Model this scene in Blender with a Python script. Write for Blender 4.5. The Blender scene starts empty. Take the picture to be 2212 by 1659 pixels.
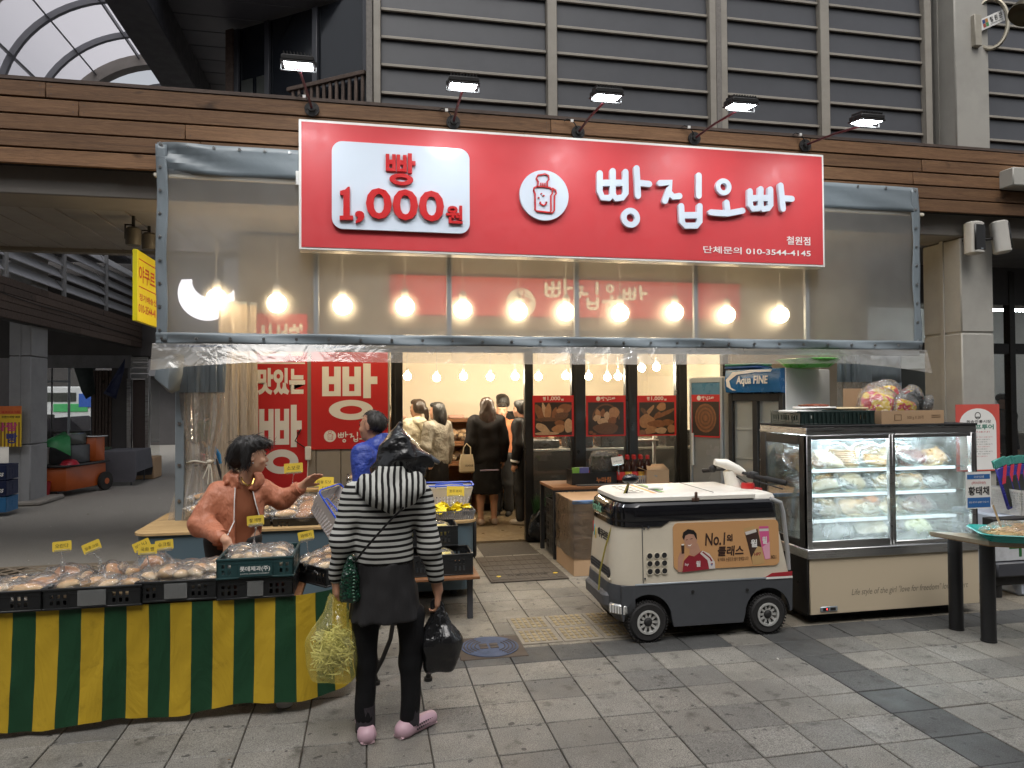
import bpy, bmesh, math, random
import numpy as np
from mathutils import Vector, Matrix
random.seed(7); np.random.seed(7)
SC = bpy.context.scene
COL = SC.collection
R = math.radians
# ---------------------------------------------------------------- camera
CAM_H = 1.65
cam_d = bpy.data.cameras.new('camera'); cam = bpy.data.objects.new('camera', cam_d); COL.objects.link(cam)
F = 1533.0
YAW, PITCH, ROLL = R(11.4), R(1.1), R(0.35)
fwd = Vector((math.sin(YAW)*math.cos(PITCH), math.cos(YAW)*math.cos(PITCH), math.sin(PITCH)))
rgt = Vector((math.cos(YAW), -math.sin(YAW), 0)); upv = rgt.cross(fwd)
camR = rgt*math.cos(ROLL) - upv*math.sin(ROLL); camU = upv*math.cos(ROLL) + rgt*math.sin(ROLL)
m = Matrix((camR, camU, -fwd)).transposed().to_4x4(); m.translation = Vector((0, 0, CAM_H))
cam.matrix_world = m
cam_d.sensor_width = 36; cam_d.lens = 36*F/2212; cam_d.clip_start = 0.05; cam_d.clip_end = 500
SC.camera = cam
# ---------------------------------------------------------------- world, sun, exposure
W = bpy.data.worlds.new('World'); SC.world = W; W.use_nodes = True
wn = W.node_tree.nodes; wl = W.node_tree.links; wn.clear()
sky = wn.new('ShaderNodeTexSky'); sky.sky_type = 'NISHITA'; sky.sun_disc = False
SUN_EL, SUN_ROT = R(62), R(190)
sky.sun_elevation = SUN_EL; sky.sun_rotation = SUN_ROT; sky.air_density = 1.0; sky.dust_density = 4.0; sky.ozone_density = 0.5
hs = wn.new('ShaderNodeHueSaturation'); hs.inputs['Saturation'].default_value = 0.22
bg = wn.new('ShaderNodeBackground'); bg.inputs['Strength'].default_value = 0.075
wo = wn.new('ShaderNodeOutputWorld')
wl.new(sky.outputs[0], hs.inputs['Color']); wl.new(hs.outputs[0], bg.inputs[0]); wl.new(bg.outputs[0], wo.inputs[0])
sd = bpy.data.lights.new('sun', 'SUN'); sd.energy = 0.6; sd.angle = R(40); sd.color = (1, .97, .92)
sun = bpy.data.objects.new('sun', sd); COL.objects.link(sun)
sv = Vector((math.sin(SUN_ROT)*math.cos(SUN_EL), math.cos(SUN_ROT)*math.cos(SUN_EL), math.sin(SUN_EL)))
sun.rotation_euler = (-sv).to_track_quat('-Z', 'Y').to_euler(); sun.location = (0, -20, 20)
SC.view_settings.view_transform = 'Standard'; SC.view_settings.look = 'None'
SC.view_settings.exposure = 1.2; SC.view_settings.gamma = 1; SC.view_settings.use_curve_mapping = False
SC.render.engine = 'CYCLES'
cy = SC.cycles
cy.use_denoising = True; cy.denoiser = 'OPENIMAGEDENOISE'
cy.max_bounces = 8; cy.diffuse_bounces = 3; cy.glossy_bounces = 3; cy.transmission_bounces = 6; cy.transparent_max_bounces = 24
cy.sample_clamp_indirect = 4.0; cy.caustics_reflective = False; cy.caustics_refractive = False
cy.use_light_tree = True
# ---------------------------------------------------------------- pixel helpers (pixels of a 2212 x 1659 view -> a point on a real plane)
def ray(x, y): return fwd + camR*((x-1106)/F) - camU*((y-829.5)/F)
def P(x, y, Y):
 v = ray(x, y); return Vector((0, 0, CAM_H)) + v*(Y/v.y)
def G(x, y, z=0.0):
 v = ray(x, y); return Vector((0, 0, CAM_H)) + v*((z-CAM_H)/v.z)
def PX(x, y, X):
 v = ray(x, y); return Vector((0, 0, CAM_H)) + v*(X/v.x)
# ---------------------------------------------------------------- materials
def s2l(c): return tuple(((x/255)/12.92 if x/255 <= .04045 else ((x/255+.055)/1.055)**2.4) for x in c)
MATS = {}
class NT:
 def __init__(s, name):
  s.m = bpy.data.materials.new(name); s.m.use_nodes = True; s.n = s.m.node_tree.nodes; s.l = s.m.node_tree.links; s.n.clear()
  s.out = s.n.new('ShaderNodeOutputMaterial')
 def node(s, t, **kw):
  n = s.n.new(t)
  for k, v in kw.items():
   if k.startswith('i_'):
    key = k[2:].replace('_', ' ')
    n.inputs[int(key) if key.isdigit() else key].default_value = v
   else: setattr(n, k, v)
  return n
 def link(s, a, b): s.l.new(a, b)
 def coords(s, scale=(1, 1, 1), rnd=False, kind='Object'):
  tc = s.node('ShaderNodeTexCoord'); mp = s.node('ShaderNodeMapping'); mp.inputs['Scale'].default_value = scale
  src = s.node('ShaderNodeNewGeometry').outputs['Position'] if kind == 'World' else tc.outputs[kind]
  if rnd:
   oi = s.node('ShaderNodeObjectInfo'); mu = s.node('ShaderNodeMath', operation='MULTIPLY', i_1=57.0)
   s.link(oi.outputs['Random'], mu.inputs[0])
   ad = s.node('ShaderNodeVectorMath', operation='ADD'); s.link(src, ad.inputs[0]); s.link(mu.outputs[0], ad.inputs[1]); src = ad.outputs[0]
  s.link(src, mp.inputs['Vector']); return mp.outputs[0]
 def noise(s, vec, scale, detail=3, rough=.55, dist=0):
  n = s.node('ShaderNodeTexNoise', i_Scale=scale, i_Detail=detail, i_Roughness=rough, i_Distortion=dist); s.link(vec, n.inputs['Vector']); return n.outputs['Fac']
 def ramp(s, fac, stops):
  r = s.node('ShaderNodeValToRGB'); e = r.color_ramp.elements
  while len(e) < len(stops): e.new(.5)
  for el, (p, c) in zip(e, stops):
   el.position = p; el.color = (*c, 1) if not isinstance(c, (int, float)) else (c, c, c, 1)
  s.link(fac, r.inputs[0]); return r.outputs[0]
 def mix(s, fac, a, b, mode='MIX'):
  n = s.node('ShaderNodeMix', data_type='RGBA', blend_type=mode)
  for v, i in ((fac, 0), (a, 6), (b, 7)):
   if hasattr(v, 'is_linked') or hasattr(v, 'links'): s.link(v, n.inputs[i])
   elif isinstance(v, (int, float)): n.inputs[i].default_value = v if i == 0 else (v, v, v, 1)
   else: n.inputs[i].default_value = (*v, 1)
  return n.outputs[2]
 def principled(s, col, rough=.6, metal=0, spec=.5, bump=None, bumpd=.01, **kw):
  p = s.node('ShaderNodeBsdfPrincipled')
  if hasattr(col, 'links'): s.link(col, p.inputs['Base Color'])
  else: p.inputs['Base Color'].default_value = (*col, 1)
  if hasattr(rough, 'links'): s.link(rough, p.inputs['Roughness'])
  else: p.inputs['Roughness'].default_value = rough
  p.inputs['Metallic'].default_value = metal; p.inputs['Specular IOR Level'].default_value = spec
  for k, v in kw.items(): p.inputs[k.replace('_', ' ')].default_value = v
  if bump is not None:
   b = s.node('ShaderNodeBump', i_Distance=bumpd, i_Strength=1.0); s.link(bump, b.inputs['Height']); s.link(b.outputs[0], p.inputs['Normal'])
  s.link(p.outputs[0], s.out.inputs[0]); return p
def M(name, rgb, rough=.6, metal=0, var=.12, vs=6, bump=0, bs=60, spec=.5, objvar=0, dirt=0, stretch=(1, 1, 1), **kw):
 """plain surface: colour with soft mottling, optional fine relief, wear and per-object variation"""
 if name in MATS: return MATS[name]
 t = NT(name); v = t.coords(stretch, rnd=True)
 c = t.mix(t.noise(v, vs, 4), tuple(x*(1-var) for x in rgb), tuple(min(1, x*(1+var)) for x in rgb))
 if objvar:
  oi = t.node('ShaderNodeObjectInfo'); c = t.mix(t.ramp(oi.outputs['Random'], [(0, 1-objvar), (1, 1+objvar)]), (0, 0, 0), c, 'MIX') if False else t.mix(1.0, c, t.ramp(oi.outputs['Random'], [(0, 1-objvar), (1, 1.0)]), 'MULTIPLY')
 if dirt:
  c = t.mix(t.ramp(t.noise(v, vs*.6, 6, .7), [(.45, 0.0), (.75, dirt)]), c, tuple(x*.35 for x in rgb))
 b = t.noise(v, bs, 3) if bump else None
 rr = t.ramp(t.noise(v, vs*1.7, 3), [(.3, max(0, rough-.08)), (.7, min(1, rough+.08))])
 t.principled(c, rr, metal, spec, b, bump, **kw)
 MATS[name] = t.m; return t.m
def EM(name, rgb, strength):
 if name in MATS: return MATS[name]
 t = NT(name); e = t.node('ShaderNodeEmission', i_Color=(*rgb, 1), i_Strength=strength); t.link(e.outputs[0], t.out.inputs[0]); MATS[name] = t.m; return t.m
def CLEAR(name, tint=(.95, .96, .96), haze=.1, gloss=.5, grough=.05, hazecol=(.8, .8, .8), wrinkle=0, wscale=12, blotch=0, base_gloss=.03, glow=0):
 """clear sheet (glass, vinyl, cellophane): straight-through view, milky haze, mirror sheen growing at grazing angles"""
 if name in MATS: return MATS[name]
 t = NT(name); v = t.coords(rnd=True)
 tr = t.node('ShaderNodeBsdfTransparent', i_Color=(*tint, 1))
 d = t.node('ShaderNodeBsdfDiffuse', i_Color=(*hazecol, 1)); tl = t.node('ShaderNodeBsdfTranslucent', i_Color=(*hazecol, 1))
 dm = t.node('ShaderNodeMixShader', i_0=.5); t.link(d.outputs[0], dm.inputs[1]); t.link(tl.outputs[0], dm.inputs[2])
 if glow:
  rf = t.node('ShaderNodeBsdfRefraction', i_Color=(1, 1, 1, 1), i_Roughness=.8, i_IOR=1.12)
  dg = t.node('ShaderNodeMixShader', i_0=glow); t.link(dm.outputs[0], dg.inputs[1]); t.link(rf.outputs[0], dg.inputs[2]); dm = dg
 g = t.node('ShaderNodeBsdfGlossy', i_Roughness=grough, i_Color=(1, 1, 1, 1))
 if wrinkle:
  b = t.node('ShaderNodeBump', i_Distance=wrinkle, i_Strength=1.0); t.link(t.noise(v, wscale, 3, .6, .6), b.inputs['Height']); t.link(b.outputs[0], g.inputs['Normal'])
 m1 = t.node('ShaderNodeMixShader', i_0=haze); t.link(tr.outputs[0], m1.inputs[1]); t.link(dm.outputs[0], m1.inputs[2])
 if blotch: t.link(t.ramp(t.noise(v, 2.2, 2, .5), [(.3, haze), (.8, min(1, haze+blotch))]), m1.inputs[0])
 lw = t.node('ShaderNodeLayerWeight', i_Blend=.25)
 if wrinkle: t.link(b.outputs[0], lw.inputs['Normal'])
 ma = t.node('ShaderNodeMath', operation='MULTIPLY_ADD', i_1=gloss, i_2=base_gloss); t.link(lw.outputs['Fresnel'], ma.inputs[0])
 m2 = t.node('ShaderNodeMixShader'); t.link(ma.outputs[0], m2.inputs[0]); t.link(m1.outputs[0], m2.inputs[1]); t.link(g.outputs[0], m2.inputs[2])
 t.link(m2.outputs[0], t.out.inputs[0]); MATS[name] = t.m; return t.m
def GRANITE(name, rgb, speck=.55, wet=0):
 if name in MATS: return MATS[name]
 t = NT(name); v = t.coords(rnd=True); w = t.coords(kind='World')
 n = t.noise(v, 190, 2, .6); c = t.mix(t.ramp(n, [(.36, 0.0), (.64, 1.0)]), tuple(x*(1-speck) for x in rgb), tuple(x*(1+speck) for x in rgb))
 c = t.mix(t.ramp(t.noise(v, 420, 1), [(.62, 0.0), (.7, .5)]), c, tuple(min(1, x*2.1) for x in rgb))
 oi = t.node('ShaderNodeObjectInfo'); c = t.mix(1.0, c, t.ramp(oi.outputs['Random'], [(0, (.62, .63, .65)), (.35, (.84, .83, .81)), (.7, (.93, .93, .93)), (1, (1.0, .98, .94))]), 'MULTIPLY')
 c = t.mix(t.ramp(t.noise(w, 1.5, 7, .7), [(.40, .48), (.60, 0.0)]), c, tuple(x*.45 for x in rgb))
 c = t.mix(t.ramp(t.noise(w, 7, 5, .6), [(.58, 0.0), (.70, .7)]), c, (.035, .03, .025))
 c = t.mix(t.ramp(t.noise(w, 15, 2, .5), [(.68, 0.0), (.70, .75)]), c, (.02, .02, .02))
 rr = t.ramp(t.noise(w, 2.5, 4), [(.35, .42), (.65, .75)])
 t.principled(c, rr, 0, .35, n, .0015); MATS[name] = t.m; return t.m
def WOOD(name, a, b, rough=.6, objvar=.35, axis=0, scale=1.0, knots=True):
 if name in MATS: return MATS[name]
 t = NT(name); sc = [9*scale]*3; sc[axis] = .55*scale
 v = t.coords(sc, rnd=True); n = t.noise(v, 3.2, 6, .65, .8)
 c = t.mix(t.ramp(n, [(.3, 0.0), (.7, 1.0)]), a, b)
 fine = t.noise(t.coords([x*9 for x in sc], rnd=True), 3, 3); c = t.mix(t.ramp(fine, [(.35, .35), (.6, 0.0)]), c, tuple(x*.55 for x in a))
 if knots:
  ks = [3.0*scale]*3; ks[axis] = 1.1*scale
  c = t.mix(t.ramp(t.noise(t.coords(ks, rnd=True), 2.2, 2, .5, .5), [(.66, 0.0), (.76, .8)]), c, tuple(x*.3 for x in a))
 oi = t.node('ShaderNodeObjectInfo'); c = t.mix(1.0, c, t.ramp(oi.outputs['Random'], [(0, 1-objvar), (1, 1.0)]), 'MULTIPLY')
 t.principled(c, rough, 0, .3, fine, .002); MATS[name] = t.m; return t.m
# ---------------------------------------------------------------- scene bookkeeping
WMX = {}
def wm(o): return WMX.get(o.name, Matrix.Identity(4)) if o else Matrix.Identity(4)
def tag(o, label=None, cat=None, group=None, kind=None):
 if label: o['label'] = label
 if cat: o['category'] = cat
 if group: o['group'] = group
 if kind: o['kind'] = kind
 return o
def thing(name, label, cat, loc=(0, 0, 0), rz=0, group=None, kind=None):
 o = bpy.data.objects.new(name, None); COL.objects.link(o); o.empty_display_size = .1
 o.location = loc; o.rotation_euler = (0, 0, rz)
 WMX[o.name] = Matrix.Translation(Vector(loc)) @ Matrix.Rotation(rz, 4, 'Z')
 return tag(o, label, cat, group, kind)
def copy_tree(o, parent=None, loc=None, rot=None, label=None, group=None, scale=None):
 c = o.copy(); COL.objects.link(c); c.parent = parent
 if loc is not None: c.location = loc
 if rot is not None: c.rotation_euler = rot if not isinstance(rot, (int, float)) else (0, 0, rot)
 if scale is not None: c.scale = (scale,)*3 if isinstance(scale, (int, float)) else scale
 if label: c['label'] = label
 if group: c['group'] = group
 for ch in CHILD.get(o.name, []):
  k = copy_tree(bpy.data.objects[ch], c)
  CHILD.setdefault(c.name, []).append(k.name)
 return c
CHILD = {}
def ident(p): return p
class MB:
 """collects shapes and links them as ONE mesh object"""
 def __init__(s): s.v = []; s.f = []; s.mi = []; s.n = 0
 def add(s, vs, fs, mat=0, M=None):
  vs = np.asarray(vs, float).reshape(-1, 3)
  if M is not None:
   a = np.array(M); vs = vs @ a[:3, :3].T + a[:3, 3]
  s.v.append(vs); s.f += [tuple(i+s.n for i in f) for f in fs]; s.mi += [mat]*len(fs); s.n += len(vs); return s
 def box(s, lo, hi, mat=0, bev=0, M=None):
  lo = [min(a, b) for a, b in zip(lo, hi)], [max(a, b) for a, b in zip(lo, hi)]; lo, hi = lo
  if bev <= 0:
   vs = [(x, y, z) for x in (lo[0], hi[0]) for y in (lo[1], hi[1]) for z in (lo[2], hi[2])]
   return s.add(vs, [(0, 1, 3, 2), (4, 6, 7, 5), (0, 4, 5, 1), (2, 3, 7, 6), (0, 2, 6, 4), (1, 5, 7, 3)], mat, M)
  bev = min([bev]+[(h-l)*.49 for l, h in zip(lo, hi)])
  vs = []; idx = {}
  for cx in (0, 1):
   for cy_ in (0, 1):
    for cz in (0, 1):
     for ax in range(3):
      p = []
      for k, cc in enumerate((cx, cy_, cz)):
       e = (lo, hi)[cc][k]; p.append(e if k == ax else e+(bev if cc == 0 else -bev))
      idx[(cx, cy_, cz, ax)] = len(vs); vs.append(p)
  fs = []
  for ax in range(3):
   o1, o2 = (ax+1) % 3, (ax+2) % 3
   for e in (0, 1):
    q = []
    for a, b in ((0, 0), (1, 0), (1, 1), (0, 1)):
     c = [0, 0, 0]; c[ax] = e; c[o1] = a; c[o2] = b; q.append(idx[(*c, ax)])
    fs.append(tuple(q) if e else tuple(q[::-1]))
   for a in (0, 1):
    for b in (0, 1):
     c0 = [0, 0, 0]; c0[o1] = a; c0[o2] = b; c1 = list(c0); c1[ax] = 1
     fs.append((idx[(*c0, o1)], idx[(*c1, o1)], idx[(*c1, o2)], idx[(*c0, o2)]))
  for cx in (0, 1):
   for cy_ in (0, 1):
    for cz in (0, 1): fs.append(tuple(idx[(cx, cy_, cz, k)] for k in range(3)))
  return s.add(vs, fs, mat, M)
 def obox(s, c, size, rz=0, mat=0, bev=0, rx=0, ry=0):
  h = [x/2 for x in size]; Mx = Matrix.Translation(Vector(c)) @ Matrix.Rotation(rz, 4, 'Z') @ Matrix.Rotation(ry, 4, 'Y') @ Matrix.Rotation(rx, 4, 'X')
  return s.box([-x for x in h], h, mat, bev, Mx)
 def loft(s, rings, mat=0, caps=True, M=None, closed=True):
  rings = [np.asarray(r, float) for r in rings]; n = len(rings[0]); vs = np.concatenate(rings); fs = []
  for i in range(len(rings)-1):
   for j in range(n if closed else n-1):
    k = (j+1) % n; fs.append((i*n+j, i*n+k, (i+1)*n+k, (i+1)*n+j))
  if caps and closed: fs.append(tuple(range(n-1, -1, -1))); fs.append(tuple((len(rings)-1)*n+j for j in range(n)))
  return s.add(vs, fs, mat, M)
 def tube(s, pts, rad, n=8, mat=0, caps=True, M=None, flat=1.0):
  pts = [Vector(p) for p in pts]; k = len(pts); rad = rad if hasattr(rad, '__len__') else [rad]*k; rings = []
  t0 = (pts[1]-pts[0]).normalized(); ref = Vector((0, 0, 1)) if abs(t0.z) < .9 else Vector((1, 0, 0))
  u = t0.cross(ref).normalized()
  for i, p in enumerate(pts):
   t = ((pts[min(i+1, k-1)]-pts[max(i-1, 0)])).normalized(); u = (u-t*u.dot(t)).normalized(); w = t.cross(u)
   rings.append([p+u*(math.cos(2*math.pi*j/n)*rad[i])+w*(math.sin(2*math.pi*j/n)*rad[i]*flat) for j in range(n)])
  return s.loft(rings, mat, caps, M)
 def cyl(s, c, r, h, n=20, mat=0, axis='Z', r2=None):
  Mx = Matrix.Translation(Vector(c)) @ {'Z': Matrix.Identity(4), 'X': Matrix.Rotation(R(90), 4, 'Y'), 'Y': Matrix.Rotation(R(-90), 4, 'X')}[axis]
  r2 = r if r2 is None else r2
  return s.loft([[(rr*math.cos(2*math.pi*j/n), rr*math.sin(2*math.pi*j/n), z) for j in range(n)] for rr, z in ((r, 0), (r2, h))], mat, True, Mx)
 def lathe(s, prof, n=20, mat=0, M=None, caps=True):
  return s.loft([[(r*math.cos(2*math.pi*j/n), r*math.sin(2*math.pi*j/n), z) for j in range(n)] for r, z in prof], mat, caps, M)
 def ell(s, c, rad, nu=14, nv=9, mat=0, M=None, fn=None):
  rings = []
  for i in range(nv+1):
   a = -math.pi/2+math.pi*i/nv; cz, sz = math.cos(a), math.sin(a)
   cz = max(cz, .02)
   rings.append([(cz*math.cos(2*math.pi*j/nu), cz*math.sin(2*math.pi*j/nu), sz) for j in range(nu)])
  rings = [np.array(r) for r in rings]
  if fn: rings = [np.array([fn(p) for p in r]) for r in rings]
  rings = [r*np.array(rad)+np.array(c) for r in rings]
  return s.loft(rings, mat, True, M)
 def prism(s, poly, z0, z1, mat=0, M=None):
  n = len(poly); vs = [(x, y, z0) for x, y in poly]+[(x, y, z1) for x, y in poly]
  fs = [tuple(range(n-1, -1, -1)), tuple(range(n, 2*n))]+[(i, (i+1) % n, n+(i+1) % n, n+i) for i in range(n)]
  return s.add(vs, fs, mat, M)
 def sheet(s, fn, nu, nv, mat=0, M=None, thick=0):
  vs = [fn(i/nu, j/nv) for j in range(nv+1) for i in range(nu+1)]
  fs = [(j*(nu+1)+i, j*(nu+1)+i+1, (j+1)*(nu+1)+i+1, (j+1)*(nu+1)+i) for j in range(nv) for i in range(nu)]
  return s.add(vs, fs, mat, M)
 def quad(s, a, b, c, d, mat=0): return s.add([a, b, c, d], [(0, 1, 2, 3)], mat)
 def build(s, name, mats, parent=None, world=False, smooth=None, label=None, cat=None, group=None, kind=None, loc=None, rz=0, angle=40, solid=0, sub=0):
  me = bpy.data.meshes.new(name); vs = np.concatenate(s.v) if s.v else np.zeros((0, 3))
  o = bpy.data.objects.new(name, me); COL.objects.link(o)
  own = Matrix.Identity(4)
  if loc is not None or rz:
   o.location = loc or (0, 0, 0); o.rotation_euler = (0, 0, rz); own = Matrix.Translation(Vector(o.location)) @ Matrix.Rotation(rz, 4, 'Z')
  full = wm(parent) @ own
  if world:
   a = np.array(full.inverted()); vs = vs @ a[:3, :3].T + a[:3, 3]
  me.from_pydata(vs.tolist(), [], s.f)
  for mm in (mats if isinstance(mats, (list, tuple)) else [mats]): me.materials.append(mm)
  if len(me.materials) > 1: me.polygons.foreach_set('material_index', s.mi)
  bm = bmesh.new(); bm.from_mesh(me); bmesh.ops.recalc_face_normals(bm, faces=bm.faces); bm.to_mesh(me); bm.free()
  if smooth is None: smooth = True
  if smooth:
   me.shade_smooth(); me.set_sharp_from_angle(angle=R(angle))
  if solid:
   md = o.modifiers.new('thickness', 'SOLIDIFY'); md.thickness = solid; md.offset = 0
  if sub:
   md = o.modifiers.new('smooth', 'SUBSURF'); md.levels = sub; md.render_levels = sub
  if parent:
   o.parent = parent; CHILD.setdefault(parent.name, []).append(o.name)
  WMX[o.name] = full
  return tag(o, label, cat, group, kind)
def link_copy(o, name, parent, loc, rz=0, scale=None):
 """another object sharing o's mesh"""
 c = bpy.data.objects.new(name, o.data); COL.objects.link(c); c.parent = parent; c.location = loc; c.rotation_euler = (0, 0, rz) if isinstance(rz, (int, float)) else rz
 if scale: c.scale = scale if hasattr(scale, '__len__') else (scale,)*3
 if parent: CHILD.setdefault(parent.name, []).append(c.name)
 return c
# ---------------------------------------------------------------- lettering
def text_mesh(body, bold=0.0, res=3, spacing=1.0, shear=0):
 cu = bpy.data.curves.new('lettering', 'FONT'); cu.body = body; cu.resolution_u = res; cu.offset = bold; cu.space_character = spacing; cu.shear = shear
 o = bpy.data.objects.new('lettering', cu); COL.objects.link(o)
 dg = bpy.context.evaluated_depsgraph_get(); me = bpy.data.meshes.new_from_object(o.evaluated_get(dg))
 bpy.data.objects.remove(o); bpy.data.curves.remove(cu)
 v = np.array([x.co[:] for x in me.vertices]); f = [tuple(p.vertices) for p in me.polygons]; bpy.data.meshes.remove(me)
 return v, f
def text_into(mb, body, lo, hi, M, mat=0, depth=0, bold=.012, res=3, keep=False, spacing=1.0, shear=0):
 """letters fitted into the rectangle lo-hi (x right, y up) of the local frame M; depth > 0 makes raised letters"""
 v, f = text_mesh(body, bold, res, spacing, shear)
 mn, mx = v.min(0), v.max(0); sc = np.array([(hi[0]-lo[0])/(mx[0]-mn[0]), (hi[1]-lo[1])/max(1e-6, mx[1]-mn[1])])
 if keep: sc[:] = sc.min()
 v2 = (v[:, :2]-mn[:2])*sc+np.array(lo)
 if keep: v2[:, 0] += ((hi[0]-lo[0])-(mx[0]-mn[0])*sc[0])/2
 n = len(v2)
 top = np.c_[v2, np.full(n, depth)]
 if depth <= 0: return mb.add(top, f, mat, M)
 cnt = {}
 for t in f:
  for i in range(len(t)):
   a, b = t[i], t[(i+1) % len(t)]; cnt.setdefault((min(a, b), max(a, b)), []).append((a, b))
 side = [(a, b, b+n, a+n) for k, e in cnt.items() if len(e) == 1 for a, b in e]
 fs = [tuple(i+n for i in t) for t in f]+side
 return mb.add(np.r_[np.c_[v2, np.zeros(n)], top], fs, mat, M)
def face_frame(origin, ux=(1, 0, 0), uz=(0, 0, 1)):
 """frame of an upright surface: x along ux, y along uz, z towards the viewer"""
 x = Vector(ux).normalized(); y = Vector(uz).normalized(); z = x.cross(y)
 Mx = Matrix((x, y, z)).transposed().to_4x4(); Mx.translation = Vector(origin); return Mx
def stroke_poly(pts, w):
 """outline of a thick round-ended pen stroke"""
 pts = [np.array(p, float) for p in pts]; L = []; Rr = []
 for i, p in enumerate(pts):
  t = pts[min(i+1, len(pts)-1)]-pts[max(i-1, 0)]; t /= np.linalg.norm(t); nrm = np.array([-t[1], t[0]])
  L.append(p+nrm*w); Rr.append(p-nrm*w)
 def cap(c, a0): return [c+w*np.array([math.cos(a), math.sin(a)]) for a in np.linspace(a0, a0-math.pi, 7)[1:-1]]
 t = pts[-1]-pts[-2]; a = math.atan2(t[1], t[0])+math.pi/2; end = cap(pts[-1], a)
 t = pts[0]-pts[1]; a = math.atan2(t[1], t[0])+math.pi/2; st = cap(pts[0], a)
 return [tuple(p) for p in L+end+Rr[::-1]+st]
def ring_into(mb, c, ro, ri, z0, z1, M, mat=0, n=32, sy=1.0):
 a = [2*math.pi*i/n for i in range(n)]
 vs = []
 for r, z in ((ro, z0), (ro, z1), (ri, z1), (ri, z0)): vs += [(c[0]+r*math.cos(t), c[1]+(r*sy if r == ro else r*sy*1.0)*math.sin(t), z) for t in a]
 fs = []
 for k in range(4):
  for i in range(n): j = (i+1) % n; k2 = (k+1) % 4; fs.append((k*n+i, k*n+j, k2*n+j, k2*n+i))
 mb.add(vs, fs, mat, M)
def ppang(mb, lo, hi, M, mat=0, depth=0.01):
 """heavy block letters for the syllable 'ppang': two B blocks, the A stroke and the ring below"""
 W_, H_ = hi[0]-lo[0], hi[1]-lo[1]
 def bx(x0, y0, x1, y1): mb.box((lo[0]+x0*W_, lo[1]+y0*H_, 0), (lo[0]+x1*W_, lo[1]+y1*H_, depth), mat, 0, M)
 for ox in (0.0, .365):
  w = .335; g = .12
  bx(ox, .44, ox+g, 1.0-.02); bx(ox+w-g, .44, ox+w, .98); bx(ox+g, .44, ox+w-g, .53); bx(ox+g, .66, ox+w-g, .80)
 bx(.74, .40, .88, 1.04); bx(.88, .66, 1.0, .80)
 n = 36; cx, cy_ = .52, .185
 vs = []
 for rx, ry, z in ((.40, .185, 0), (.40, .185, depth), (.2, .075, depth), (.2, .075, 0)):
  vs += [(lo[0]+(cx+rx*math.cos(2*math.pi*i/n))*W_, lo[1]+(cy_+ry*math.sin(2*math.pi*i/n))*H_, z) for i in range(n)]
 fs = []
 for k in range(4):
  for i in range(n): j = (i+1) % n; k2 = (k+1) % 4; fs.append((k*n+i, k*n+j, k2*n+j, k2*n+i))
 mb.add(vs, fs, mat, M)
# hand-drawn shop lettering: pen strokes traced on a 1420-unit wide line, y down, slightly descending
_ST = [[(628, 1290), (625, 1405), (645, 1447), (690, 1450), (714, 1425), (716, 1275)], [(716, 1425), (735, 1452), (780, 1447), (803, 1420), (803, 1280)], [(628, 1352), (803, 1350)],
       [(880, 1255), (888, 1435)], [(888, 1350), (966, 1358)],
       [(1042, 1352), (1118, 1347), (1105, 1395), (1075, 1470)], [(1103, 1412), (1135, 1442), (1178, 1437)], [(1318, 1300), (1316, 1435)],
       [(1190, 1505), (1195, 1610), (1218, 1635), (1298, 1635), (1320, 1610), (1322, 1505)], [(1194, 1565), (1320, 1565)],
       [(1517, 1482), (1523, 1535)], [(1402, 1547), (1520, 1556), (1633, 1537)],
       [(1690, 1405), (1690, 1500), (1710, 1525), (1750, 1522), (1768, 1500), (1770, 1390)], [(1768, 1500), (1785, 1527), (1825, 1520), (1842, 1500), (1842, 1392)], [(1690, 1452), (1840, 1450)],
       [(1920, 1365), (1935, 1525)], [(1930, 1452), (2003, 1457)]]
def _sv(x, y): return (x-605)/1420, (1650+.05*(x-605)-y)/1420
def shop_lettering(mb, lo, w, M, depth, mat=0, pen=.0145):
 for k, s_ in enumerate(_ST):
  mb.prism([(lo[0]+x*w, lo[1]+y*w) for x, y in stroke_poly([_sv(*p) for p in s_], pen)], 0, depth+k*.0002, mat, M)
 for c, ro, ri in (((835, 1580), .046, .019), ((1497, 1375), .040, .017)):
  c = _sv(*c); ring_into(mb, (lo[0]+c[0]*w, lo[1]+c[1]*w), ro*w, ri*w, 0, depth, M, mat, 28)
def bread_logo(mb, c, r, M, z, depth, mat=0):
 """line drawing of a loaf slice under a baker's hat, inside the round badge"""
 def S(pts, w=.028): mb.prism([(c[0]+x*r, c[1]+y*r) for x, y in stroke_poly(pts, w)], z, z+depth, mat, M)
 body = [(-.42, .22), (-.40, .34), (-.28, .40), (.0, .42), (.3, .38), (.42, .28), (.40, .12), (.34, .04), (.34, -.62), (.28, -.70), (-.3, -.66), (-.36, -.6), (-.36, .08), (-.42, .22)]
 S(body, .032); S([(.42, .36), (.56, .28), (.58, .14), (.5, .04), (.49, -.6), (.4, -.70), (.28, -.70)], .03)
 S([(-.24, .42), (-.22, .62), (-.3, .74), (-.22, .9), (-.04, .93), (.08, 1.0-.03), (.24, .9), (.26, .74), (.18, .64), (.18, .42)], .032)
 for x in (-.1, -.01, .08): S([(x, .44), (x, .56)], .024)
 S([(-.14, -.32), (-.02, -.40), (.1, -.36), (.14, -.28)], .028)
 for x, y in ((-.08, .1), (.02, .02), (-.2, -.08), (-.13, -.27), (.14, -.26)):
  mb.prism([(c[0]+(x+.045*math.cos(a))*r, c[1]+(y+.03*math.sin(a))*r) for a in np.linspace(0, 2*math.pi, 10, endpoint=False)], z, z+depth, mat, M)
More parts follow.
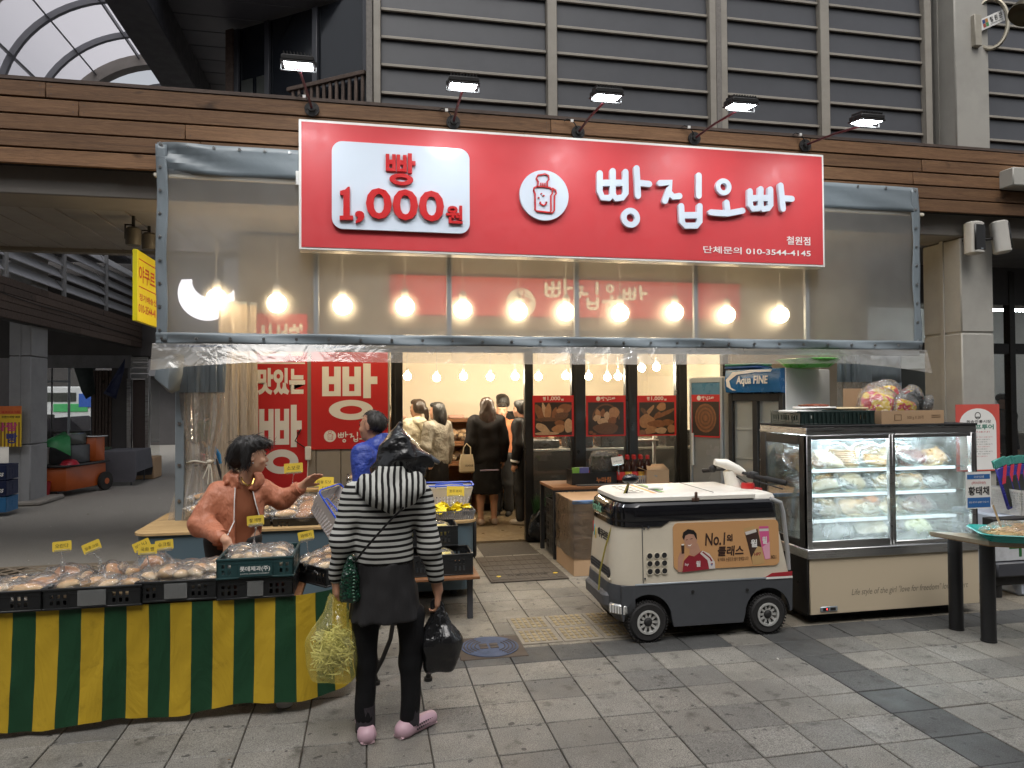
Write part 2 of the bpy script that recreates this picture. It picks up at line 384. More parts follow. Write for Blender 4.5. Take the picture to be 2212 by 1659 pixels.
# ---------------------------------------------------------------- smooth-union figures (bodies, garments, bags)
class SDF:
 """a distance field on a grid; shapes melt into each other and come out as one continuous mesh"""
 def __init__(s, lo, hi, h):
  s.lo = np.array(lo, float); s.h = h; s.n = np.ceil((np.array(hi)-s.lo)/h).astype(int)+1
  s.d = np.full(s.n, 1.0, np.float32)
 def region(s, lo, hi, pad):
  a = np.clip(np.floor((np.array(lo)-pad-s.lo)/s.h).astype(int), 0, s.n-1); b = np.clip(np.ceil((np.array(hi)+pad-s.lo)/s.h).astype(int)+1, 1, s.n)
  g = np.meshgrid(*[s.lo[k]+s.h*np.arange(a[k], b[k]) for k in range(3)], indexing='ij', sparse=False)
  return tuple(slice(a[k], b[k]) for k in range(3)), np.stack(g, -1).astype(np.float32)
 def put(s, sl, nd, k, op):
  o = s.d[sl]
  if op == 'add':
   if k > 0: hh = np.clip(.5+.5*(o-nd)/k, 0, 1); s.d[sl] = o*(1-hh)+nd*hh-k*hh*(1-hh)
   else: s.d[sl] = np.minimum(o, nd)
  else:
   if k > 0: hh = np.clip(.5-.5*(o+nd)/k, 0, 1); s.d[sl] = o*(1-hh)-nd*hh+k*hh*(1-hh)
   else: s.d[sl] = np.maximum(o, -nd)
 def cap(s, a, b, ra, rb=None, k=.02, sq=(1, 1, 1), op='add'):
  rb = ra if rb is None else rb; a = np.array(a, float); b = np.array(b, float); r = max(ra, rb); q = np.array(sq, float)
  mid = (a+b)/2
  sl, p = s.region(np.minimum(a, b)-r/q, np.maximum(a, b)+r/q, k+3*s.h)
  pa = (p-mid)*q-(a-mid)*q; ba = (b-a)*q; t = np.clip((pa@ba)/max(1e-9, ba@ba), 0, 1)
  d = np.linalg.norm(pa-t[..., None]*ba, axis=-1)-(ra+(rb-ra)*t)
  s.put(sl, d.astype(np.float32), k, op); return s
 def ell(s, c, r, k=.02, op='add', rz=0, rx=0):
  c = np.array(c, float); r = np.array(r, float); m = r.max()
  sl, p = s.region(c-m, c+m, k+3*s.h); p = p-c
  if rz or rx: p = p @ np.array(Matrix.Rotation(rz, 3, 'Z') @ Matrix.Rotation(rx, 3, 'X'))
  q = np.linalg.norm(p/r, axis=-1); q2 = np.linalg.norm(p/(r*r), axis=-1)
  d = np.where(q2 > 1e-6, q*(q-1)/np.maximum(q2, 1e-6), -r.min())
  s.put(sl, d.astype(np.float32), k, op); return s
 def box(s, lo, hi, rnd=.01, k=.0, op='add'):
  lo = np.array(lo, float); hi = np.array(hi, float); sl, p = s.region(lo, hi, k+3*s.h)
  q = np.abs(p-(lo+hi)/2)-((hi-lo)/2-rnd); d = np.linalg.norm(np.maximum(q, 0), axis=-1)+np.minimum(q.max(-1), 0)-rnd
  s.put(sl, d.astype(np.float32), k, op); return s
 def grid(s):
  g = np.meshgrid(*[s.lo[k]+s.h*np.arange(s.n[k]) for k in range(3)], indexing='ij'); return np.stack(g, -1)
 def clip(s, nrm, off, k=0):
  """keep the side where nrm.p <= off"""
  g = s.grid(); d = (g@np.array(nrm, float)-off).astype(np.float32)/np.linalg.norm(nrm); s.d = np.maximum(s.d, d); return s
 def wrinkle(s, amp, freq=(6, 6, 6), seed=0, mask=None):
  """folds: a few skewed sine sheets added to the distance"""
  g = s.grid(); rn = np.random.RandomState(seed); w = np.zeros(s.n)
  for i in range(6):
   f = np.array(freq)*rn.uniform(.5, 1.6, 3)*rn.choice([-1, 1], 3); ph = rn.uniform(0, 6.28)
   arg = g@f*2*math.pi/1.0; arg = arg+1.3*np.sin(g@(np.roll(f, 1)*2.1)+ph*2)
   w += np.sin(arg+ph)/6
  w = amp*w*1.8
  if mask is not None: w = w*mask(g)
  s.d = s.d+w.astype(np.float32); return s
 def crinkle(s, amp, freq, seed=0, n=4):
  """sharp creases, as in stiff crumpled film"""
  g = s.grid(); rn = np.random.RandomState(seed); w = np.zeros(s.n)
  for i in range(n):
   d = rn.normal(0, 1, 3); d /= np.linalg.norm(d); e = rn.normal(0, 1, 3); arg = g@d*freq*rn.uniform(.6, 1.5)+.6*np.sin(g@e*freq*.7+i)+rn.uniform(0, 6); w += np.abs((arg/math.pi) % 2-1)-.5
  s.d = (s.d+amp*w).astype(np.float32); return s
 def mesh(s, iso=0.0):
  d = s.d-iso; d[0] = d[-1] = 1; d[:, 0] = d[:, -1] = 1; d[:, :, 0] = d[:, :, -1] = 1
  ins = d < 0; n = np.array(d.shape)
  c = np.zeros(n-1, int)
  for i in (0, 1):
   for j in (0, 1):
    for k in (0, 1): c += ins[i:n[0]-1+i, j:n[1]-1+j, k:n[2]-1+k]
  act = (c > 0) & (c < 8); idx = np.full(n-1, -1); cells = np.argwhere(act); idx[act] = np.arange(len(cells))
  acc = np.zeros((len(cells), 3)); cnt = np.zeros(len(cells))
  cor = [(i, j, k) for i in (0, 1) for j in (0, 1) for k in (0, 1)]
  val = {q: d[cells[:, 0]+q[0], cells[:, 1]+q[1], cells[:, 2]+q[2]] for q in cor}
  for q in cor:
   for ax in range(3):
    if q[ax] == 0:
     q2 = list(q); q2[ax] = 1; q2 = tuple(q2); a, b = val[q], val[q2]; cr = (a < 0) != (b < 0)
     t = np.where(cr, a/np.where(np.abs(a-b) < 1e-9, 1e-9, a-b), 0); pt = np.tile(np.array(q, float), (len(cells), 1)); pt[:, ax] += t
     acc[cr] += pt[cr]; cnt[cr] += 1
  V = (cells+acc/np.maximum(cnt, 1)[:, None])*s.h+s.lo
  Fs = []
  for ax in range(3):
   u, w = (ax+1) % 3, (ax+2) % 3
   sl0 = [slice(1, -1)]*3; sl0[ax] = slice(0, -1); sl1 = list(sl0); sl1[ax] = slice(1, None)
   A = ins[tuple(sl0)]; B = ins[tuple(sl1)]; e = np.argwhere(A != B); off = np.array([1, 1, 1]); off[ax] = 0; e = e+off
   fl = ins[e[:, 0], e[:, 1], e[:, 2]]
   def I(du, dw):
    q = e.copy(); q[:, u] -= du; q[:, w] -= dw; return idx[q[:, 0], q[:, 1], q[:, 2]]
   quad = np.stack([I(1, 1), I(0, 1), I(0, 0), I(1, 0)], 1)
   quad = np.where(fl[:, None], quad, quad[:, ::-1]); quad = quad[(quad >= 0).all(1)]; Fs.append(quad)
  return V, np.concatenate(Fs)
 def build(s, name, mats, parent=None, label=None, relax=1, iso=0.0, **kw):
  V, Fq = s.mesh(iso)
  for _ in range(relax):
   acc = np.zeros_like(V); cnt = np.zeros(len(V))
   for i in range(4):
    a, b = Fq[:, i], Fq[:, (i+1) % 4]
    np.add.at(acc, a, V[b]); np.add.at(cnt, a, 1); np.add.at(acc, b, V[a]); np.add.at(cnt, b, 1)
   V = V*.5+.5*acc/np.maximum(cnt, 1)[:, None]
  me = bpy.data.meshes.new(name); me.from_pydata(V.tolist(), [], Fq.tolist())
  for mm in (mats if isinstance(mats, (list, tuple)) else [mats]): me.materials.append(mm)
  me.shade_smooth(); o = bpy.data.objects.new(name, me); COL.objects.link(o)
  if parent: o.parent = parent; CHILD.setdefault(parent.name, []).append(o.name)
  WMX[o.name] = wm(parent)
  return tag(o, label, kw.get('cat'), kw.get('group'), kw.get('kind'))
def hand_sdf(S, wrist, d, n, side, curl=.6, L=.165, spread=.0, k=.006):
 """a hand growing from the wrist along d (palm normal n): palm, five unequal jointed fingers, thumb off the side of the palm"""
 d = np.array(d, float)/np.linalg.norm(d); n = np.array(n, float); n -= d*(n@d); n /= np.linalg.norm(n); t = np.cross(d, n)*side
 w = np.array(wrist, float); f = L/.18
 for i, o in enumerate((-.026, -.009, .009, .026)):
  S.cap(w+d*.012*f+t*o*.6*f, w+d*.085*f+t*o*f, .0155*f, .0135*f, .01)
 for o, l, rr in ((.028, .072, .0088), (.010, .084, .0092), (-.009, .079, .009), (-.027, .060, .0078)):
  p = w+d*.088*f+t*o*f; dd = d+t*o*spread*14; a = curl*.35
  for j, sg in enumerate((.45, .32, .25)):
   c, s_ = math.cos(a), math.sin(a); nd = dd*c+n*s_; q = p+nd*l*sg*f; S.cap(p, q, rr*f*(1-.1*j), rr*f*(.92-.1*j), k); p = q; a += curl*.75
 p = w+d*.03*f+t*.026*f; a = w+d*.065*f+t*.052*f+n*.012*f; b = a+d*.03*f+t*.008*f*(1-curl)+n*(.006+.02*curl)*f
 S.cap(p, a, .0135*f, .011*f, .01); S.cap(a, b, .0105*f, .0085*f, k)
def head_sdf(S, c, yaw=0, s=1.0, tilt=0, face=True):
 """a head with brow, nose, lips, chin and ears; yaw 0 looks along +y"""
 c = np.array(c, float); Rz = np.array(Matrix.Rotation(yaw, 3, 'Z') @ Matrix.Rotation(tilt, 3, 'X'))
 def T(p): return c+Rz@(np.array(p)*s)
 def E(p, r, k=.015, op='add'): S.ell(T(p), np.array(r)*s, k, op, yaw)
 E((0, -.012, .028), (.074, .092, .088)); E((0, .028, -.035), (.058, .066, .075), .03); E((0, .052, -.088), (.03, .03, .024), .03)
 if face:
  S.cap(T((0, .084, .012)), T((0, .104, -.026)), .009*s, .013*s, .012); E((.012, .094, -.028), (.009, .01, .008), .006); E((-.012, .094, -.028), (.009, .01, .008), .006)
  for x in (-.031, .031):
   E((x, .084, .010), (.016, .011, .010), .008, 'sub'); E((x, .074, .009), (.014, .013, .0115), .004)
   E((x*1.25, .062, -.03), (.022, .022, .02), .015); S.cap(T((x*.5, .088, .027)), T((x*1.5, .076, .025)), .007*s, .006*s, .01)
  S.cap(T((-.02, .087, -.056)), T((.02, .087, -.056)), .0065*s, .0065*s, .006); S.cap(T((-.016, .086, -.066)), T((.016, .086, -.066)), .0075*s, .0075*s, .006)
  S.cap(T((-.022, .096, -.061)), T((.022, .096, -.061)), .0028*s, .0028*s, .003, op='sub')
 for x in (-1, 1):
  E((x*.077, -.008, -.006), (.010, .02, .032), .008); E((x*.084, -.002, -.004), (.006, .011, .018), .004, 'sub')
 return T
# ---------------------------------------------------------------- palette
m_granite = GRANITE('granite_slab', (.24, .228, .205), .5)
m_granite_warm = GRANITE('granite_slab_warm', (.25, .225, .185), .4)
m_granite_dark = GRANITE('granite_slab_dark', (.098, .099, .098), .4)
m_joint = M('joint_sand', (.06, .05, .04), .95, var=.4, vs=30, bump=.002)
m_plank = WOOD('stained_plank', (.16, .082, .042), (.31, .17, .085), .6)
m_plank_dark = WOOD('dark_plank', (.09, .065, .055), (.18, .13, .105), .7)
m_shelfwood = WOOD('shelf_wood', (.20, .085, .035), (.32, .15, .07), .45, objvar=.1)
m_conc = M('concrete', (.27, .25, .225), .85, var=.12, vs=3, bump=.001, dirt=.35)
m_beamgrey = M('beam_paint', (.24, .22, .195), .7, var=.15, vs=2, dirt=.3)
m_pillar = M('pillar_paint', (.36, .345, .31), .65, var=.07, vs=2.5, dirt=.3)
m_pillar_far = M('far_pillar_paint', (.30, .305, .315), .7, var=.1, vs=2, dirt=.4)
m_soffit = M('soffit_panel', (.26, .24, .215), .5, var=.08, vs=2)
m_darkpanel = M('dark_ceiling_panel', (.13, .135, .155), .45, var=.1, vs=2)
m_steel_dark = M('dark_steel_paint', (.05, .052, .062), .45)
m_louvre = M('louvre_panel', (.060, .062, .070), .38, var=.12, vs=2.5, spec=.5, dirt=.3)
m_rail = M('cream_rail', (.30, .275, .235), .5, var=.1, vs=5, dirt=.35)
m_plaster = M('peeling_plaster', (.2, .185, .17), .9, var=.35, vs=30, bump=.004)
m_cream = M('cream_wall', (.80, .71, .57), .8, var=.04, vs=2)
m_greywall = M('grey_wall', (.30, .27, .23), .7, var=.1, vs=3, dirt=.2)
m_black = M('black_paint', (.012, .011, .011), .35, var=.2)
m_blackmat = M('black_matte', (.014, .013, .013), .7, var=.2)
m_red = M('sign_red', (.55, .050, .056), .44, var=.03, spec=.45)
m_banner_red = M('banner_red', (.52, .018, .02), .55, var=.05)
m_signwhite = M('sign_white', (.60, .66, .74), .17, var=.02)
m_white = M('white_paint', (.74, .73, .70), .4, var=.04)
m_letterred = M('letter_red', (.50, .018, .02), .35, var=.04)
m_letterwhite = M('letter_white', (.78, .77, .74), .45, var=.02)
m_letterblack = M('letter_black', (.02, .018, .018), .5, var=.02)
m_steel = M('brushed_steel', (.52, .52, .52), .32, 1, var=.1, vs=14, stretch=(.1, 4, 4))
m_alu = M('aluminium', (.36, .40, .44), .45, .6, var=.1, vs=8)
m_tarp = M('grey_tarpaulin', (.17, .20, .22), .42, var=.1, vs=3, bump=.004, bs=5)
m_plasticblack = M('black_plastic', (.012, .013, .014), .42, var=.2)
m_plasticgreen = M('dark_green_plastic', (.018, .055, .058), .4, var=.15)
m_concfloor = M('shop_floor', (.22, .165, .10), .35, var=.3, vs=6, dirt=.4)
m_asphalt = M('asphalt', (.26, .245, .22), .9, var=.25, vs=120, bump=.004, bs=160, dirt=.35)
m_glass = CLEAR('window_glass', (.95, .96, .95), .02, .75, .02, base_gloss=.03)
m_vinyl = CLEAR('clear_vinyl', (.93, .92, .91), .30, .5, .09, (.82, .85, .88), wrinkle=.012, wscale=1.6, blotch=.10, base_gloss=.04, glow=.42)
m_curtain = CLEAR('clear_vinyl_curtain', (.95, .93, .90), .24, .7, .07, (.85, .81, .74), wrinkle=.02, wscale=5, blotch=.12, base_gloss=.06)
m_cello = CLEAR('cellophane', (.985, .985, .98), .10, .75, .10, (.95, .95, .95), wrinkle=.024, wscale=22, base_gloss=.05)
m_bulb = EM('bulb_glow', (1, .76, .44), 13)
m_bulb_in = EM('bulb_glow_inside', (1, .87, .66), 95)
m_led = EM('led_panel', (.90, .96, 1.0), 60)
m_tubecool = EM('cool_tube', (.85, .95, 1.0), 34)
m_skin = M('skin', (.56, .31, .20), .5, var=.06, vs=9, Subsurface_Weight=.08)
m_skin2 = M('skin_tanned', (.46, .24, .15), .5, var=.06, vs=9, Subsurface_Weight=.08)
m_hair = M('black_hair', (.012, .010, .009), .42, var=.5, vs=60, stretch=(8, 8, 1), bump=.003, bs=25)
m_cardboard = M('cardboard', (.44, .29, .17), .8, var=.1, vs=5)
m_yellowtag = M('yellow_card', (.72, .52, .055), .5, var=.05)
m_clearplastic = CLEAR('clear_plastic', (.9, .92, .92), .25, .8, .08, (.8, .82, .82), base_gloss=.08)
m_bread = None
def bread_mat(name, a, b, top=(.02, .05)):
 if name in MATS: return MATS[name]
 t = NT(name); tc = t.node('ShaderNodeTexCoord'); sx = t.node('ShaderNodeSeparateXYZ'); t.link(tc.outputs['Generated'], sx.inputs[0])
 v = t.coords(rnd=True); n = t.noise(v, 30, 4); ad = t.node('ShaderNodeMath', operation='MULTIPLY_ADD', i_1=.5, i_2=-.25); t.link(n, ad.inputs[0])
 a2 = t.node('ShaderNodeMath', operation='ADD'); t.link(sx.outputs['Z'], a2.inputs[0]); t.link(ad.outputs[0], a2.inputs[1])
 c = t.mix(t.ramp(a2.outputs[0], [(.5, 0.0), (1.0, 1.0)]), a, b)
 oi = t.node('ShaderNodeObjectInfo'); c = t.mix(1.0, c, t.ramp(oi.outputs['Random'], [(0, (.8, .72, .62)), (1, (1, 1, 1))]), 'MULTIPLY')
 t.principled(c, .5, 0, .4, n, .003); MATS[name] = t.m; return t.m
m_bun = bread_mat('bun_crust', (.80, .58, .33), (.64, .33, .12))
m_brownbread = bread_mat('brown_bread', (.55, .28, .10), (.36, .14, .045))
m_palebread = bread_mat('pale_bread', (.80, .67, .48), (.72, .46, .22))
# ================================================================ GROUND
GX0, GDX, GY0, GDY = 0.58, 0.297, 4.345, 0.272
mb = MB(); mb.box((-40, -25, -.3), (40, 60, -.035)); ground = mb.build('ground', m_joint, kind='structure')
tag(ground, 'sandy bed below the paving and lanes')
pav = MB().box((-6.2, -4, -.034), (7.5, 8.05, -.012)).build('pavement', m_joint, kind='structure')
tag(pav, 'granite paving of the market lane')
sl = MB().box((-GDX/2+.003, -GDY/2+.003, -.03), (GDX/2-.003, GDY/2-.003, 0), 0, .0035)
cells = []
for i in range(-13, 22):
 for j in range(-26, 14):
  xc, yc = GX0+GDX*(i+.5), GY0-GDY*(j+.5)+0
  if yc < -1.0 or yc > 8.0: continue
  if yc > 7.25 and 1.05 < xc < 1.75: continue
  depth = xc*math.sin(YAW)+yc*math.cos(YAW)
  if depth < 1.5: vis = 0
  else:
   px = 1106+F*(xc*math.cos(YAW)-yc*math.sin(YAW))/depth; py = 862+F*CAM_H/depth
   vis = (-60 < px < 2270) and (py < 1740)
  cells.append((vis, depth, xc, yc, i, j))
vis = sorted([c for c in cells if c[0]], key=lambda c: c[1])
def slab_mat(i, j, xc, yc):
 if i == 7 and yc < GY0: return m_granite_dark
 if -1 <= j+1 <= 0 and GY0 < yc < GY0+GDY and i >= -1: return m_granite_dark if i != 6 else m_granite
 return m_granite_warm if yc > GY0+GDY else m_granite
near = vis[:298]; rest = [c for c in cells if c not in set(near)]
proto = {}
for _, dp, xc, yc, i, j in near:
 mt = slab_mat(i, j, xc, yc)
 if yc > 4.62 and 0.62 < xc < 1.3 and yc < 5.15: pass
 if mt.name not in proto:
  proto[mt.name] = sl.build('paving_slab', mt, pav, loc=(xc, yc, 0)); o = proto[mt.name]
 else: o = link_copy(proto[mt.name], 'paving_slab', pav, (xc, yc, 0))
 o.location.z = random.uniform(-.0025, .0012); o.rotation_euler = (random.gauss(0, .002), random.gauss(0, .002), random.gauss(0, .003) + random.choice((0, math.pi)))
bulk = {}
for _, dp, xc, yc, i, j in rest:
 b = bulk.setdefault(slab_mat(i, j, xc, yc).name, MB()); z = random.uniform(-.003, .001)
 b.box((xc-GDX/2+.003, yc-GDY/2+.003, -.03), (xc+GDX/2-.003, yc+GDY/2-.003, z), 0, .0035)
for k, b in bulk.items(): b.build('paving_slab', MATS[k], pav, kind='stuff')
# tactile strip in front of the cart: worn raised dots and bars
tac = MB()
for r_ in range(2):
 for c_ in range(5):
  x0, y0 = 1.0+c_*.29, 4.66+r_*.285
  tac.box((x0, y0, -.01), (x0+.283, y0+.278, .006), 0, .003)
  for a in range(6):
   for b in range(4): tac.box((x0+.025+a*.04, y0+.03+b*.06, .006), (x0+.053+a*.04, y0+.075+b*.06, .0105), 1, .002)
m_tac = M('worn_tactile', (.24, .21, .165), .8, var=.25, vs=20, dirt=.5); m_tac2 = M('worn_tactile_yellow', (.30, .235, .13), .85, var=.5, vs=9, dirt=.9)
tac.build('tactile_paving', [m_tac, m_tac2], pav)
# asphalt side lane, its drain grating strip, shop floor and door mat
MB().box((-30, 7.9, -.034), (-1.55, 60, -.004)).build('side_lane', m_asphalt, kind='structure', label='dark asphalt side lane running back between the market rows')
gr = MB()
for i in range(26):
 x = -6+i*.18; gr.tube([(x, 7.35, 0), (x+.5, 7.85, 0)], .011, 5); gr.tube([(x+.5, 7.35, 0), (x, 7.85, 0)], .011, 5)
gr.box((-6, 7.30, -.02), (-1.5, 7.345, .008)); gr.box((-6, 7.855, -.02), (-1.5, 7.90, .008))
gr.build('drain_grating', M('rusty_grating', (.21, .17, .125), .8, var=.3, vs=10, dirt=.4), loc=None, kind='structure', label='diamond pattern drain strip at the mouth of the side lane')
MB().box((-1.5, 8.05, -.034), (7.5, 13, .012)).build('shop_floor', m_concfloor, kind='structure', label='speckled tan floor of the bread shop')
mt = MB(); q = [G(1030, 1205), G(1200, 1203), G(1215, 1256), G(1030, 1268)]
mt.box((1.06, 6.25, .001), (1.78, 7.25, .012), 0, .005)
for i in range(5):
 for j in range(9): mt.box((1.085+j*.075, 6.30+i*.18, .012), (1.152+j*.075, 6.46+i*.18, .0155), 0, .003)
mt.cyl((1.16, 6.42, .012), .022, .005, 14, 1); mt.cyl((1.70, 6.44, .012), .022, .005, 14, 1)
for k_ in (0,): text_into(mt, 'welcome', (1.24, 6.40), (1.62, 6.50), Matrix.Translation((0, 0, .0165)), 2, .002, .01)
mt.build('door_mat', [M('dark_mat', (.075, .06, .045), .9, var=.3, vs=20, bump=.003), M('yellow_dot', (.6, .42, .03), .6), M('mat_letter', (.04, .032, .025), .9)], label='dark worn mat on the paving before the shop door', cat='door mat')
# ================================================================ FASCIA, SOFFIT, PILLARS
fas = thing('wooden_fascia', 'long fascia of brown stained planks above the red sign', 'fascia', (2, 6.3, 3.5))
ZB, ZT = 3.54, 4.215
hs_ = (ZT-ZB)/5
MB().box((-9, 6.33, 3.56), (14, 6.42, 4.19)).build('backing_board', m_blackmat, fas, world=True)
for r_ in range(5):
 x = -9.0
 while x < 14:
  L = random.uniform(2.6, 4.2); x1 = min(14, x+L); yo = random.uniform(-.004, .004)
  mb = MB(); mb.box((-(x1-x)/2+.002, -.016, -hs_/2+.0065), ((x1-x)/2-.002, .016, hs_/2-.0065), 0, .004)
  for gx in (-(x1-x)/2+.04, (x1-x)/2-.04):
   for gz in (-.03, .03): mb.cyl((gx, -.0175, gz), .004, .002, 6, 1, 'Y')
  o = mb.build('plank', [m_plank, m_steel_dark], fas, loc=(0, 0, 0)); o.location = ((x+x1)/2-2, -.0+yo, ZB+hs_*(r_+.5)-3.5)
  x = x1
MB().box((-9, 6.28, ZT+.002), (14, 6.62, ZT+.03)).build('cap_board', m_plank_dark, fas, world=True)
# concrete beam below the planks and the panelled soffit
MB().box((-9, 6.44, 3.34), (14, 6.9, 4.18), 0, .01).build('beam', m_beamgrey, kind='structure', label='grey brown beam below the wooden fascia')
soff = tag(MB().box((-9, 6.9, 3.46), (14, 9.0, 3.5)).build('soffit', m_steel_dark, kind='structure'), 'panelled soffit over the stall and side lane')
for i in range(78):
 x0 = -9+i*.295; MB().box((x0+.006, 6.905, 3.40), (x0+.289, 8.98, 3.455), 0, .006).build('soffit_panel', m_soffit, soff)
MB().box((-9, 9.0, 3.36), (14, 9.12, 3.62)).build('beam', m_beamgrey, kind='structure', label='edge beam at the back of the soffit')
def pillar(name, label, x0, x1, y0, y1, z0, z1, mat, ribs=True, joints=(1.0, 2.2)):
 t = thing(name, label, 'pillar', ((x0+x1)/2, (y0+y1)/2, z0)); b = MB(); z = z0
 for zz in [j for j in joints if z0 < j < z1]+[z1]: b.box((x0, y0, z), (x1, y1, zz-.012), 0, .012); z = zz
 b.box((x0+.012, y0+.012, z0), (x1-.012, y1-.012, z1-.02)); b.build('shaft', mat, t, world=True)
 if ribs: MB().box((x0-.012, y0+(y1-y0)*.42, z0), (x0+.001, y0+(y1-y0)*.52, z1), 0, .004).build('cover_strip', mat, t, world=True)
 return t
pillar('pillar', 'square grey pillar with two speakers right of the awning', 6.19, 6.60, 6.45, 6.98, 0, 3.34, m_pillar, joints=(1.0, 2.32))
pillar('pillar', 'upper grey pillar carrying the ring bracket sign', 6.17, 6.60, 6.45, 6.98, ZT+.032, 8.3, m_pillar, joints=(6.6,))
# ================================================================ UPPER LOUVRE WALL
up = thing('louvre_wall', 'upper wall of grey sloping panels with cream rails and mullions', 'wall', (3, 6.65, 4.35))
mull = [(.045, .115), (1.70, 1.80), (3.40, 3.60), (4.66, 4.77), (5.93, 6.02), (6.62, 6.70), (8.4, 8.5), (10.2, 10.3)]
for a, b in mull: MB().box((a, 6.60, 4.25), (b, 6.69, 8.2), 0, .006).build('mullion', m_rail, up, world=True)
MB().box((3.47, 6.594, 4.25), (3.53, 6.66, 8.2), 0, .004).build('plaster_strip', m_plaster, up, world=True)
MB().box((-.02, 6.62, 4.25), (.04, 6.7, 8.2), 0, .004).build('plaster_strip', m_plaster, up, world=True)
RZ = 4.49; RS = .262
for (a0, a), (b, b1) in zip(mull[:-1], mull[1:]):
 if 6.0 < a < 6.1: continue
 for k in range(-1, 14):
  z = RZ+RS*k
  if z > 4.4: MB().box((a+.001, 6.635, z-.014), (b-.001, 6.66, z+.014), 0, .004).build('rail', m_rail, up, world=True)
  zz0 = max(4.25, z+.012)
  p = MB(); x0, x1 = a+.004, b-.004
  p.add([(x0, 6.655, zz0), (x1, 6.655, zz0), (x1, 6.672, z+RS+.01), (x0, 6.672, z+RS+.01), (x0, 6.68, zz0), (x1, 6.68, zz0), (x1, 6.71, z+RS+.01), (x0, 6.71, z+RS+.01)],
              [(0, 1, 2, 3), (7, 6, 5, 4), (0, 4, 5, 1), (1, 5, 6, 2), (2, 6, 7, 3), (3, 7, 4, 0)])
  p.build('louvre_panel', m_louvre, up, world=True)
MB().box((-.05, 6.8, 4.25), (14, 6.9, 8.2)).build('backing', m_steel_dark, up, world=True)
# dark glazed bay left of the louvres, railing and the dark panelled ceiling
bay = thing('dark_glazed_bay', 'dark glazed upper bay with a slatted railing beside the louvre wall', 'window bay', (-.6, 7.3, 4.3))
A = Vector((.02, 6.78, 0)); B = Vector((-1.35, 7.75, 0)); u = (B-A).normalized(); nrm = Vector((-u.y, u.x, 0)); nrm = nrm if nrm.y < 0 else -nrm
def onbay(s, z, off=0): return A+u*s+nrm*off+Vector((0, 0, z))
Lb = (B-A).length; m_darkglass = M('dark_window', (.012, .014, .018), .12, var=.3, vs=2)
def bslab(name, s0, s1, z0, z1, o0, o1, mat, bev=.004):
 M4 = Matrix((u, -nrm, Vector((0, 0, 1)))).transposed().to_4x4(); M4.translation = A
 return MB().box((s0, -o1, z0), (s1, -o0, z1), 0, bev, M4).build(name, mat, bay, world=True)
bslab('wall', 0, Lb, 4.3, 5.5, -.15, 0, m_darkglass)
for s0 in (0.0, Lb*.36, Lb*.72, Lb-.06): bslab('mullion', s0, s0+.06, 4.3, 5.49, .002, .035, m_steel_dark)
m_dimglass = M('dim_window', (.06, .065, .06), .2, var=.3, vs=2)
bslab('pane', Lb*.74, Lb*.83, 4.35, 4.95, .004, .012, m_dimglass); bslab('pane', Lb*.86, Lb-.08, 4.35, 4.95, .004, .012, m_dimglass)
bslab('handrail', 0, Lb*.55, 4.68, 4.72, .05, .10, m_plank_dark)
for k in range(12): bslab('baluster', .02+k*.075, .05+k*.075, 4.3, 4.68, .06, .085, m_plank_dark)
bslab('corner_post', Lb, Lb+.10, 4.3, 5.5, -.15, .05, m_plank_dark)
dc = MB().box((-1.95, 6.9, 5.62), (1.0, 22, 5.66)).build('ceiling', m_steel_dark, kind='structure', label='dark panelled ceiling beside the glass vault')
for k in range(40):
 y = 6.95+k*.33; MB().box((-1.93, y+.006, 5.55), (1.0, y+.324, 5.612), 0, .005).build('ceiling_panel', m_darkpanel, dc)
MB().box((-2.30, 6.75, 5.2), (-1.93, 24, 5.6), 0, .01).build('beam', m_steel_dark, kind='structure', label='dark beam carrying the right side of the glass vault')
# ================================================================ GLASS VAULT over the side lane
t_ = NT('translucent_roof'); v_ = t_.coords(); tl_ = t_.node('ShaderNodeBsdfTranslucent', i_Color=(.62, .60, .63, 1)); tr_ = t_.node('ShaderNodeBsdfTransparent', i_Color=(.62, .60, .64, 1))
mx_ = t_.node('ShaderNodeMixShader', i_0=.45); t_.link(tl_.outputs[0], mx_.inputs[1]); t_.link(tr_.outputs[0], mx_.inputs[2]); t_.link(mx_.outputs[0], t_.out.inputs[0]); m_roof = t_.m
def vault(label, xc, zs, Rr, ys, nseg, rib_big, mat_pane, a0=0, a1=math.pi):
 t = thing('vaulted_skylight', label, 'skylight', (xc, ys[0], zs))
 def pt(a, r, y): return Vector((xc+r*math.cos(a), y, zs+r*math.sin(a)))
 for y, big in ys_big(ys, rib_big):
  w, d = (.11, .20) if big else (.035, .09)
  rings = []
  for k in range(33):
   a = a0+(a1-a0)*k/32; rings.append([pt(a, Rr-.02, y-w), pt(a, Rr-.02, y+w), pt(a, Rr-.02-d, y+w), pt(a, Rr-.02-d, y-w)])
  MB().loft(rings).build('rib', m_beamgrey if big else m_alu_d, t, world=True, angle=30)
 for k in range(nseg+1):
  a = a0+(a1-a0)*k/nseg
  MB().loft([[pt(a-.007, Rr-.02, y), pt(a+.007, Rr-.02, y), pt(a+.007, Rr-.11, y), pt(a-.007, Rr-.11, y)] for y in (ys[0], ys[-1])]).build('purlin', m_alu_d, t, world=True)
 for yi in range(len(ys)-1):
  for k in range(nseg):
   rings = [[pt(a0+(a1-a0)*(k+q/4)/nseg, Rr, ys[yi]+.005), pt(a0+(a1-a0)*(k+q/4)/nseg, Rr, ys[yi+1]-.005)] for q in range(5)]
   MB().loft(rings, closed=False, caps=False).build('pane', mat_pane, t, world=True)
 return t
def ys_big(ys, big): return [(y, y in big) for y in ys]
m_alu_d = M('grey_roof_bar', (.16, .165, .18), .5, var=.1)
VX, VZ, VR = -3.72, 6.15, 1.9
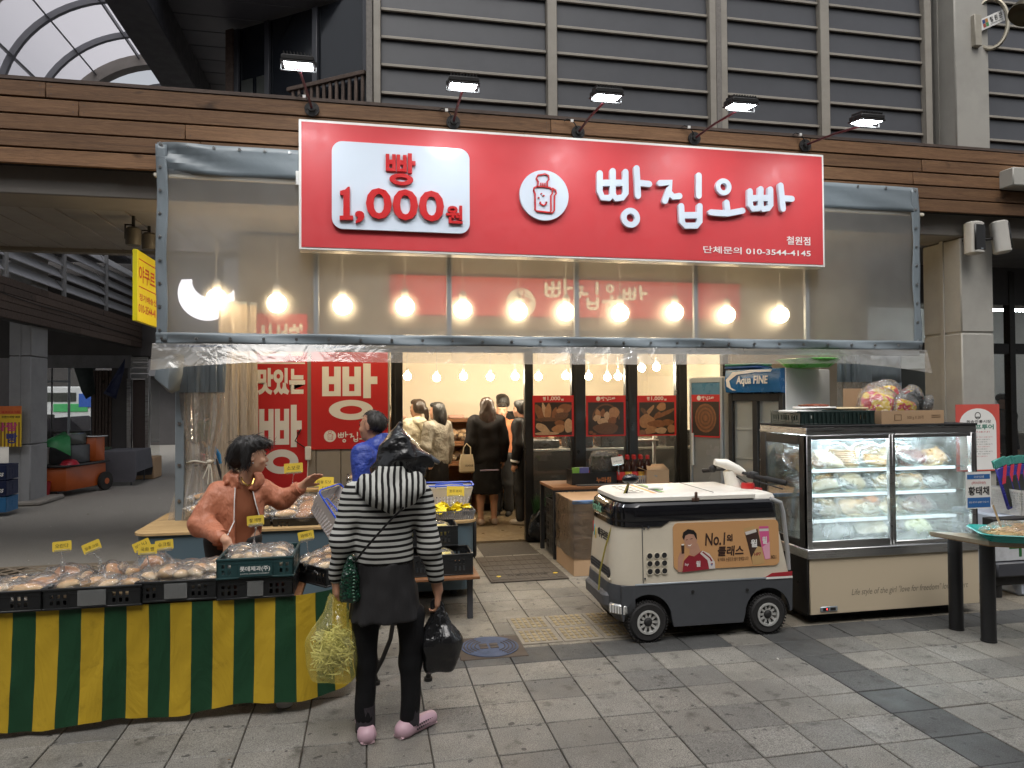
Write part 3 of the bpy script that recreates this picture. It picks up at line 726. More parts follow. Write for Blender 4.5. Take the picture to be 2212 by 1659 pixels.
vault('barrel vault of milky panes on grey ribs above the side lane', VX, VZ, VR, [8.6, 9.8, 10.9, 12.1, 13.2, 14.1], 7, (10.9, 14.1), m_roof)
MB().box((-5.75, 8.5, 5.7), (-5.55, 24, 6.2), 0, .01).build('beam', m_steel_dark, kind='structure', label='dark beam carrying the left side of the glass vault')
m_roof2 = M('smoky_pane', (.20, .20, .215), .5, var=.1)
vault('lower grey vault seen through the end of the milky vault', VX+.15, VZ-.1, VR*.86, [14.4, 16, 18], 6, (18,), m_roof2)
# ================================================================ unseen roof and opposite row, added to hold back front sky light
ar = tag(MB().box((-26, -8, 8.6), (26, -2.8, 8.9)).build('arcade_roof', m_darkpanel, kind='structure'), 'dark roof over the far half of the market lane')
opp = thing('opposite_market_row', 'market row across the lane behind the viewer', 'building', (0, -7.5, 0))
MB().box((-26, -7.8, 0), (26, -7.5, 8.6)).build('wall', M('opposite_wall', (.14, .13, .12), .8), opp, world=True)
MB().box((-26, -7.5, 3.5), (26, -6.6, 4.2)).build('fascia', m_plank_dark, opp, world=True)
for k in range(12): MB().box((-24+k*4.2, -7.49, .05), (-20.6+k*4.2, -7.44, 3.2), 0, .02).build('shutter', m_greywall, opp, world=True)
# ================================================================ THE RED SIGN
SY = 6.07
def sp(x, y): p = P(x, y, SY); return p.x, p.z
sx0, sz1 = sp(645, 256); sx1, sz0 = sp(1783, 577)
sign = thing('shop_sign', 'wide red shop sign with raised white lettering and a price panel', 'sign', ((sx0+sx1)/2, SY+.07, sz0))
MB().box((sx0, SY+.004, sz0), (sx1, SY+.14, sz1), 0, .004).build('box', m_white, sign, world=True)
MB().box((sx0+.022, SY, sz0+.022), (sx1-.022, SY+.006, sz1-.022)).build('red_face', m_red, sign, world=True)
FS = face_frame((0, SY-.0005, 0))
def rrect(x0, y0, x1, y1, r, n=6):
 o = []
 for cx, cy_, a in ((x1-r, y1-r, 0), (x0+r, y1-r, 90), (x0+r, y0+r, 180), (x1-r, y0+r, 270)):
  o += [(cx+r*math.cos(R(a+90*k/n)), cy_+r*math.sin(R(a+90*k/n))) for k in range(n+1)]
 return o
px0, pz1 = sp(717, 306); px1, pz0 = sp(1014, 512); _, pz0b = sp(718, 487); pz0 = (pz0+pz0b)/2-.005
mb = MB(); mb.prism(rrect(px0, pz0, px1, pz1, .09, 8), 0, .028, 0, FS); mb.build('price_panel', m_signwhite, sign, world=True)
FS2 = face_frame((0, SY-.029, 0)); mb = MB()
a = sp(833, 335); b = sp(897, 405); ppang(mb, (a[0], b[1]), (b[0], a[1]), FS2, 0, .022)
def stext(mb, s_, x0, y0, x1, y1, Mx, depth, bold): a = sp(x0, y0); b = sp(x1, y1); text_into(mb, s_, (a[0], b[1]), (b[0], a[1]), Mx, 0, depth, bold)
q1 = lambda x, y: sp(734+x, 407+y)
mb.prism([q1(*p) for p in [(0, 71), (0, 62), (8, 62), (8, 18), (1, 18), (1, 9), (12, 6), (18, 0), (22, 0), (22, 62), (29, 62), (29, 71)]][::-1], 0, .022, 0, FS2)
stext(mb, ',000', 767, 407, 958, 493, FS2, .022, .022); stext(mb, '원', 962, 446, 998, 486, FS2, .022, .03)
mb.build('price_lettering', m_letterred, sign, world=True, angle=30)
c = sp(1174, 424); rb = .222
mb = MB(); mb.prism([(c[0]+rb*math.cos(2*math.pi*k/48), c[1]+rb*math.sin(2*math.pi*k/48)) for k in range(48)], 0, .03, 0, FS); mb.build('badge', m_signwhite, sign, world=True)
mb = MB(); bread_logo(mb, (c[0]-.012, c[1]-.01), rb*.92, FS, .03, .012); mb.build('bread_logo', m_letterred, sign, world=True, angle=30)
a = sp(1287, 496); b = sp(1713, 496)
mb = MB(); shop_lettering(mb, a, b[0]-a[0], FS, .035); mb.build('name_lettering', m_signwhite, sign, world=True, angle=30)
mb = MB(); stext(mb, '철원점', 1699, 510, 1750, 530, FS, .003, .008); stext(mb, '단체문의 010-3544-4145', 1519, 531, 1751, 555, FS, .003, .008)
mb.build('contact_lettering', m_letterwhite, sign, world=True)
mb = MB(); q = sp(643, 377); mb.box((q[0]-.025, SY+.09, q[1]-.06), (q[0]+.03, SY+.1, q[1]+.06), 0, .008); mb.build('bracket', m_white, sign, world=True)
# ---------------------------------------------------------------- five floodlights
lampdef = [((674, 237), (645, 138), 'on the dark glazed bay side'), ((979, 265), (1000, 183), ''), ((1248, 287), (1310, 207), ''), ((1499, 300), (1600, 227), ''), ((1738, 315), (1872, 261), '')]
llab = ['floodlight on a thin arm above the left end of the red sign', 'floodlight on a thin arm above the right edge of the white price panel', 'floodlight on a thin arm above the first white letter of the red sign',
  'floodlight on a thin arm above the last white letters of the red sign', 'floodlight on a thin arm leaning right past the right end of the red sign']
for k, (bpx, hpx, _) in enumerate(lampdef):
 bpt = P(*bpx, 6.27); bpt.z = min(bpt.z, 4.16); hpt = P(*hpx, 5.35)
 t = thing('floodlight', llab[k], 'floodlight', bpt, 0, 'floodlights above the red sign')
 b = MB(); b.cyl((0, -.055, 0), .03, .04, 16, 0, 'Y'); b.cyl((0, -.018, 0), .062, .018, 20, 0, 'Y')
 for a in range(6): b.cyl((.045*math.cos(a*1.047), -.024, .045*math.sin(a*1.047)), .006, .008, 6, 0, 'Y')
 b.build('wall_rose', m_blackmat, t)
 d = hpt-bpt; MB().tube([(0, -.04, 0), d*.5+Vector((0, 0, .0)), d-Vector((0, 0, .03))], .011, 8).build('arm', M('maroon_arm', (.07, .012, .018), .45), t)
 b = MB(); dirc = Vector((0, .14, -1)).normalized(); side = Vector((1, 0, 0)); up_ = side.cross(dirc); Mh = Matrix((side, up_, dirc)).transposed().to_4x4(); Mh.translation = d
 b.box((-.115, -.085, -.04), (.115, .085, 0), 0, .008, Mh)
 for f in range(9): b.box((-.10+f*.024, -.07, -.062), (-.094+f*.024, .07, -.04), 0, 0, Mh)
 b.box((-.12, -.09, 0), (.12, .09, .012), 0, .004, Mh); b.tube([Mh @ Vector((-.125, 0, -.02)), Mh @ Vector((-.125, 0, .05)), Mh @ Vector((.125, 0, .05)), Mh @ Vector((.125, 0, -.02))], .006, 6)
 hd = b.build('head', m_blackmat, t)
 MB().box((-.098, -.068, .0125), (.098, .068, .015), 0, 0, Mh).build('lens', m_led, hd)
 w = MB(); w.tube([(0, -.02, .03), (-.05, -.03, .09), (-.10, -.01, .12), (-.13, .0, .10)], .005, 6); w.box((-.075, -.035, .085), (-.05, -.02, .11), 1); w.build('cable', [m_blackmat, m_white], t)
# ================================================================ AWNING SCREEN
AY = 6.2
aw = thing('vinyl_awning_screen', 'clear vinyl screen with grey tarpaulin border hung under the red sign', 'awning', (1.9, AY, 2.1))
ax0, az1 = -1.69, 3.75; ax1, az0 = 5.46, 2.135
def fold(u, v): return .012*math.sin(u*23+v*3)+.008*math.sin(u*61+v*9)
b = MB()
b.sheet(lambda u, v: (ax0+(ax1-ax0)*u, AY-.004+fold(u, v)*.5+.02*math.exp(-((u-.0)*14)**2)*math.sin(v*9+u*80), az1-.25+.25*v), 90, 6); b.build('top_band', m_tarp, aw, world=True, solid=.003)
for name, x0 in (('side_band', ax0), ('side_band', ax1-.085)):
 b = MB(); b.sheet(lambda u, v: (x0+.085*u+.006*math.sin(v*11), AY-.012+.006*math.sin(v*17+u*3), az0-.02+(az1-az0)*v), 3, 40); b.build(name, m_tarp, aw, world=True, solid=.003)
b = MB(); b.sheet(lambda u, v: (ax0+(ax1-ax0)*u, AY-.02+.012*math.sin(v*3+u*40)+.005*math.sin(u*170), az0-.035+.095*v), 120, 4); b.build('bottom_band', m_tarp, aw, world=True, solid=.003)
b = MB(); b.sheet(lambda u, v: (ax0+.05+(ax1-ax0-.1)*u, AY+.004+.010*math.sin(u*19+2*v)*math.sin(v*3.1), az0+.04+(az1-.25-az0)*v), 60, 12); b.build('clear_panel', m_vinyl, aw, world=True)
MB().box((ax0-.03, AY+.02, 3.475), (ax1+.09, AY+.05, 3.505), 0, .004).build('batten', M('pale_batten', (.62, .58, .48), .6), aw, world=True)
MB().box((ax0, AY+.012, az0-.085), (ax1, AY+.06, az0-.02), 0, .004).build('rail', m_alu, aw, world=True)
MB().box((ax0+.02, AY+.006, az0-.055), (-.03, AY+.011, az0-.02)).build('blue_strip', M('blue_tape', (.03, .13, .36), .4), aw, world=True)
for xp in (683, 970, 1245, 1502, 1742):
 p = P(xp, 640, AY+.05); MB().box((p.x-.022, AY+.03, az0-.05), (p.x+.022, AY+.07, 3.5), 0, .004).build('upright', m_alu, aw, world=True)
b = MB()
def hem(u, v):
 droop = .065+.02*math.sin(u*3.1)+.05*(1-min(1, u*5))**2+.06*max(0, (u-.86)/.14)**1.5
 sl = .05*math.exp(-(u*7)**2)
 return (ax0-.02+(ax1-ax0+.06)*u, AY-.035-.05*v-.02*math.sin(u*14)*v, az0-.03+.0*u-(droop)*v*(1.9))
b.sheet(hem, 90, 4); b.build('loose_hem', m_curtain, aw, world=True)
bo = MB(); MBl = []
for k in range(9): MBl.append((ax0+.03, AY-.018, az0+.08+k*.19)); MBl.append((ax1-.045, AY-.018, az0+.06+k*.19))
for k in range(28): MBl.append((ax0+.05+k*.262, AY-.036, az0+.012))
for k in range(9): MBl.append((ax0+.04+k*.2 if k < 6 else ax1-.06-(k-6)*.32, AY-.012, az1-.025))
for q in MBl: bo.cyl((q[0], q[1]-.006, q[2]), .013, .008, 10, 0, 'Y'); bo.cyl((q[0], q[1]-.009, q[2]), .006, .004, 8, 0, 'Y')
tag(bo.build('screw', m_steel, aw, world=True), kind='stuff')
# gathered curtains at both ends and the posts
def bundle(name, label, cx, cy_, z0, z1, r, ztie, seed, mat, skirt, top_cut=None, flare=.28):
 rn = random.Random(seed); b = MB(); n = 88; ph = [rn.uniform(0, 6.28) for _ in range(6)]
 def rad(a, z):
  tie = 1-.42*math.exp(-((z-ztie)/.28)**2)+flare*max(0, (ztie-z)/ztie)
  f = 1+.16*math.sin(9*a+ph[0]+z*.8)+.12*math.sin(16*a+ph[1]-z*1.3)+.07*math.sin(27*a+ph[2]+z*2)
  return r*tie*f
 def ring(z, z_top): return [(cx+rad(2*math.pi*k/n, z)*math.cos(2*math.pi*k/n)*1.0, cy_+rad(2*math.pi*k/n, z)*.55*math.sin(2*math.pi*k/n), z) for k in range(n)]
 t = thing(name, label, 'curtain', (cx, cy_, z0))
 zs = np.linspace(z0, z1-skirt, 26); b.loft([ring(z, z1) for z in zs], 0, False); b.build('clear_curtain', mat, t, world=True)
 b = MB(); zs = np.linspace(z1-skirt-.01, z1, 10); b.loft([[(cx+(p[0]-cx)*1.03, cy_+(p[1]-cy_)*1.05, p[2]) for p in ring(z, z1)] for z in zs], 0, False); b.build('tarpaulin_top', m_tarp, t, world=True)
 b = MB(); b.tube([(cx+r*.62*math.cos(2*math.pi*k/20), cy_+r*.40*math.sin(2*math.pi*k/20), ztie+.01*math.sin(k)) for k in range(21)], .008, 6)
 b.ell((cx+r*.5, cy_-r*.3, ztie), (.025, .02, .02), 8, 6)
 for q in range(3): b.tube([(cx+r*.5, cy_-r*.3, ztie), (cx+r*.5+.02*(q-1), cy_-r*.42, ztie-.07), (cx+r*.45+.04*(q-1), cy_-r*.4, ztie-.14-.05*q)], .005, 5)
 b.build('cord', M('cotton_cord', (.52, .48, .40), .9), t, world=True); return t
tc = G(385, 1240)
bundle('gathered_curtain', 'clear vinyl curtain tied with cord beside the left grey post', -1.42, 6.5, .02, 2.08, .175, 1.12, 3, m_curtain, .36)
post = MB(); post.box((-1.60, 6.42, 0), (-1.53, 6.48, 2.15), 0, .005)
for z in (.55, .8, 1.1, 1.45): post.cyl((-1.565, 6.408, z), .014, .012, 10, 1, 'Y')
post.build('post', [m_tarp, m_steel], world=False, label='thin dark grey post against the left tied curtain', cat='post')
flap = MB(); flap.loft([[(-1.70, 6.30, 1.99), (-1.60, 6.26, 2.03), (-1.50, 6.3, 2.02)], [(-1.72, 6.27, 1.83), (-1.6, 6.2, 1.74), (-1.5, 6.25, 1.86)], [(-1.62, 6.28, 1.72), (-1.58, 6.24, 1.70), (-1.53, 6.27, 1.73)]], closed=False, caps=False)
flap.build('tarpaulin_flap', m_tarp, bpy.data.objects['gathered_curtain'], world=True, solid=.004)
p_ = P(514, 880, 7.35)
bundle('rolled_curtain', 'pale rolled vinyl curtain hanging left of the narrow red banner', p_.x, 7.35, .05, 2.6, .155, .2, 9, M('milky_vinyl', (.50, .42, .33), .28, var=.2, vs=3, stretch=(6, 6, .4), Transmission_Weight=.15), .02, flare=.05)
bundle('gathered_curtain', 'clear vinyl curtain gathered behind the white side of the drinks fridge', 4.92, 6.5, .4, 2.1, .15, 1.0, 5, m_curtain, .30, flare=.1)
b = MB(); b.sheet(lambda u, v: (5.0+.44*u, 6.46+.02*math.sin(u*12), 1.78+.30*v), 12, 3); b.sheet(lambda u, v: (5.36+.1*u, 6.46+.01*math.sin(v*8), .6+1.2*v), 2, 8)
b.build('tarpaulin_edge', m_tarp, bpy.data.objects['gathered_curtain.001'], world=True, solid=.003)
b = MB(); b.sheet(lambda u, v: (5.0+.37*u, 6.47+.02*math.sin(u*9), .7+1.08*v), 10, 6); b.build('clear_sheet', m_vinyl, bpy.data.objects['gathered_curtain.001'], world=True)
# ---------------------------------------------------------------- string of bulbs behind the screen
blab = ['leftmost, before the lit crescent sign', 'second from the left, above the narrow banner', 'third from left, past the first upright', 'fourth from the left, below the price panel', 'fifth from the left, right of the second upright',
  'middle one below the bread badge', 'seventh from the left, touching the third upright', 'eighth from the left, right of the third upright', 'fourth from the right end of the row', 'third from the right end, past the fourth upright', 'at the right end near the last upright']
blab[8] = 'third from the right end of the row'; blab[9] = 'next to last of the row'
bproto = None
def make_bulb(label, loc, cord, mat, r, group, name='pendant_bulb'):
 t = thing(name, label, 'light bulb', loc, 0, group)
 MB().lathe([(r*.3, r*.95), (r*.62, r*.8), (r*.93, r*.42), (r, 0), (r*.93, -r*.42), (r*.68, -r*.76), (r*.36, -r*.95), (.002, -r)], 20).build('globe', mat, t)
 MB().lathe([(r*.36, r*.85), (r*.4, r*1.0), (r*.4, r*1.7), (r*.30, r*1.95), (.008, r*2.1)], 14).build('holder', m_white, t)
 rn = random.Random(label); pts = [(rn.uniform(-1, 1)*.006, rn.uniform(-1, 1)*.006, r*2.0+cord*k/10) for k in range(11)]
 b = MB(); b.tube(pts, .0045, 6)
 zc = r*2+cord*.45
 b.tube([(0, 0, zc-.05), (.013, 0, zc-.02), (.012, .004, zc+.03), (-.004, 0, zc+.06), (-.014, 0, zc+.02), (0, 0, zc-.05)], .004, 5)
 b.build('cord', M('white_flex', (.62, .60, .55), .5), t); return t
for k, (x, y) in enumerate([(468, 645), (598, 655), (740, 660), (875, 662), (1000, 668), (1120, 672), (1223, 674), (1340, 676), (1458, 674), (1570, 680), (1686, 680)]):
 p = P(x, y, 6.95); make_bulb('glowing bulb behind the vinyl screen, '+blab[k], p, 3.38-p.z-.15, m_bulb, .088, 'bulbs behind the vinyl screen')  # globes oversized so their shape takes in the glare round each bulb
# ================================================================ BREAD SHOP
shop = thing('bread_shop', 'bread shop with black framed glass front and cream lit interior', 'shop', (2, 8, 0))
FY = 8.0
def sbox(name, lo, hi, mat, bev=0, **kw): return MB().box(lo, hi, 0, bev).build(name, mat, shop, world=True, **kw)
sbox('back_wall', (-1.2, 10.9, 0), (7.2, 11.0, 3.3), m_cream); sbox('side_wall', (-1.2, 8.06, 0), (-1.1, 10.9, 3.3), m_cream); sbox('side_wall', (4.45, 8.3, 0), (4.55, 10.9, 3.3), m_cream)
sbox('ceiling', (-1.2, 8.06, 3.1), (7.2, 11.0, 3.2), m_cream)
sbox('front_wall', (-1.32, 7.72, 0), (.22, 8.06, 2.30), m_greywall, .01); sbox('front_wall', (-1.32, 7.72, 2.303), (.22, 8.06, 3.36), M('dim_upper_wall', (.12, .105, .09), .7, dirt=.3), .01)  # upper half coloured darker to stand in for the dimness behind the screen
for k in range(6): sbox('cladding_board', (-1.30+k*.253, 7.70, .02), (-1.055+k*.253, 7.72, 2.3), m_greywall, .004)
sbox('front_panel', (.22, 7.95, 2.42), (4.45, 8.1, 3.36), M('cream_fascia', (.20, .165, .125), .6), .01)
sbox('front_panel', (4.3, 7.9, 0), (5.495, 8.1, 3.36), M('beige_wall', (.34, .29, .23), .7, dirt=.2), .01)
fr = [(845, 870, -.06), (1133, 1151, 0), (1234, 1264, 0), (1350, 1376, 0), (1459, 1483, 0), (1560, 1572, 0)]
fx = []
for a, b_, dz in fr:
 x0, x1 = P(a, 900, FY).x, P(b_, 900, FY).x; fx.append((x0, x1)); sbox('mullion', (x0, FY-.03, .012), (x1, FY+.05, 2.42), m_black, .004)
 if x1-x0 > .12: sbox('mullion', (x0+.03, FY-.045, .012), (x0+.05, FY-.03, 2.4), m_blackmat, .002)
sbox('head_frame', (.22, FY-.035, 2.36), (4.4, FY+.05, 2.44), m_black, .004)
for (a0, a1), (b0, b1) in zip(fx[1:-1], fx[2:]):
 sbox('sill', (a1+.001, FY-.02, .012), (b0-.001, FY+.04, .09), m_black, .004)
 o = sbox('pane', (a1, FY+.005, .09), (b0, FY+.011, 2.36), m_glass)
 sbox('paper_strip', (a1+.02, FY+.02, 2.2), (b0-.02, FY+.024, 2.3), m_white)
x0, x1 = fx[0]; sbox('mullion', (x0-.14, FY-.03, .012), (x0-.085, FY+.05, 2.42), m_black, .004); sbox('pane', (x0-.085, FY, .02), (x0, FY+.006, 2.36), m_glass)
mb = MB(); Fq = face_frame((0, FY-.002, 0))
for s_, ya, yb in (('0', 868, 893), ('중', 904, 922), ('010', 926, 941)):
 a = P(843, yb, FY); b_ = P(856, ya, FY); text_into(mb, s_, (x0-.082, a.z), (x0-.004, b_.z), Fq, 0, 0, .01, keep=True)
mb.build('window_lettering', m_letterblack, shop, world=True)
# ledge, shelves and trays against the back wall
zL = P(1000, 903, 10.7).z
sbox('ledge', (-.9, 10.35, zL-.05), (4.4, 10.899, zL), m_shelfwood, .006); sbox('shelf_back', (-.9, 10.6, .3), (4.4, 10.898, zL-.06), m_shelfwood)
for z in (.32, .72, 1.0): sbox('shelf', (-.9, 10.0, z-.03), (4.4, 10.597, z), m_shelfwood, .005)
for x in (-.9, .3, 1.5, 2.7, 3.9): sbox('divider', (x, 10.05, .02), (x+.03, 10.59, .72), m_shelfwood, .004)
sbox('serving_counter', (1.95, 8.55, .012), (4.2, 9.0, .98), M('dark_counter', (.03, .028, .026), .4, var=.3, vs=4), .01); sbox('counter_top', (1.93, 8.53, .981), (4.22, 9.02, 1.01), m_steel, .004)
for k_ in range(5): sbox('counter_appliance', (2.0+k_*.44, 8.6, 1.011), (2.34+k_*.44, 8.9, 1.12+.10*(k_ % 3)), M('black_appliance', (.02, .02, .02), .3), .015)
for x_ in (3.20, 3.50): sbox('rack_post', (x_, 8.4, .012), (x_+.035, 8.435, 1.3), m_white, .002)
for z_ in (.35, .75, 1.1): sbox('rack_shelf', (3.2, 8.32, z_), (3.54, 8.44, z_+.02), m_white, .002)
# second sign over the shop door, seen through the screen
s2 = thing('door_sign', 'second red sign above the shop door seen through the vinyl screen', 'sign', (2, 7.9, 2.6))
p0 = P(765, 596, 7.85); p1 = P(1500, 690, 7.85)
MB().box((p0.x, 7.85, p1.z), (p1.x+.6, 7.94, p0.z+.03), 0, .005).build('board', m_red, s2, world=True)
F2 = face_frame((0, 7.848, 0)); a = P(1176, 692, 7.85); mb = MB(); shop_lettering(mb, (a.x, p1.z+.06), 1.25, F2, .012); mb.build('lettering', m_letterwhite, s2, world=True)
mb = MB(); cc = P(1125, 655, 7.85); mb.prism([(cc.x+.17*math.cos(k*.2618), cc.z+.17*math.sin(k*.2618)) for k in range(24)], 0, .01, 0, F2); bd = mb.build('badge', m_letterwhite, s2, world=True)
mb = MB(); bread_logo(mb, (cc.x, cc.z), .16, F2, .01, .004); mb.build('bread_logo', m_letterred, s2, world=True)
# banners
BY = 7.69
def banner(name, label, x0, y0, x1, y1, fill):
 a = P(x0, y0, BY); b_ = P(x1, y1, BY); t = thing(name, label, 'banner', ((a.x+b_.x)/2, BY, b_.z))
 MB().box((a.x, BY-.004, b_.z), (b_.x, BY+.004, a.z), 0, .001).build('cloth', m_banner_red, t, world=True)
 mb = MB(); fill(mb, face_frame((0, BY-.0055, 0))); mb.build('lettering', m_letterwhite, t, world=True); return t
def bt(mb, s_, x0, y0, x1, y1, Mx, bold=.03): a = P(x0, y1, BY); b_ = P(x1, y0, BY); text_into(mb, s_, (a.x, a.z), (b_.x, b_.z), Mx, 0, 0, bold)
def f1(mb, Mx):
 bt(mb, '신선한', 556, 700, 658, 768, Mx, .05); bt(mb, '맛있는', 556, 795, 659, 853, Mx, .05)
 a = P(553, 786, BY); b_ = P(659, 783, BY); mb.box((a.x, a.z, 0), (b_.x, b_.z, .001), 0, 0, Mx)
 a = P(560, 1025, BY); b_ = P(652, 880, BY); ppang(mb, (a.x, a.z), (b_.x, b_.z), Mx, 0, .001)
banner('banner', 'narrow tall red banner with stacked white lettering beside the rolled curtain', 548, 677, 664, 1060, f1)
def f2(mb, Mx):
 a = P(696, 908, BY); b_ = P(815, 790, BY); ppang(mb, (a.x, a.z), (b_.x, b_.z), Mx, 0, .001)
 c = P(713, 942, BY); mb.prism([(c.x+.062*math.cos(k*.2618), c.z+.062*math.sin(k*.2618)) for k in range(24)], 0, .001, 0, Mx)
 a = P(730, 957, BY); shop_lettering(mb, (a.x, a.z), .40, Mx, .001)
bn = banner('banner', 'wide red banner with one huge white syllable and a small bread logo', 672, 752, 838, 968, f2)
mb = MB(); c = P(713, 942, BY); bread_logo(mb, (c.x, c.z), .056, face_frame((0, BY-.0068, 0)), 0, .0006); mb.build('bread_logo', m_letterred, bn, world=True)
mb = MB(); p = P(668, 960, 7.68); mb.tube([(p.x-.12, 7.68, p.z+.12), (p.x-.08, 7.66, p.z+.16), (p.x-.14, 7.66, p.z+.04), (p.x-.03, 7.66, p.z-.04), (p.x, 7.67, p.z-.06)], .006, 6, 1); mb.box((p.x-.04, 7.64, p.z-.16), (p.x+.02, 7.685, p.z-.02), 0, .006); mb.tube([(p.x-.01, 7.66, p.z-.16), (p.x-.02, 7.66, p.z-.4), (p.x, 7.66, p.z-.6)], .005, 6)
mb.build('socket_box', [m_white, m_blackmat], label='white socket box with cables between the two red banners', cat='socket')
# posters on the glass: framed bread pictures
m_pdark = M('poster_dark', (.035, .022, .016), .4, var=.5, vs=10)
def poster(label, x0, y0, x1, y1, kind, Y, head, Mx=None):
 a = P(x0, y1, Y); b_ = P(x1, y0, Y); w = b_.x-a.x; h = b_.z-a.z
 t = thing('poster', label, 'poster', ((a.x+b_.x)/2, Y, a.z), 0, 'red framed bread posters')
 F0 = face_frame((a.x, Y, a.z)); MB().box((0, 0, 0), (w, h, .003), 0, 0, F0).build('sheet', m_banner_red, t, world=True)
 MB().box((w*.05, h*.035, .0032), (w*.95, h*.835, .0042), 0, 0, F0).build('photo_ground', m_pdark, t, world=True)
 mb = MB()
 if head == 0: text_into(mb, '1,000', (w*.36, h*.87), (w*.67, h*.975), F0 @ Matrix.Translation((0, 0, .0036)), 0, 0, .012); text_into(mb, '원', (w*.69, h*.872), (w*.75, h*.92), F0 @ Matrix.Translation((0, 0, .0036)), 0, 0, .03); ppang(mb, (w*.25, h*.88), (w*.32, h*.965), F0 @ Matrix.Translation((0, 0, .0032)), 0, .0004)
 else:
  mb.prism([(w*.31+w*.055*math.cos(k*.2618), h*.92+w*.055*math.sin(k*.2618)) for k in range(24)], .0032, .0036, 0, F0); shop_lettering(mb, (w*.38, h*.865), w*.36, F0 @ Matrix.Translation((0, 0, .0032)), .0004)
 mb.build('lettering', m_letterwhite, t, world=True)
 rn = random.Random(label); pic = {}
 def blob(cx, cy_, rx, ry, rot, mt, z):
  n = 20; pl = []
  for k in range(n):
   q = 2*math.pi*k/n; f = 1+.06*math.sin(3*q+cx*9)+.04*math.sin(5*q); px_, py_ = rx*f*math.cos(q), ry*f*math.sin(q)
   pl.append((w*(cx+px_*math.cos(rot)-py_*math.sin(rot)), h*(cy_+px_*math.sin(rot)+py_*math.cos(rot))))
  pl = [(min(max(x, w*.052), w*.948), min(max(y, h*.037), h*.833)) for x, y in pl]
  MB().prism(pl, z, z+.0002, 0, F0).build('printed_loaf', mt, t, world=True)
 cr = [M('print_crust', (0.225, 0.090, 0.038), .4, var=.45, vs=28), M('print_loaf', (0.375, 0.188, 0.090), .4, var=.35, vs=34), M('print_flour', (0.495, 0.330, 0.210), .4, var=.35, vs=40), M('print_basket', (0.135, 0.063, 0.030), .4, var=.5, vs=60)]
 if kind == 0:
  for q, (cx, cy_, rx, ry, ro, c_) in enumerate([(.16, .58, .09, .22, .35, 0), (.28, .64, .05, .18, .2, 2), (.37, .6, .08, .2, -.1, 1), (.52, .55, .06, .17, -.25, 0), (.78, .68, .17, .12, .2, 0), (.66, .62, .09, .07, 0, 1), (.70, .5, .17, .09, .15, 3), (.36, .42, .3, .05, 0, 3), (.65, .32, .12, .08, 0, 0), (.62, .19, .16, .10, .2, 1), (.88, .26, .12, .17, 0, 2), (.24, .2, .2, .09, -.6, 2), (.33, .08, .3, .04, 0, 2)]): blob(cx, cy_, rx, ry, ro, cr[c_], .0044+q*.00025)
 elif kind == 1:
  ring = []
  MB().prism(stroke_poly([(w*(.5+.33*math.cos(math.pi*q/19)), h*(.42+.36*math.sin(math.pi*q/19))) for q in range(20)], .010), .0044, .0046, 0, F0).build('printed_handle', cr[3], t, world=True)
  for q, (cx, cy_, rx, ry, ro, c_) in enumerate([(.3, .55, .07, .11, .2, 1), (.42, .57, .06, .1, -.1, 0), (.7, .56, .13, .16, -.3, 1), (.52, .5, .07, .1, 0, 2), (.27, .45, .1, .07, .4, 2), (.42, .36, .14, .08, 0, 2), (.66, .38, .11, .09, .3, 0), (.5, .2, .32, .13, 0, 3), (.5, .12, .24, .07, 0, 3), (.12, .1, .05, .04, 0, 0), (.2, .06, .05, .03, 0, 0)]): blob(cx, cy_, rx, ry, ro, cr[c_], .0052+q*.00025)
 elif kind == 2:
  for q, (cx, cy_, rx, ry, ro, c_) in enumerate([(.3, .6, .2, .05, .9, 1), (.18, .6, .13, .05, -.8, 3), (.62, .72, .12, .1, .4, 1), (.7, .55, .3, .05, .4, 0), (.5, .5, .13, .05, .8, 0), (.24, .36, .2, .17, 0, 1), (.5, .3, .24, .09, 0, 0), (.78, .33, .15, .08, 0, 0), (.34, .14, .17, .09, .2, 1), (.6, .13, .15, .08, 0, 2), (.88, .17, .12, .1, 0, 1), (.12, .09, .09, .06, 0, 0)]): blob(cx, cy_, rx, ry, ro, cr[c_], .0044+q*.00025)
 else:
  for q in range(7): blob(.5, .47, .36-.048*q, .36-.05*q, 0, cr[0] if q % 2 == 0 else cr[3], .0044+q*.00025)
  for q, (cx, cy_, rx, ry, ro, c_) in enumerate([(.78, .75, .16, .06, 0, 2), (.16, .08, .2, .06, .5, 2), (.86, .14, .2, .12, .7, 1)]): blob(cx, cy_, rx, ry, ro, cr[c_], .0064+q*.00025)
 return t
poster('red framed poster of baguettes and a rustic loaf, nearest the shop door', 1151, 854, 1239, 944, 0, 7.96, 0)
poster('red framed poster of a round handled basket full of rolls', 1266, 854, 1351, 943, 1, 7.96, 1)
poster('red framed poster of hands kneading dough on a floury table', 1377, 854, 1460, 942, 2, 7.96, 0)
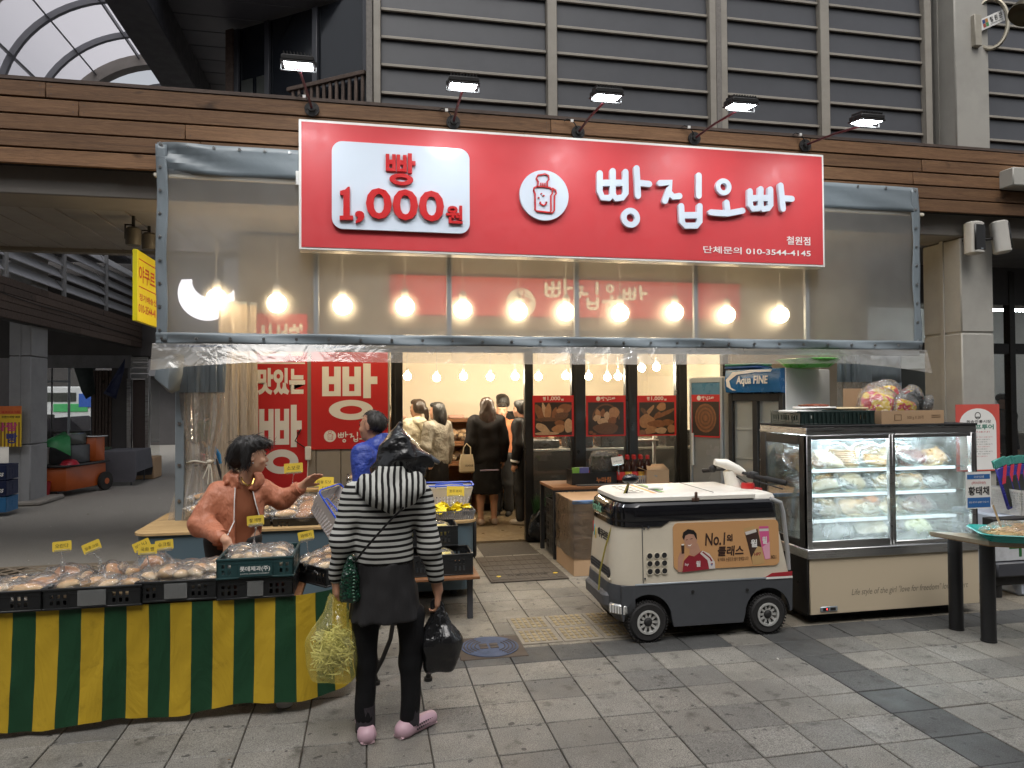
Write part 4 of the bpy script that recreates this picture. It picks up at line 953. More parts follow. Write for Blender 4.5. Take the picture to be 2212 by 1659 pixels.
# pendant bulbs inside the shop
ib = [(880, 815, 9.0), (943, 818, 9.0), (1001, 815, 9.0), (1059, 816, 9.0), (1113, 815, 9.0), (1163, 816, 9.0), (1222, 814, 9.0), (1271, 815, 9.0), (1312, 817, 9.0), (1335, 815, 9.0), (1386, 797, 8.5), (1418, 795, 8.5)]
for k, (x, y, yy) in enumerate(ib):
 p = P(x, y-2, yy)
 if k < 5: lb = ['first pendant bulb inside the shop, nearest the banners', 'pendant bulb hanging over the woman in the grey cardigan', 'pendant bulb in the middle of the doorway, between the customers', 'pendant bulb hanging just right of the long haired woman', 'pendant bulb inside the doorway next to the black frame'][k]
 elif k < 7: lb = ['left bulb of the pair seen in the pane of the baguette poster', 'right bulb of the pair seen in the pane of the baguette poster'][k-5]
 elif k < 10: lb = ['left one of three bulbs above the basket poster', 'middle one of three bulbs above the basket poster', 'right one of three bulbs above the basket poster'][k-7]
 else: lb = ['left bulb of the higher pair above the dough poster', 'right bulb of the higher pair above the dough poster'][k-10]
 make_bulb(lb, p, 3.08-p.z-.16, m_bulb_in, .046, 'bulbs inside the shop')
# ================================================================ STALL: crates, bread, price cards
def crate_shell(w, d, h, mat_i=0, slots=True, rim=.012, t=.006, rows=2, groups=((.16, 3), (.78, 3))):
 """open plastic crate with slotted walls and a folded rim, origin at the middle of its floor"""
 b = MB(); b.box((-w/2+.01, -d/2+.01, 0), (w/2-.01, d/2-.01, .006))
 for ax in (0, 1):
  L, D = (w, d) if ax == 0 else (d, w)
  for sgn in (-1, 1):
   Mx = Matrix.Rotation(0 if ax == 0 else R(90), 4, 'Z') @ Matrix.Translation((0, sgn*(D/2-t/2-.004), 0))
   holes = []
   if slots:
    for g, n in groups:
     for k in range(n): holes.append((-L/2+L*g+(k-(n-1)/2)*.030, .0075))
   zs = [.0, .22, .44, .54, .76, 1.0] if rows == 2 else [0, .35, .7, 1.0]
   for k in range(len(zs)-1):
    z0, z1 = h*zs[k], h*zs[k+1]
    if holes and ((rows == 2 and k in (1, 3)) or (rows == 1 and k == 1)):
     e = [-L/2+.004]
     for hx, hw in sorted(holes): e += [hx-hw, hx+hw]
     e.append(L/2-.004)
     for q in range(0, len(e), 2):
      if e[q+1]-e[q] > .001: b.box((e[q], -t/2, z0), (e[q+1], t/2, z1), mat_i, 0, Mx)
    else: b.box((-L/2+.004, -t/2, z0), (L/2-.004, t/2, z1), mat_i, 0, Mx)
   b.box((-L/2, -rim*.55, h-.010), (L/2, rim*.55, h+.002), mat_i, .002, Mx); b.box((-L/2, -rim*.5, 0), (L/2, rim*.5, .010), mat_i, .002, Mx)
   b.box((-L/2+.002, -rim*.42, h*.72), (L/2-.002, rim*.42, h*.75), mat_i, 0, Mx)
   for k in range(5): b.box((-L/2+.01+k*(L-.02)/4-.002, -rim*.4, .01), (-L/2+.01+k*(L-.02)/4+.002, rim*.4, h-.01), mat_i, 0, Mx)
 return b
CR = {}
def crate(label, loc, rz=0, w=.46, d=.36, h=.105, mat=None, key='a', group='black bread crates on the stall', card=None, rx=0, **kw):
 t = thing('bread_crate', label, 'crate', loc, rz, group); t.rotation_euler = (rx, 0, rz)
 WMX[t.name] = Matrix.Translation(Vector(loc)) @ Matrix.Rotation(rz, 4, 'Z') @ Matrix.Rotation(rx, 4, 'X')
 if key in CR: link_copy(CR[key], 'shell', t, (0, 0, 0))
 else: CR[key] = crate_shell(w, d, h, **kw).build('shell', mat or m_plasticblack, t)
 if card:
  MB().box((-card/2, -d/2-.008, h*.16), (card/2, -d/2-.0065, h*.9)).build('card_window', m_clearplastic, t)
 return t
# bread and its wrapping: a few prototypes, copied
def lumpy(seed, amp=.08):
 rn = np.random.RandomState(seed); ph = rn.uniform(0, 6.28, (4, 3)); fr = rn.uniform(1.5, 5, (4, 3))
 def fn(p): return p*(1+amp*sum(math.sin(float(p@f)+a[0]) for f, a in zip(fr, ph))/2)
 return fn
def flatbot(fn, z=-.55):
 def g(p): q = fn(p); q = q.copy(); q[2] = max(q[2], z); return q
 return g
BREADS = []
def bread_proto(kind, seed):
 b = MB(); f = flatbot(lumpy(seed))
 if kind == 'bun': b.ell((0, 0, .022), (.046, .043, .034), 18, 10, 0, None, f); mt = m_bun
 elif kind == 'roll': b.ell((0, 0, .022), (.085, .034, .031), 20, 10, 0, None, f); mt = m_bun
 elif kind == 'big': b.ell((0, 0, .028), (.075, .07, .042), 20, 10, 0, None, f); mt = m_brownbread
 elif kind == 'twist':
  for s_ in (-1, 1): b.tube([(-.085+.17*k/14, s_*.017*math.cos(k*.9), .024+.012*s_*math.sin(k*.9)) for k in range(15)], [.009+.012*math.sin(math.pi*k/14) for k in range(15)], 8)
  mt = m_brownbread
 elif kind == 'pale': b.ell((0, 0, .018), (.05, .036, .026), 18, 10, 0, None, f); mt = m_palebread
 sz = {'bun': (.056, .05, .04), 'roll': (.10, .042, .038), 'big': (.09, .08, .05), 'twist': (.10, .05, .044), 'pale': (.06, .044, .034)}[kind]
 w = MB(); rn = np.random.RandomState(seed+50); k3 = rn.uniform(4, 9, (5, 3)); p3 = rn.uniform(0, 6.28, 5)
 def cr(p):
  e = 1+.07*sum(abs(math.sin(float(p@k)+a)) for k, a in zip(k3, p3))/1.5
  q = p*e; x = abs(p[0]);
  if x > .80: q = np.array([np.sign(p[0])*(1+(x-.80)*2.4), p[1]*1.6+.2*math.sin(p[1]*30+seed), p[2]*.5+.25+.3*math.sin(p[1]*17)])
  q = q.copy(); q[2] = max(q[2], -.62); return q
 w.ell((0, 0, .024), sz, 22, 12, 0, Matrix.Rotation(R(0), 4, 'Z'), cr)
 return b, mt, w
PROTO = {}
def wrapped(kind, var, label, group, loc, rot, cat='wrapped bread', s=1.0, name='wrapped_bread'):
 key = (kind, var)
 if key not in PROTO:
  b, mt, w = bread_proto(kind, hash(kind) % 7*3+var if False else {'bun': 3, 'roll': 17, 'big': 31, 'twist': 44, 'pale': 58}[kind]+var)
  o = b.build(name, mt); tag(o, label, cat, group); wr = w.build('wrapper', m_cello, o, angle=180); PROTO[key] = (o.data, wr.data); o.location = loc; o.rotation_euler = rot; o.scale = (s,)*3; return o
 o = bpy.data.objects.new(name, PROTO[key][0]); COL.objects.link(o); wr = bpy.data.objects.new('wrapper', PROTO[key][1]); COL.objects.link(wr); wr.parent = o
 CHILD[o.name] = [wr.name]; o.location = loc; o.rotation_euler = rot; o.scale = (s,)*3; return tag(o, label, cat, group)
def fill(ct, kinds, nx, ny, w, d, label, group, seed, z0=.012, layers=1, s=1.0, rz=None, tilt=.25, skip=()):
 rn = random.Random(seed); Mt = WMX[ct.name]
 for L in range(layers):
  for j in range(ny):
   for i in range(nx):
    if (i, j, L) in skip: continue
    x = (-.5+(i+.5)/nx)*w+rn.uniform(-.008, .008); y = (-.5+(j+.5)/ny)*d+rn.uniform(-.008, .008)
    p = Mt @ Vector((x, y, z0+L*.042*s+rn.uniform(0, .01)))
    a = (rn.uniform(-.6, .6) if rz is None else rz+rn.uniform(-.25, .25))+ct.rotation_euler.z
    row_ = ('front', 'middle', 'back')[min(2, int(j*3/ny))]; sd_ = ('left', 'middle', 'right')[min(2, int(i*3/nx))]
    wrapped(rn.choice(kinds), rn.randrange(2), label+(', '+row_+' row '+sd_ if layers == 1 or L == 0 else ', on top '+row_+' '+sd_), group, p, (rn.uniform(-tilt, tilt)+ct.rotation_euler.x, rn.uniform(-tilt, tilt), a), s=s*rn.uniform(.92, 1.06))
def price_card(label, base, top, text, roll=0, yaw=0, w=.092, h=.052, group='yellow price cards'):
 """yellow card in a clear clip on a jointed clear rod"""
 base = Vector(base); top = Vector(top); t = thing('price_card', label, 'price card', base, 0, group)
 d = top-base; Mx = Matrix.Translation(d) @ Matrix.Rotation(yaw, 4, 'Z') @ Matrix.Rotation(roll, 4, 'Y') @ Matrix.Rotation(R(-8), 4, 'X')
 F0 = Mx @ face_frame((0, 0, 0))
 MB().prism(rrect(-w/2, -h/2, w/2, h/2, .006, 3), 0, .002, 0, F0).build('card', m_yellowtag, t)
 b = MB(); text_into(b, text, (-w*.36, -h*.16), (w*.36, h*.26), F0 @ Matrix.Translation((0, 0, .0026)), 0, 0, .0, keep=True); b.build('lettering', m_letterblack, t)
 b = MB(); b.box((-w*.42, -h/2-.008, -.004), (w*.42, -h/2+.010, .005), 0, .002, F0); b.tube([F0 @ Vector((0, -h/2-.004, 0)), F0 @ Vector((0, -h/2-.018, 0)), d*.55+Vector((.0, 0, -.006)), Vector((0, 0, .03))], .0032, 6)
 b.ell(F0 @ Vector((0, -h/2-.016, 0)), (.006,)*3, 8, 6); b.ell((0, 0, .03), (.006,)*3, 8, 6)
 b.box((-.010, -.006, -.035), (.010, .006, .022), 0, .003); b.build('clip', m_clearplastic, t); return t
# ---------------------------------------------------------------- front table with the striped cloth
TZ = .60; TY = 3.955
path = [(-2.9, TY), (-.46, TY-.005)]
for k in range(1, 8): a = R(-90+k*7.5); path.append((-.46+.42*math.cos(a)*1.0, TY+.42+.42*math.sin(a)-.005))
path.append((path[-1][0]+.10*math.cos(R(48)), path[-1][1]+.62))
pp = np.array(path); seg = np.r_[0, np.cumsum(np.linalg.norm(np.diff(pp, axis=0), axis=1))]
def along(s): return np.array([np.interp(s, seg, pp[:, 0]), np.interp(s, seg, pp[:, 1])])
x_y = P(78, 1400, TY).x; sw = .1035
cl = MB(); S0 = 0; ph = (x_y+2.9) % (2*sw); edges = np.arange(ph-2*sw, seg[-1], sw)
nv = 14
for e_i, e in enumerate(edges):
 a0, a1 = max(0, e), min(seg[-1], e+sw)
 if a1-a0 < .004: continue
 nu = 4
 def fn(u, v, a0=a0, a1=a1):
  s = a0+(a1-a0)*u; p = along(s); q = along(min(s+.01, seg[-1])); tn = q-p; tn = tn/max(1e-6, np.linalg.norm(tn)) if np.linalg.norm(tn) > 1e-6 else np.array([.5, .86]); n_ = np.array([tn[1], -tn[0]])
  hgt = 1-v; wv = (.018*math.sin(s*5.3+1.2)+.010*math.sin(s*13+.4+v)+.006*math.sin(s*31+v*4))*(v*.8+.1)+.004*math.sin(s*47+v*9)*math.sin(v*7)+.03*v*v
  zz = .045+.018*math.sin(s*3.1)+.012*math.sin(s*9)
  return (p[0]+n_[0]*wv, p[1]+n_[1]*wv, TZ+.004-(TZ-zz)*v)
 cl.sheet(fn, nu, nv, e_i % 2)
def cloth_mat(name, rgb):
 t = NT(name); v = t.coords(rnd=False); w_ = t.noise(v, 300, 2); c = t.mix(t.noise(v, 5, 5, .6), tuple(x*.78 for x in rgb), tuple(x*1.1 for x in rgb)); c = t.mix(t.ramp(t.noise(v, 9, 6, .7), [(.58, 0.0), (.72, .45)]), c, tuple(x*.45 for x in rgb)); w2 = t.noise(t.coords((1.6, 1.6, .7)), 3.0, 4, .55, 1.2); t.principled(c, .55, 0, .35, w2, .02); MATS[name] = t.m; return t.m
cloth = cl.build('striped_cloth', [cloth_mat('cloth_yellow', (.50, .33, .022)), cloth_mat('cloth_green', (.010, .055, .022))], label='green and yellow striped cloth hanging round the front table', cat='tablecloth')
tb = thing('stall_table', 'front stall table under the green and yellow striped cloth', 'table', (-1.4, 4.25, 0))
MB().box((-2.9, 3.965, TZ-.03), (-.36, 4.62, TZ), 0, .004).build('tabletop', m_shelfwood, tb, world=True)
for x, y in ((-2.7, 4.02), (-2.7, 4.55), (-.45, 4.03), (-.45, 4.55)):
 b = MB(); b.cyl((x, y, 0), .03, TZ-.03, 12); b.cyl((x, y, 0), .042, .07, 14, 1); b.build('leg', [m_steel_dark, m_white], tb, world=True)
YC = 4.11
crd = []
c0 = crate('leftmost black crate at the end of the stall, half cut by the frame', (-2.055, YC, TZ+.005), 0, card=None); crd.append(c0)
c1 = crate('second black crate from the left, below the tilted yellow cards', (-1.365, YC, TZ+.005), .004, card=.13)
c0.location.x = -1.825
WMX[c0.name] = Matrix.Translation(c0.location)
c2 = crate('third black crate from the left, full of pale buns', (-.935, YC+.01, TZ+.005), -.004, card=.13) if False else crate('third black crate from the left, full of pale buns', (-.965, YC+.012, TZ+.012), -.004, w=.40, key='b', card=.11)
c2.location.x = -.975; WMX[c2.name] = Matrix.Translation(c2.location)
c3 = crate('black crate under the dark green crate', (-.585, YC, TZ+.005), 0, w=.385, key='c', card=.08)
c4 = crate('black crate turned at the rounded right end of the stall', (-.20, 4.33, TZ+.004), R(40), w=.40, key='d', card=.14)
g0 = crate('dark green crate with white lettering on top of a black crate', (-.585, YC-.005, TZ+.114), 0, w=.39, d=.37, h=.105, mat=m_plasticgreen, key='g', group='dark green crates', groups=((.13, 2), (.87, 2)), rows=2)
mb = MB(); Fg = face_frame((0, -.37/2-.0075, 0)); text_into(mb, '롯데제과(주)', (-.075, .036), (.075, .066), Fg, 0, 0, .02); mb.build('lettering', m_letterwhite, g0); mb = MB(); text_into(mb, 'LOTTE CONFECTIONERY', (-.072, .024), (.072, .030), Fg, 0, 0, .0); mb.build('small_lettering', m_letterwhite, g0)
MB().box((-.085, -.37/2-.007, .012), (.085, -.37/2-.003, .075), 0).build('name_plate', m_plasticgreen, g0)
gp = 'wrapped breads in the front crates'
fill(c0, ['pale', 'roll'], 3, 3, .36, .26, 'cellophane wrapped roll lying in the leftmost crate', gp, 1, layers=2, z0=.02)
wrapped('big', 0, 'large round dark brown loaf in cellophane leaning on the right wall of the leftmost crate', gp, (c0.location.x+.175, YC-.02, TZ+.05), (R(50), 0, .25), s=1.15)
wrapped('big', 1, 'brown loaf in cellophane behind the dark round loaf', gp, (c0.location.x+.235, YC+.11, TZ+.085), (R(35), 0, .1), s=1.0)
fill(c1, ['roll', 'pale'], 4, 3, .38, .27, 'pale wrapped roll lying in the second crate', gp, 2, z0=.025, layers=2)
for k, (dx, dy, a, kd) in enumerate([(-.12, .02, .5, 'roll'), (.02, .05, .2, 'big'), (.12, .08, -.1, 'roll')]):
 wrapped(kd, k % 2, ['long wrapped bun standing at the left of the second crate', 'brown square wrapped bread standing in the second crate', 'long wrapped bread standing at the right of the second crate'][k], gp, (-1.365+dx, YC+dy, TZ+.09), (R(55), .2*k, a+1.2), s=1.1)
wrapped('big', 1, 'chocolate brown wrapped loaf leaning between the second and third crates', gp, (-1.15, YC+.10, TZ+.13), (R(60), 0, -.3), s=.9)
fill(c2, ['bun', 'pale'], 5, 3, .36, .29, 'pale bun wrapped in cellophane in the third crate', gp, 4, layers=2, z0=.05, skip={(0, 2, 1), (4, 0, 1)})
fill(g0, ['pale'], 4, 3, .27, .26, 'white wrapped pastry in the dark green crate', gp, 5, layers=2, z0=.03, s=.95)
fill(c4, ['bun', 'pale'], 4, 3, .34, .27, 'wrapped bun in the turned crate', gp, 6, layers=2, z0=.03)
wrapped('roll', 1, 'long golden wrapped loaf on top in the turned crate', gp, (-.17, 4.40, TZ+.12), (0, -.15, .25), s=1.15)
def pc(label, bx, by, tx, ty, Yb, text, roll=0, yaw=0, **kw): price_card(label, P(bx, by, Yb), P(tx, ty, Yb+.0), text, roll, yaw, **kw)
pc('yellow price card over the leftmost crate, level', 135, 1222, 134, 1180, 4.16, '오란다', R(-4))
pc('yellow price card tilted steeply over the second crate', 216, 1218, 198, 1181, 4.16, '땅콩 크림', R(-22))
pc('yellow price card tilted behind another card near the tied curtain', 325, 1225, 306, 1178, 4.3, '바나나', R(-24))
pc('yellow price card in front of a tilted card, between second and third crates', 321, 1230, 319, 1187, 4.08, '국화 빵', R(-2))
pc('yellow price card over the third crate on a bent rod', 377, 1222, 355, 1177, 4.16, '슈크림', R(-6))
pc('yellow price card rising from the dark green crate before the vendor', 549, 1180, 552, 1124, 4.05, '찰 깨빵', R(-4), w=.088)
pc('yellow price card over the turned crate', 668, 1212, 661, 1157, 4.4, '꽈배기', R(-10))
# ---------------------------------------------------------------- rear table with grey blue cover
m_cover = M('blue_grey_vinyl', (.085, .125, .15), .38, var=.06, vs=3)
rt = thing('rear_stall_table', 'rear stall table wrapped in shiny blue grey vinyl', 'table', (-.4, 6.2, 0))
b = MB(); pl = rrect(-1.75, 5.86, .86, 6.95, .12, 6); b.prism(pl, .07, .615); b.build('cover', m_cover, rt, world=True, angle=50)
b = MB(); b.prism([(x*1.0, y-.01 if y < 6 else y) for x, y in rrect(-1.77, 5.85, .885, 6.97, .13, 6)], .616, .634); b.build('tabletop', WOOD('pine_board', (.42, .27, .12), (.58, .40, .2), .6, objvar=.1), rt, world=True)
for x, y in ((-1.6, 6.0), (-1.6, 6.8), (.7, 6.02), (.7, 6.8)): MB().cyl((x, y, 0), .03, .075, 10).build('foot', m_steel_dark, rt, world=True)
for k in range(5): MB().box((-1.5+k*.36, 6.72, .80), (-1.145+k*.36, 6.86, .825), 0, .003).build('shelf_board', MATS['pine_board'], rt, world=True)
for x in (-1.45, .25): MB().box((x-.02, 6.75, .634), (x+.02, 6.83, .80)).build('shelf_support', MATS['pine_board'], rt, world=True)
gr_ = 'black bread crates on the rear table'
k0 = crate('black crate of bread behind the vendor\'s back on the rear table', (-.99, 6.16, .66), 0, w=.44, d=.40, h=.10, key='e', group=gr_, rx=R(16))
k1 = crate('tilted black crate of glossy twists between the vendor and the striped shopper', (-.505, 6.14, .66), 0, key='f', w=.50, d=.42, h=.10, group=gr_, rx=R(16))
k2 = crate('raised black crate of pink wrapped rolls behind the striped shopper', (.02, 6.50, .80), 0, key='e', group=gr_, rx=R(20))
gq = 'wrapped breads on the rear table'
fill(k0, ['roll', 'bun'], 3, 3, .38, .32, 'wrapped bread in the crate behind the vendor', gq, 11, layers=2, z0=.03)
fill(k1, ['twist', 'roll', 'big'], 3, 4, .44, .36, 'golden wrapped twist in the tilted rear crate', gq, 12, layers=2, z0=.035, rz=0, s=1.0)
fill(k2, ['bun', 'pale'], 4, 3, .38, .34, 'pinkish wrapped roll in the raised crate', gq, 13, layers=2, z0=.04)
price_card('yellow price card before the ring of the narrow banner', P(632, 1050, 6.55), P(634, 1011, 6.55), '소보로', R(-3), group='yellow price cards', w=.16, h=.085)
price_card('yellow price card by the vendor\'s raised fingertips', P(697, 1072, 6.3), P(700, 1041, 6.3), '찹쌀 도넛', R(2), w=.16, h=.085)
price_card('yellow price card half hidden behind the white basket held by the shopper', P(709, 1078, 6.1), P(710, 1056, 6.1), '단팥빵', 0, w=.16, h=.085)
price_card('yellow price card beside the collar of the man in blue', P(775, 1050, 6.6), P(778, 1011, 6.6), '생크림', R(-5), w=.15, h=.085)
# butter crates on a low ledge at the right end
lg = thing('ledge_board', 'low wooden ledge in front of the rear table', 'shelf', (.55, 5.5, 0))
MB().box((.18, 5.2, .315), (.80, 5.855, .335), 0, .003).build('board', m_shelfwood, lg, world=True)
for x in (.24, .74): MB().box((x-.02, 5.3, 0), (x+.02, 5.34, .315)).build('leg', m_steel_dark, lg, world=True)
b2 = crate('lower black crate with one yellow block of sponge cake on the low ledge', (.53, 5.42, .336), 0, key='h', w=.46, d=.32, h=.155, group='black crates of yellow sponge cake')
b1 = crate('upper black crate with yellow sponge cakes next to the striped sleeve', (.45, 5.68, .50), 0, key='h', group='black crates of yellow sponge cake')
m_sponge = M('sponge_cake', (.74, .60, .16), .7, var=.06, vs=20)
def cake(label, p, s=1.0, rz=.05):
 o = MB().box((-.075*s, -.03*s, 0), (.075*s, .03*s, .085*s), 0, .006).build('sponge_cake', m_sponge, loc=p, rz=rz, label=label, cat='cake', group='yellow sponge cakes');
 b = MB(); b.ell((0, 0, .05*s), (.098*s, .05*s, .065*s), 18, 10, 0, None, lambda q: q*(1+.12*abs(math.sin(q[0]*9+q[2]*6)))); b.build('wrapper', m_cello, o, angle=180)
cake('yellow sponge cake in cellophane in the upper black crate', (.53, 5.60, .575), .95); cake('yellow sponge cake in cellophane hidden at the sleeve in the upper crate', (.33, 5.60, .575), .95)
cake('yellow sponge cake in cellophane standing in the lower crate', (.52, 5.33, .40), 1.1)
# shopping baskets and the basket of yellow snack bags
m_bask = M('milky_basket', (.62, .58, .56), .35, var=.04, Transmission_Weight=.1); m_blue = M('blue_plastic', (.03, .09, .55), .35)
def basket_shell(w0, d0, w1, d1, h, nx, nz, mat, parent, name='shell', solid_top=.25, world=False):
 b = MB(); b.box((-w0/2, -d0/2, 0), (w0/2, d0/2, .006))
 def wall(a, c, nrm):
  a0, c0 = Vector(a[0]), Vector(c[0]); a1, c1 = Vector(a[1]), Vector(c[1])
  def pt(u, v): return (a0.lerp(c0, u)).lerp(a1.lerp(c1, u), v)
  def slab(u0, u1, v0, v1):
   p = [pt(u0, v0), pt(u1, v0), pt(u1, v1), pt(u0, v1)]; n = Vector(nrm)*.004; b.add(p+[q+n for q in p], [(0, 1, 2, 3), (7, 6, 5, 4), (0, 4, 5, 1), (1, 5, 6, 2), (2, 6, 7, 3), (3, 7, 4, 0)])
  vt = 1-solid_top; slab(0, 1, vt, 1); slab(0, 1, 0, .06)
  for k in range(nz-1): v = .06+(vt-.06)*(k+1)/nz; slab(0, 1, v-.016, v+.016)
  for k in range(nx+1): u = k/nx; slab(max(0, u-.30/nx), min(1, u+.30/nx), .06, vt)
 c0 = [(-w0/2, -d0/2, 0), (w0/2, -d0/2, 0), (w0/2, d0/2, 0), (-w0/2, d0/2, 0)]; c1 = [(-w1/2, -d1/2, h), (w1/2, -d1/2, h), (w1/2, d1/2, h), (-w1/2, d1/2, h)]
 for k, nn in enumerate(((0, 1, 0), (-1, 0, 0), (0, -1, 0), (1, 0, 0))): wall((c0[k], c1[k]), (c0[(k+1) % 4], c1[(k+1) % 4]), nn)
 return b.build(name, mat, parent)
def shop_basket(label, loc, rot):
 t = thing('shopping_basket', label, 'basket', loc, 0, 'white shopping baskets'); t.rotation_euler = rot
 basket_shell(.30, .20, .42, .29, .22, 12, 5, m_bask, t, solid_top=.36)
 b = MB(); pts = rrect(-.215, -.15, .215, .15, .04, 4); b.tube([(x, y, .223+.018*abs(x)/.21) for x, y in pts+pts[:1]], .008, 6); b.build('blue_rim', m_blue, t)
 b = MB(); b.tube([(-.12, -.15, .226), (-.12, -.12, .25), (.0, -.10, .255), (.12, -.12, .25), (.12, -.15, .226)], .007, 6); b.build('handle', m_blue, t); return t
pb = P(971, 1088, 6.35)
shop_basket('white shopping basket with blue rim standing at the back of the rear table', (pb.x, 6.42, .634), (0, 0, -.06))
price_card('yellow price card stuck on the front of the white basket', P(978, 1090, 6.1), P(984, 1061, 6.1), '호두과자', R(2), w=.15, h=.085)
gb = thing('perforated_tray', 'grey perforated tray of yellow snack bags on the rear table', 'tray', (P(980, 1110, 6.05).x, 6.06, .635))
basket_shell(.30, .30, .335, .33, .075, 16, 4, M('grey_mesh_plastic', (.20, .20, .21), .4), gb, solid_top=.12)
m_snack = M('yellow_snack_bag', (.78, .62, .03), .25, var=.25, vs=30, bump=.004, bs=40)
rn = random.Random(5); snp = None
for k in range(22):
 p = (gb.location.x+rn.uniform(-.13, .13), 6.06+rn.uniform(-.13, .12), .70+rn.uniform(0, .03)); rot = (R(rn.uniform(40, 100)), rn.uniform(-.6, .6), rn.uniform(-.9, .9))
 if snp is None:
  b = MB(); b.sheet(lambda u, v: ((u-.5)*.075, .012*math.sin(math.pi*u)*math.sin(math.pi*v)+.003*math.sin(u*21), (v-.5)*.10), 8, 8); b.sheet(lambda u, v: ((u-.5)*.075, -.012*math.sin(math.pi*u)*math.sin(math.pi*v)+.003*math.sin(u*21), (v-.5)*.10), 8, 8)
  for q in range(3): b.box((-.022+q*.012, -.0145, -.02+q*.008), (-.015+q*.012, -.0135, .028), 1)
  o = snp = b.build('snack_bag', [m_snack, m_letterblack])
 else: o = bpy.data.objects.new('snack_bag', snp.data); COL.objects.link(o)
 o.location = p; o.rotation_euler = rot; tag(o, 'small shiny yellow snack bag in the grey perforated tray', 'snack bag', 'yellow snack bags')
# black rags hanging at the table's right end
b = MB(); b.loft([[(.885+.03*math.sin(k), 6.1+k*.022, z-.02*math.cos(k*2)) for k in range(8)] for z in (.58, .50, .40, .28)], closed=False, caps=False)
b.build('black_rag', m_blackmat, solid=.004, label='crumpled black bag hanging at the right end of the rear table', cat='bag')
# handcart with blue handles and a steel bread tray
hc = thing('handcart', 'black handcart with blue padded handles behind the vendor', 'handcart', (P(450, 1020, 6.75).x, 6.75, 0))
hx = hc.location.x; b = MB()
for s_ in (-.08, .10): b.tube([(hx+s_, 6.75, .3), (hx+s_, 6.74, 1.0), (hx+s_-.03, 6.72, 1.12)], .014, 8)
b.tube([(hx-.08, 6.75, .5), (hx+.10, 6.75, .5)], .012, 6); b.box((hx-.14, 6.6, .26), (hx+.2, 6.95, .30), 0, .01)
b.build('frame', m_steel_dark, hc, world=True)
b = MB(); p0, p1, p2, p3 = P(462, 1004, 6.7), P(460, 985, 6.7), P(447, 966, 6.7), P(437, 953, 6.7)
b.tube([p0, p1, P(456, 975, 6.7), p2], .019, 10); b.tube([p0+Vector((.03, .1, 0)), p1+Vector((.03, .1, .0)), p2+Vector((.03, .1, .0))], .019, 10); b.tube([p2, p3], .012, 8, 1); b.tube([p2+Vector((.03, .1, 0)), p3+Vector((.03, .1, 0))], .012, 8, 1); b.build('handle', [m_blue if False else M('sky_blue_foam', (.02, .19, .45), .6), M('bamboo_stick', (.42, .27, .12), .6)], hc, world=True)
for s_ in (-.12, .14): MB().cyl((hx+s_-.015, 6.78, .13), .13, .03, 18, 0, 'X').build('wheel', m_blackmat, hc, world=True)
b = MB(); q = P(435, 1003, 6.6)
for k in range(7): b.box((q.x-.07+k*.022, 6.54, q.z), (q.x-.065+k*.022, 6.545, q.z+.08)); b.box((q.x-.07+k*.022, 6.66, q.z), (q.x-.065+k*.022, 6.665, q.z+.08))
for k in range(4): b.box((q.x-.075, 6.535, q.z+k*.026), (q.x+.07, 6.54, q.z+k*.026+.005)); b.box((q.x-.075, 6.66, q.z+k*.026), (q.x+.07, 6.665, q.z+k*.026+.005))
b.box((q.x-.07, 6.54, q.z), (q.x+.065, 6.66, q.z+.006)); b.box((q.x-.01, 6.55, q.z+.01), (q.x+.03, 6.62, q.z+.09), 1, .01); b.build('wire_basket', [m_white, M('pink_pack', (.6, .1, .16), .5)], hc, world=True)
st = thing('steel_tray', 'tilted steel tray of golden breads on a black stand left of the vendor', 'tray', (P(478, 1020, 6.2).x, 6.2, .78)); st.rotation_euler = (R(24), 0, .15)
WMX[st.name] = Matrix.Translation(st.location) @ Matrix.Rotation(.15, 4, 'Z') @ Matrix.Rotation(R(24), 4, 'X')
b = MB(); b.box((-.2, -.15, 0), (.2, .15, .006));
for s_ in (-1, 1): b.obox((s_*.205, 0, .02), (.012, .31, .04), 0, 0, .003); b.obox((0, s_*.155, .02), (.42, .012, .04), 0, 0, .003)
b.build('pan', m_steel, st); fill(st, ['roll', 'bun'], 4, 3, .36, .26, 'golden bread on the tilted steel tray', 'breads on the steel tray', 21, z0=.008)
b = MB(); b.box((st.location.x-.19, 6.08, 0), (st.location.x+.19, 6.36, .72), 0, .01); b.box((st.location.x-.2, 6.06, .72), (st.location.x+.2, 6.2, .76), 0, .01); b.box((st.location.x-.2, 6.28, .72), (st.location.x+.2, 6.38, .88), 0, .01)
for z in (.3, .5, .65): b.box((st.location.x-.195, 6.07, z), (st.location.x+.195, 6.08, z+.02))
b.build('tray_stand', m_blackmat, label='black stand under the tilted steel bread tray', cat='stand')
# ================================================================ LEFT: yellow sign, spotlights, side lane
XS = -1.96
a = PX(297, 538, XS); b_ = PX(297, 693, XS); c = PX(342, 585, XS)
ys_ = thing('yellow_sign', 'yellow projecting sign with red lettering beside the awning screen', 'sign', (XS, a.y, b_.z))
y0, y1, z1, z0 = a.y, max(c.y, a.y+.62)+.06, a.z, b_.z
MB().box((XS-.04, y0, z0), (XS, y1, z1), 0, .004).build('board', M('sign_yellow', (.80, .70, .02), .4, var=.02), ys_, world=True)
Fy = face_frame((XS+.001, y0, z0), (0, 1, 0)); w, h = y1-y0, z1-z0
mb = MB(); text_into(mb, '야쿠르트', (w*.06, h*.56), (w*.98, h*.80), Fy, 0, 0, .02); text_into(mb, '정기배송신청', (w*.08, h*.30), (w*.97, h*.40), Fy, 0, 0, .02); text_into(mb, '010-3544-4145', (w*.05, h*.13), (w*.98, h*.25), Fy, 0, 0, .02)
